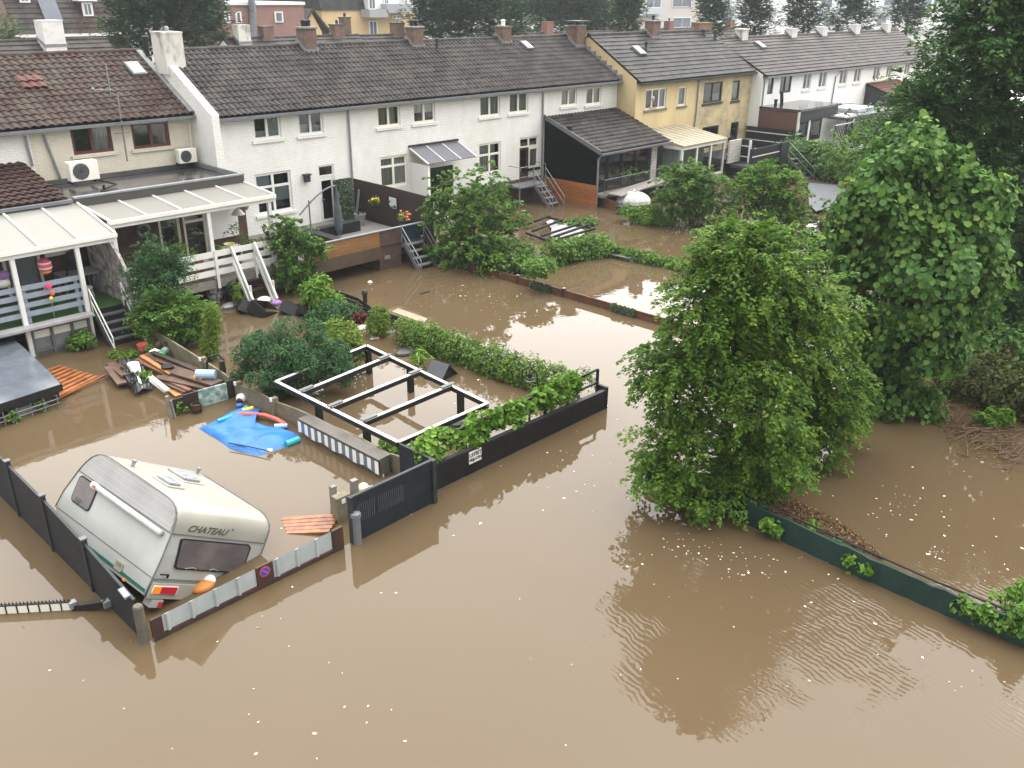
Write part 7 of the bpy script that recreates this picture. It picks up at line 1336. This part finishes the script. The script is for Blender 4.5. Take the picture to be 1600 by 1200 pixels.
plant('golden_shrub', 'dense golden green shrub below the blue green conifer', 'shrub', (265, 535), [(262, 482, 45, 32), (290, 490, 32, 32), (235, 495, 28, 32), (265, 512, 45, 20)], m_leafmid, 620, 24, .22, .10, spr=dict(droop=.3, up=.7))
plant('narrow_conifer', 'narrow upright light green conifer beside the concrete slab fence', 'shrub', (330, 562), [(329, 515, 11, 32), (333, 495, 9, 24), (326, 545, 12, 20)], m_leafyellow, 130, 20, .18, .10, aspect=.35)
plant('yew_hedge', 'dark blue green yew hedge by the pergola', 'hedge', (440, 612), [(400, 560, 34, 36), (440, 540, 45, 38), (480, 545, 42, 44), (520, 570, 30, 34), (445, 580, 60, 28), (380, 580, 18, 24)], m_conifer, 1500, 22, .15, .085, aspect=.4, stemr=.05, lob=6)
plant('light_shrub', 'fresh green shrub at the right end of the dark yew', 'shrub', (545, 578), [(532, 522, 28, 26), (545, 545, 26, 24), (520, 540, 22, 24)], m_leafyellow, 230, 22, .24, .10)
plant('young_tree', 'young green tree in front of the oak board parapet', 'tree', (468, 455), [(462, 368, 30, 26), (455, 400, 32, 26), (470, 425, 36, 22), (490, 395, 16, 20), (445, 345, 14, 10)], m_leafmid, 560, 24, .17, .12, spr=dict(droop=.35, up=.6))
plant('bright_shrub', 'bright yellow green shrub between the young tree and the yew', 'shrub', (505, 492), [(495, 458, 20, 18), (510, 472, 22, 14), (500, 440, 12, 10)], m_leaflight, 150, 20, .26, .13)
plant('grey_shrub', 'grey green feathery shrub behind the dark yew', 'shrub', (530, 505), [(520, 488, 30, 16), (545, 490, 20, 14), (495, 500, 22, 12)], m_conifer, 150, 20, .26, .11, aspect=.35)
plant('small_shrub', 'small rounded shrub in front of the sagging black board fence', 'shrub', (592, 525), [(593, 492, 13, 16), (590, 507, 16, 14)], m_leafyellow, 120, 20, .2, .09, aspect=.4)
plant('red_shrub', 'dark red leaved plant below the ball topped post', 'shrub', (562, 510), [(561, 496, 10, 8)], m_leafred, 34, 14, .18, .09)
single('red_flower_plant', clumps([pe(620, 505, 7, 5, hdist(Z(620, 510)))], 12, 10, .14, .1), m_leafred, 'plant with salmon flowers at the start of the pergola hedge', 'plant')
hedge('clipped_hedge', 'long light green hedge behind the pergola frame', [(636, 535), (690, 553), (750, 574), (810, 596), (870, 614), (905, 622)], .40, .50, .32, attrmat('hedge_leaf', [(0, (.034, .080, .010)), (.5, (.084, .160, .022)), (1, (.165, .255, .038))], .5, .22), 900, 22, .24, .085)
VE = [(A(11.2+.42*k, 13.25+.06*math.sin(k*2.3), .92+.10*math.sin(k*1.7)), A(.34, .20, .20)) for k in range(11)]+[(A(15.5+.25*k, 13.25, .98), A(.26, .22, .26)) for k in range(4)]
t = thing('grape_vine', 'bright green grape vine trained along the dark steel trellis', 'vine', (14, 13.3, 0)); obj('foliage', clumps(lobes(VE, 4, .6, .75)+[(A(11.3+1.3*k, 13.10, .78), A(.22, .10, .12)) for k in range(4)], 330, 14, .17, .115, droop=.4, aspect=.95, zmin=.45, round=True), m_leaflight, t)
mb = MB(); mb.tube([A(11.2, 13.3, -.4), A(11.25, 13.28, .8), A(13, 13.3, .95), A(15, 13.25, .9), A(16.8, 13.28, 1.0)], .03, 6, .015); obj('stem', mb, m_bark, t)
plant('vine_shoot', 'loose vine shoots climbing at the near pergola corner', 'vine', (618, 722), [(615, 702, 14, 8), (632, 706, 12, 8), (604, 692, 8, 6), (625, 724, 4, 3)], m_leaflight, 40, 10, .16, .15, aspect=.9)
plant('green_tuft', 'small leafy plant hanging from the white veranda post', 'plant', (130, 545), [(122, 532, 14, 8), (135, 528, 10, 10), (112, 542, 8, 6)], m_leafmid, 50, 12, .2, .14)
def wallivy(px, rx, ry, n, lb, m):
    E = []
    for x, y, rx_, ry_ in px: q = XP(x, y, 14.64); k = depth(q)/F_PX; E.append((q, A(.10, rx_*k, ry_*k)))
    single('wall_ivy', clumps(E, n, 12, .14, .11, droop=.8, aspect=.85), m, lb, 'ivy', 'ivy on the green screen wall')
wallivy([(1205, 818, 10, 5), (1213, 822, 6, 6)], 0, 0, 10, 'small ivy tuft on the green screen wall nearest the hornbeam', m_leaflight)
wallivy([(1330, 873, 9, 8), (1328, 892, 3, 10), (1358, 885, 4, 4)], 0, 0, 16, 'hanging ivy sprig in the middle of the green screen wall', m_leaflight)
wallivy([(1510, 943, 14, 8), (1535, 955, 18, 9), (1560, 965, 18, 9), (1590, 975, 20, 9), (1600, 960, 14, 14)], 0, 0, 70, 'thick ivy covering the right end of the green screen wall', m_leafmid)
plant('airy_shrub', 'airy light green shrub rising behind the right end of the green wall', 'shrub', (1592, 975), [(1575, 925, 12, 10), (1595, 935, 14, 18), (1610, 920, 14, 20), (1560, 935, 10, 6)], m_leaflight, 46, 9, .2, .10)
for px, lb in ((( 1268, 822), 'grass tuft on the leaf litter beside the green wall'), ((1305, 848), 'greyish grass tuft on the leaf litter farther along the green wall')):
    E = [pe(px[0], px[1], 9, 6, hdist(Z(px[0], px[1]+6)))]; single('grass_tuft', clumps(E, 16, 12, .12, .14, aspect=.2), m_leaflight if px[0] < 1290 else m_conifer, lb, 'grass', 'tufts along the green wall')
a, b, c_ = Z(1247, 272), Z(1300, 282), Z(1352, 292)
hedge('tall_hedge', 'tall clipped dark hedge below the far trellis', [(1240, 266), (1270, 274), (1310, 283), (1360, 294)], 1.0, 1.05, .95, m_leafdark, 420, 22, .5, .24)
# ------------------------------------------------------------------ houses across the street
def back(label, px0, px1, pyr, m, y=60.0, wall=None, pitch=.62, half=4.4):
    a = YP(px0, pyr, y+half); b = YP(px1, pyr, y+half); zr = (a[2]+b[2])/2; h, ro = house(label, a[0], b[0], y, .5, (y-.3, zr-pitch*(half+.3)), (y+half, zr), [], wall or m_whitebrick, m, dict(amp=.02, step=.05, tw=.8, th=.5), group='houses across the street', name='terraced_house'); return ro, (y, zr, half)
ro1, _ = back('brown tiled house across the street, left, with a broad white chimney', -60, 166, 63, m_tile_dark); q = YP(80, 60, 63.6); chimney(ro1, q[0], 63.6, _[1]-.1, _[1]+1.15, 1.3, 1.2, m_chimclean, m_chimclean, 0)
ro2, _ = back('long dark roofed house across the street behind the white row', 348, 560, 57.5, m_tile_dark); q = YP(378, 55, 64); chimney(ro2, q[0], 64, _[1]-.1, _[1]+.9, 1.0, .8, m_chimwhite, m_chimwhite, 0); q = YP(416, 55, 64.4); chimney(ro2, q[0], 64.4, _[1]-.1, _[1]+.75, .9, .8, m_chimbrick, m_anthracite, 0)
q = YP(527, 52, 64.4); chimney(ro2, q[0], 64.4, _[1]-.1, _[1]+.8, 1.0, .8, m_chimbrick, m_anthracite, 1); q = YP(540, 52, 65.4); chimney(ro2, q[0], 65.4, _[1]-.1, _[1]+1.3, .7, .7, m_chimbrick, m_anthracite, 1)
ro3, _ = back('dark roofed house across the street left of the tall dark trees', 561, 650, 54.5, m_tile_dark); q = YP(621, 52, 64.4); chimney(ro3, q[0], 64.4, _[1]-.1, _[1]+.9, 1.0, .8, m_chimbrick, m_anthracite, 1, pm=m_galv)
ro4, _ = back('reddish roofed house across the street with a small brick chimney', 800, 985, 50, m_tile_brown); q = YP(855, 48, 64.4); chimney(ro4, q[0], 64.4, _[1]-.1, _[1]+1.0, 1.0, .8, m_redbrick, m_concrete, 0)
ro5, _ = back('house across the street behind the yellow pair with two brick chimneys', 986, 1165, 44, m_tile_brown); 
for px, w_ in ((1045, .9), (1140, 1.0)): q = YP(px, 42, 64.4); chimney(ro5, q[0], 64.4, _[1]-.1, _[1]+.8, w_, .8, m_redbrick, m_concrete, 1)
# ------------------------------------------------------------------ buildings far behind
def winrow(parent, Y, rects, fm, split=2):
    for x0, x1, y0, y1 in rects:
        q = prect(Y, (x0, y0), (x1, y0), (x0, y1), (x1, y1)); mb = MB(); f = .12
        mb.box(q[0]-f, q[1]+f, Y-.12, Y-.01, q[2]-f, q[3]+f); w = obj('window', mb, fm, parent); mb = MB()
        for k in range(split): a = q[0]+(q[1]-q[0])*k/split+.06; b = q[0]+(q[1]-q[0])*(k+1)/split-.06; mb.box(a, b, Y-.14, Y-.121, q[2], q[3])
        obj('pane', mb, m_blueglass, w)
m_blueglass = mat('dull_window_glass', (.10, .12, .15), (.16, .18, .21), .8, .15)
m_brownbk = mat('far_brown_brick', (.19, .125, .10), (.15, .10, .085), 1, .85)
def slopehouse(label, px0, px1, pye, Y, rise, run, mroof, mwall, panels, dormer, name='gabled_house'):
    a, b = YP(px0, pye, Y), YP(px1, pye, Y); ze = (a[2]+b[2])/2; t = thing(name, label, 'house', ((a[0]+b[0])/2, Y, .5)); x0, x1 = a[0]+.002, b[0]-.002
    mb = MB(); mb.slab([(x0, Y+.3, .5), (x0, Y+2*run, .5), (x0, Y+2*run, ze-.2), (x0, Y+run, ze+rise-.2), (x0, Y+.3, ze-.2+.3*rise/run)], (x1-x0, 0, 0)); obj('wall', mb, mwall, t)
    tm_ = tile_mb(x0, x1, (Y, ze), (Y+run, ze+rise), amp=.0, step=.06, tw=1.0, th=.5, under=False); k = len(tm_.v); tm_.v += [(x0, Y+run, ze+rise), (x1, Y+run, ze+rise), (x1, Y+2*run, ze), (x0, Y+2*run, ze)]; tm_.f.append([k, k+1, k+2, k+3]); tm_.r.append(.5); ro = obj('roof', tm_, mroof, t)
    mb = MB(); mb.box(x0-.1, x1, Y-.25, Y-.02, ze-.25, ze-.02); obj('gutter_board', mb, m_white, t)
    L_ = math.hypot(rise, run); s = A(0, run/L_, rise/L_); n = A(0, -rise/L_, run/L_)
    for (u0, u1, v0, v1, nc) in panels:
        for c in range(nc):
            xa = x0+(x1-x0)*(u0+(u1-u0)*c/nc)+.03; xb = x0+(x1-x0)*(u0+(u1-u0)*(c+1)/nc)-.03; p0 = A(0, Y, ze)+s*L_*v0+n*.12; p1 = A(0, Y, ze)+s*L_*v1+n*.12; mb = MB(); mb.slab([(xa, p0[1], p0[2]), (xb, p0[1], p0[2]), (xb, p1[1], p1[2]), (xa, p1[1], p1[2])], tuple(n*.06)); obj('solar_panel', mb, m_solar, t)
    for (u0, u1, v, h_) in dormer:
        xa, xb = x0+(x1-x0)*u0, x0+(x1-x0)*u1; p = A(0, Y, ze)+s*L_*v; mb = MB(); mb.box(xa, xb, p[1]-.05, p[1]+2.2, p[2]-.1, p[2]+h_); d = obj('dormer', mb, mroof if False else m_anthracite, t); mb = MB(); mb.box(xa-.3, xb+.3, p[1]-.4, p[1]+2.2, p[2]+h_+.004, p[2]+h_+.25); obj('dormer_roof', mb, m_white, d)
        mb = MB(); mb.box(xa+.1, xb-.1, p[1]-.12, p[1]-.055, p[2]+.05, p[2]+h_-.1); obj('window', mb, m_white, d); mb = MB(); w = (xb-xa)
        for k in range(2): mb.box(xa+.25+k*(w-.5)/2+.05, xa+.25+(k+1)*(w-.5)/2-.05, p[1]-.135, p[1]-.121, p[2]+.2, p[2]+h_-.25)
        obj('pane', mb, m_blueglass, d)
    return t
m_solar = mat('solar_panel_blue', (.055, .07, .10), (.075, .09, .12), .6, .2)
slopehouse('brown gabled house far behind with a large L-shaped field of solar panels', 25, 126, 53, 88, 7.5, 4.6, m_tile_d, m_brownbk, [(.10, .50, .50, 1.0, 3), (.51, .80, .12, 1.0, 1)], [(.22, .42, .33, 1.1)])
slopehouse('orange brown roofed house far behind with one row of solar panels', 127, 200, 51, 88, 7.5, 4.6, m_tile_brown, m_brownbk, [(.12, .95, .58, .95, 5)], [(.15, .42, .18, 1.3)])
rbk = thing('brick_building', 'flat roofed red brown brick building far behind with white framed small windows', 'building', YP(410, 40, 84)); a, b = YP(345, 8, 84), YP(474, 8, 84); m_rb2 = mat('far_red_brick', (.27, .15, .13), (.22, .125, .11), .7, .85)
mb = MB(); mb.box(a[0], b[0], 84, 95, .5, a[2]); obj('wall', mb, m_rb2, rbk); mb = MB(); mb.box(a[0]-.1, b[0]+.1, 83.8, 95.1, a[2]+.004, a[2]+.3); obj('cornice', mb, m_white, rbk); winrow(rbk, 84, [(352, 357, 20, 34), (369, 375, 20, 34), (430, 440, 20, 33)], m_white, 1)
mb = MB(); mb.tube([YP(394, 58, 83.6), YP(396, 20, 83.6), YP(391, -10, 83.6)], .35, 8); obj('flue', mb, m_zinc, rbk)
q = YP(373, 4, 86); mb = MB(); mb.slab([(a[0]+.5, 86, a[2]+.3), (b[0]-8, 86, a[2]+.3), (b[0]-9, 88, a[2]+3), (a[0]+1, 88, a[2]+3)], (0, 6, 0)); obj('roof', mb, m_tile_d, rbk)
yb = thing('yellow_building', 'ochre yellow building far behind with dark mansard roof and balconies', 'building', YP(575, 40, 92)); a, b = YP(502, 16, 92), YP(657, 16, 92); m_yb = mat('far_ochre_render', (.60, .45, .24), (.52, .38, .20), .4, .85)
mb = MB(); mb.box(a[0], b[0], 92, 104, .5, a[2]); obj('wall', mb, m_yb, yb); mb = MB(); mb.slab([(a[0]-.2, 91.8, a[2]+.01), (a[0]-.2, 104, a[2]+.01), (a[0]-.2, 103, a[2]+4.5), (a[0]-.2, 93, a[2]+4.5)], (b[0]-a[0]+.4, 0, 0)); obj('roof', mb, m_tile_slate, yb)
for (x0, x1, y0, y1) in ((571, 600, 15, 27), (598, 637, 6, 20)):
    q = prect(91, (x0, y0), (x1, y0), (x0, y1), (x1, y1)); mb = MB(); mb.box(q[0], q[1], 90.2, 91.99, q[2], q[3]); obj('balcony', mb, mat('grey_balcony', (.30, .31, .33), None, rough=.6), yb)
q = prect(91.6, (572, -6), (640, -6), (572, 14), (640, 14)); mb = MB(); mb.box(q[0], q[1], 91.3, 92.2, q[2], q[3]); obj('dormer', mb, m_white, yb); winrow(yb, 91.3, [(576, 585, -2, 13), (600, 606, 0, 5), (626, 630, 0, 5)], m_white, 2); winrow(yb, 91.7, [(644, 651, 2, 11)], m_white, 1); winrow(yb, 92, [(577, 588, 34, 54)], m_white, 2); winrow(yb, 92, [(614, 617, 25, 28), (620, 623, 25, 28), (627, 630, 25, 28)], m_white, 1)
gw_ = thing('gabled_wing', 'small yellow gable with steep red brown roof beside the far yellow building', 'house', YP(492, 45, 88)); a, b, c_ = YP(477, 50, 88), YP(503, 50, 88), YP(486, 18, 88)
mb = MB(); mb.slab([(a[0], 88, .5), (b[0], 88, .5), (b[0], 88, b[2]), (c_[0], 88, c_[2]), (a[0], 88, a[2])], (0, 6, 0)); obj('wall', mb, m_yb, gw_); mb = MB(); mb.slab([(c_[0], 87.7, c_[2]+.1), (b[0]+1.4, 87.7, b[2]-.6), (b[0]+1.4, 96, b[2]-.6), (c_[0], 96, c_[2]+.1)], (0.1, 0, .2)); mb.slab([(c_[0], 87.7, c_[2]+.1), (a[0]-.8, 87.7, a[2]-.4), (a[0]-.8, 96, a[2]-.4), (c_[0], 96, c_[2]+.1)], (-.1, 0, .2)); obj('roof', mb, m_tile_brown, gw_)
def flats(label, px0, px1, Y, depth_, zt, m, wins, balc, name='apartment_block'):
    a, b = YP(px0, 20, Y), YP(px1, 20, Y); t = thing(name, label, 'apartments', ((a[0]+b[0])/2, Y, .5), 'apartment blocks behind the far row'); mb = MB(); mb.box(a[0], b[0], Y, Y+depth_, .5, zt); obj('wall', mb, m, t); winrow(t, Y, wins, m_white, 2)
    for (x0, x1, y0, y1) in balc:
        q = prect(Y-1, (x0, y0), (x1, y0), (x0, y1), (x1, y1)); mb = MB(); mb.box(q[0], q[1], Y-1.4, Y-.005, q[2], q[3]); obj('balcony', mb, mat('pale_blue_balcony', (.38, .43, .46), None, rough=.6), t)
    return t
m_gapt = mat('far_grey_beige_render', (.47, .43, .40), (.42, .385, .36), .3, .85); m_wapt = mat('far_white_render', (.72, .72, .71), (.66, .66, .65), .3, .85)
flats('grey beige apartment block behind the yellow pair', 973, 1104, 104, 14, 17, m_gapt, [(1010, 1032, -10, 11), (1051, 1080, -14, 10), (1051, 1078, 28, 42), (1022, 1030, 29, 42)], [(1008, 1036, 12, 22), (985, 1006, 14, 24)])
flats('tall white apartment block with glazed stair strip behind small conical trees', 1118, 1236, 108, 14, 19, m_wapt, [(1131, 1139, -10, 34), (1150, 1158, -8, 5)], [(1143, 1150, 10, 40)])
flats('white apartment block with pale balconies behind the far white row', 1248, 1475, 116, 14, 17, m_wapt, [(1283, 1300, -6, 10), (1287, 1302, 26, 40), (1314, 1330, -6, 8), (1370, 1384, 24, 40), (1382, 1400, -6, 8), (1440, 1455, -4, 10)], [(1276, 1312, 10, 20), (1366, 1402, 9, 19), (1310, 1335, 10, 20), (1425, 1450, 10, 20)])
# ------------------------------------------------------------------ trees far behind
m_far = attrmat('far_dark_leaf', [(0, (.020, .052, .022)), (.5, (.040, .090, .036)), (1, (.080, .150, .052))], .6, .15); m_far2 = attrmat('far_light_leaf', [(0, (.035, .070, .022)), (.5, (.065, .120, .034)), (1, (.13, .19, .055))], .6, .2)
def fartree(label, ells, s, m, n, per=16, cs=1.0, lf=.42, name='background_tree', asp=.5):
    E = [pe(*e, s) for e in ells]; p = E[0][0]; t = thing(name, label, 'tree', (p[0], p[1], .5), 'trees behind the houses'); obj('crown', sprays(E, int(n*1.3), per, cs*2.0, lf, droop=-.05, up=1.5, aspect=asp, shell=(.2, .95)), m, t)
    mb = MB(); mb.tube([(p[0], p[1], .3), (p[0], p[1], p[2])], .3, 8, .12); obj('trunk', mb, m_bark, t)
fartree('broad dark poplar left of the white gable chimney', [(222, 40, 34, 60), (200, 50, 26, 50), (240, 20, 28, 60), (215, -20, 30, 50)], 70, m_far, 520, 18, .9, .36, 'poplar')
fartree('broad dark poplar right of the white gable chimney', [(305, 40, 36, 60), (290, 10, 30, 60), (325, 30, 18, 50), (300, -20, 30, 50)], 72, m_far, 480, 18, .9, .36, 'poplar')
fartree('dark dense tree directly right of the far yellow building', [(688, 30, 30, 60), (705, 0, 34, 60), (672, 45, 16, 40)], 84, m_far, 460, 18, 1.0, .4)
fartree('dark dense tree behind the second brick chimney of the white row', [(765, 30, 36, 60), (745, 0, 34, 60), (790, 40, 22, 40)], 86, m_far, 480, 18, 1.0, .4)
fartree('pale green tree behind the reddish roof', [(845, 20, 35, 45), (825, -10, 35, 40), (870, 0, 30, 50)], 112, m_far2, 420, 18, 1.3, .55)
fartree('mixed dark tree behind the metal capped chimney', [(905, 20, 28, 50), (895, -10, 28, 50)], 108, m_far, 320, 18, 1.3, .5)
fartree('pale yellow green tree left of the grey beige apartments', [(945, 20, 25, 50), (955, -10, 25, 40), (935, 45, 18, 25)], 114, m_far2, 340, 18, 1.3, .5)
for lb, e, s in (('narrow dark cypress before the left edge of the grey beige apartments', [(982, 25, 10, 45), (984, -10, 8, 30)], 92), ('narrow dark cypress between the grey beige and the white apartments', [(1112, 35, 14, 32), (1112, 8, 11, 30), (1112, -15, 7, 25)], 92), ('conical tree behind the first white chimney of the far row', [(1180, 40, 17, 30), (1180, 15, 14, 28), (1178, -10, 9, 25)], 94), ('conical tree in front of the bare white end wall', [(1256, 38, 22, 22), (1256, 15, 19, 26), (1257, -8, 14, 22)], 96), ('conical tree at the middle of the white apartment balconies', [(1332, 35, 28, 24), (1330, 12, 24, 26), (1330, -10, 16, 22)], 98), ('conical tree at the right end of the white apartment balconies', [(1418, 35, 20, 22), (1418, 12, 17, 26), (1418, -8, 12, 22)], 100)):
    fartree(lb, e, s, m_far, 260, 16, .8, .36, 'conical_tree')
fartree('distant green tree between the brick and the yellow buildings', [(430, 5, 40, 18), (470, 10, 22, 16)], 125, m_far2, 160, 16, 1.3, .55)
fartree('green bush behind the brown roof at the left edge', [(5, 58, 16, 10)], 72, m_far2, 60, 14, .7, .3)
hills = MB(); 
for k in range(40):
    a = math.radians(-12+k*2.9); 
    for r_, z_ in ((420, 0), (430, 14+5*math.sin(k*1.3)+3*math.sin(k*2.9)), (520, 24+6*math.sin(k*.9))): hills.v.append((r_*math.cos(a), r_*math.sin(a), z_))
for k in range(39):
    for j in range(2): o = k*3+j; hills.f.append((o, o+3, o+4, o+1))
struct('hills', hills, mat('far_wooded_hill', (.05, .08, .045), (.07, .10, .06), .05, .9))
# ------------------------------------------------------------------ person leaning out of the open window
q = YP(1018, 168, YC+.05); pe_ = thing('person', 'white haired person in a dark top leaning out of an open upper window', 'person', (q[0], q[1], q[2]))
def skinfig(name, V, Ed, Rr, m, parent, sub=2):
    me = bpy.data.meshes.new(name); org = A(*parent.location); me.from_pydata([tuple(A(*v)-org) for v in V], Ed, []); ob = bpy.data.objects.new(name, me); COL.objects.link(ob); ob.parent = parent
    sk = ob.modifiers.new('skin', 'SKIN'); 
    if not me.skin_vertices: me.skin_vertices.new()
    for i, r in enumerate(Rr): me.skin_vertices[0].data[i].radius = (r[0], r[1]) if isinstance(r, tuple) else (r, r)
    me.skin_vertices[0].data[0].use_root = True
    ss = ob.modifiers.new('subdivision', 'SUBSURF'); ss.levels = sub; ss.render_levels = sub; me.materials.append(m); return ob
x, y, z = q[0]+.05, YC+.30, q[2]-.10
V = [(x, y, z-.35), (x, y-.03, z-.05), (x, y-.12, z+.18), (x, y-.2, z+.34), (x, y-.24, z+.42), (x, y-.27, z+.53), (x, y-.27, z+.62), (x-.19, y-.16, z+.28), (x-.28, y-.22, z+.10), (x-.16, y-.38, z+.10), (x-.02, y-.44, z+.12), (x+.19, y-.16, z+.28), (x+.28, y-.22, z+.10), (x+.16, y-.40, z+.10), (x+.05, y-.46, z+.12)]
Ed = [(0, 1), (1, 2), (2, 3), (3, 4), (4, 5), (5, 6), (2, 7), (7, 8), (8, 9), (9, 10), (2, 11), (11, 12), (12, 13), (13, 14)]
skinfig('body', V, Ed, [(.15, .11), (.15, .11), (.15, .10), .06, .055, (.08, .095), (.07, .085), .06, .05, .042, .03, .06, .05, .042, .03], m_skin, pe_)
skinfig('shirt', V[:4]+[V[7], V[8], V[11], V[12]], [(0, 1), (1, 2), (2, 3), (2, 4), (4, 5), (2, 6), (6, 7)], [(.17, .13), (.17, .13), (.17, .12), .075, .075, .06, .075, .06], m_cloth, pe_)
mb = MB(); mb.ell((x, y-.25, z+.63), (.098, .11, .10), 14, 8); mb.ell((x, y-.20, z+.56), (.09, .07, .10), 12, 8); obj('hair', mb, m_hairwhite, pe_, smooth=True)
# ------------------------------------------------------------------ petals and specks on the water
P = []; R_ = []
def speck(n, x0, x1, y0, y1):
    for _ in range(n): P.append(Z(x0+(x1-x0)*rng.random(), y0+(y1-y0)*rng.random(), .006))
speck(80, 560, 1060, 400, 660); speck(70, 760, 1010, 620, 800); speck(60, 950, 1600, 800, 1080); speck(60, 1200, 1600, 640, 900); speck(22, 0, 540, 850, 1190); speck(22, 400, 900, 800, 1190)
for cx, cy, n, s_ in ((720, 452, 30, 14), (780, 475, 34, 22), (830, 520, 34, 30), (1060, 850, 30, 25), (1120, 870, 26, 30), (1400, 780, 26, 26), (1460, 860, 20, 16), (1180, 890, 20, 30), (920, 620, 22, 22)):
    for _ in range(n): P.append(Z(cx+rng.normal()*s_, cy+rng.normal()*s_*.5, .006))
P = np.array(P); keep = []
mb = leaf_mb(P, np.tile(A(0, 0, 1), (len(P), 1))+rng.standard_normal((len(P), 3))*.04,   .028+.055*rng.random((len(P), 1))**3, .6, .05, rnd=rng.random(len(P)))
sp = obj('floating_petals', mb, attrmat('pale_petal', [(0, (.10, .06, .03)), (.16, (.14, .09, .05)), (.25, (.55, .48, .38)), (1, (.78, .74, .66))], .6), None); sp['kind'] = 'stuff'
# ------------------------------------------------------------------ humid air
hz = MB(); hz.box(-60, 330, -60, 230, -1.6, 36)
hm = bpy.data.materials.new('humid_air'); hm.use_nodes = True; t_ = hm.node_tree; t_.nodes.remove(t_.nodes['Principled BSDF']); pv = t_.nodes.new('ShaderNodeVolumePrincipled')
pv.inputs['Density'].default_value = .0004; pv.inputs['Color'].default_value = (.88, .93, .98, 1); pv.inputs['Anisotropy'].default_value = .2
t_.links.new(pv.outputs[0], t_.nodes['Material Output'].inputs['Volume'])
struct('haze', hz, hm, 'stuff')
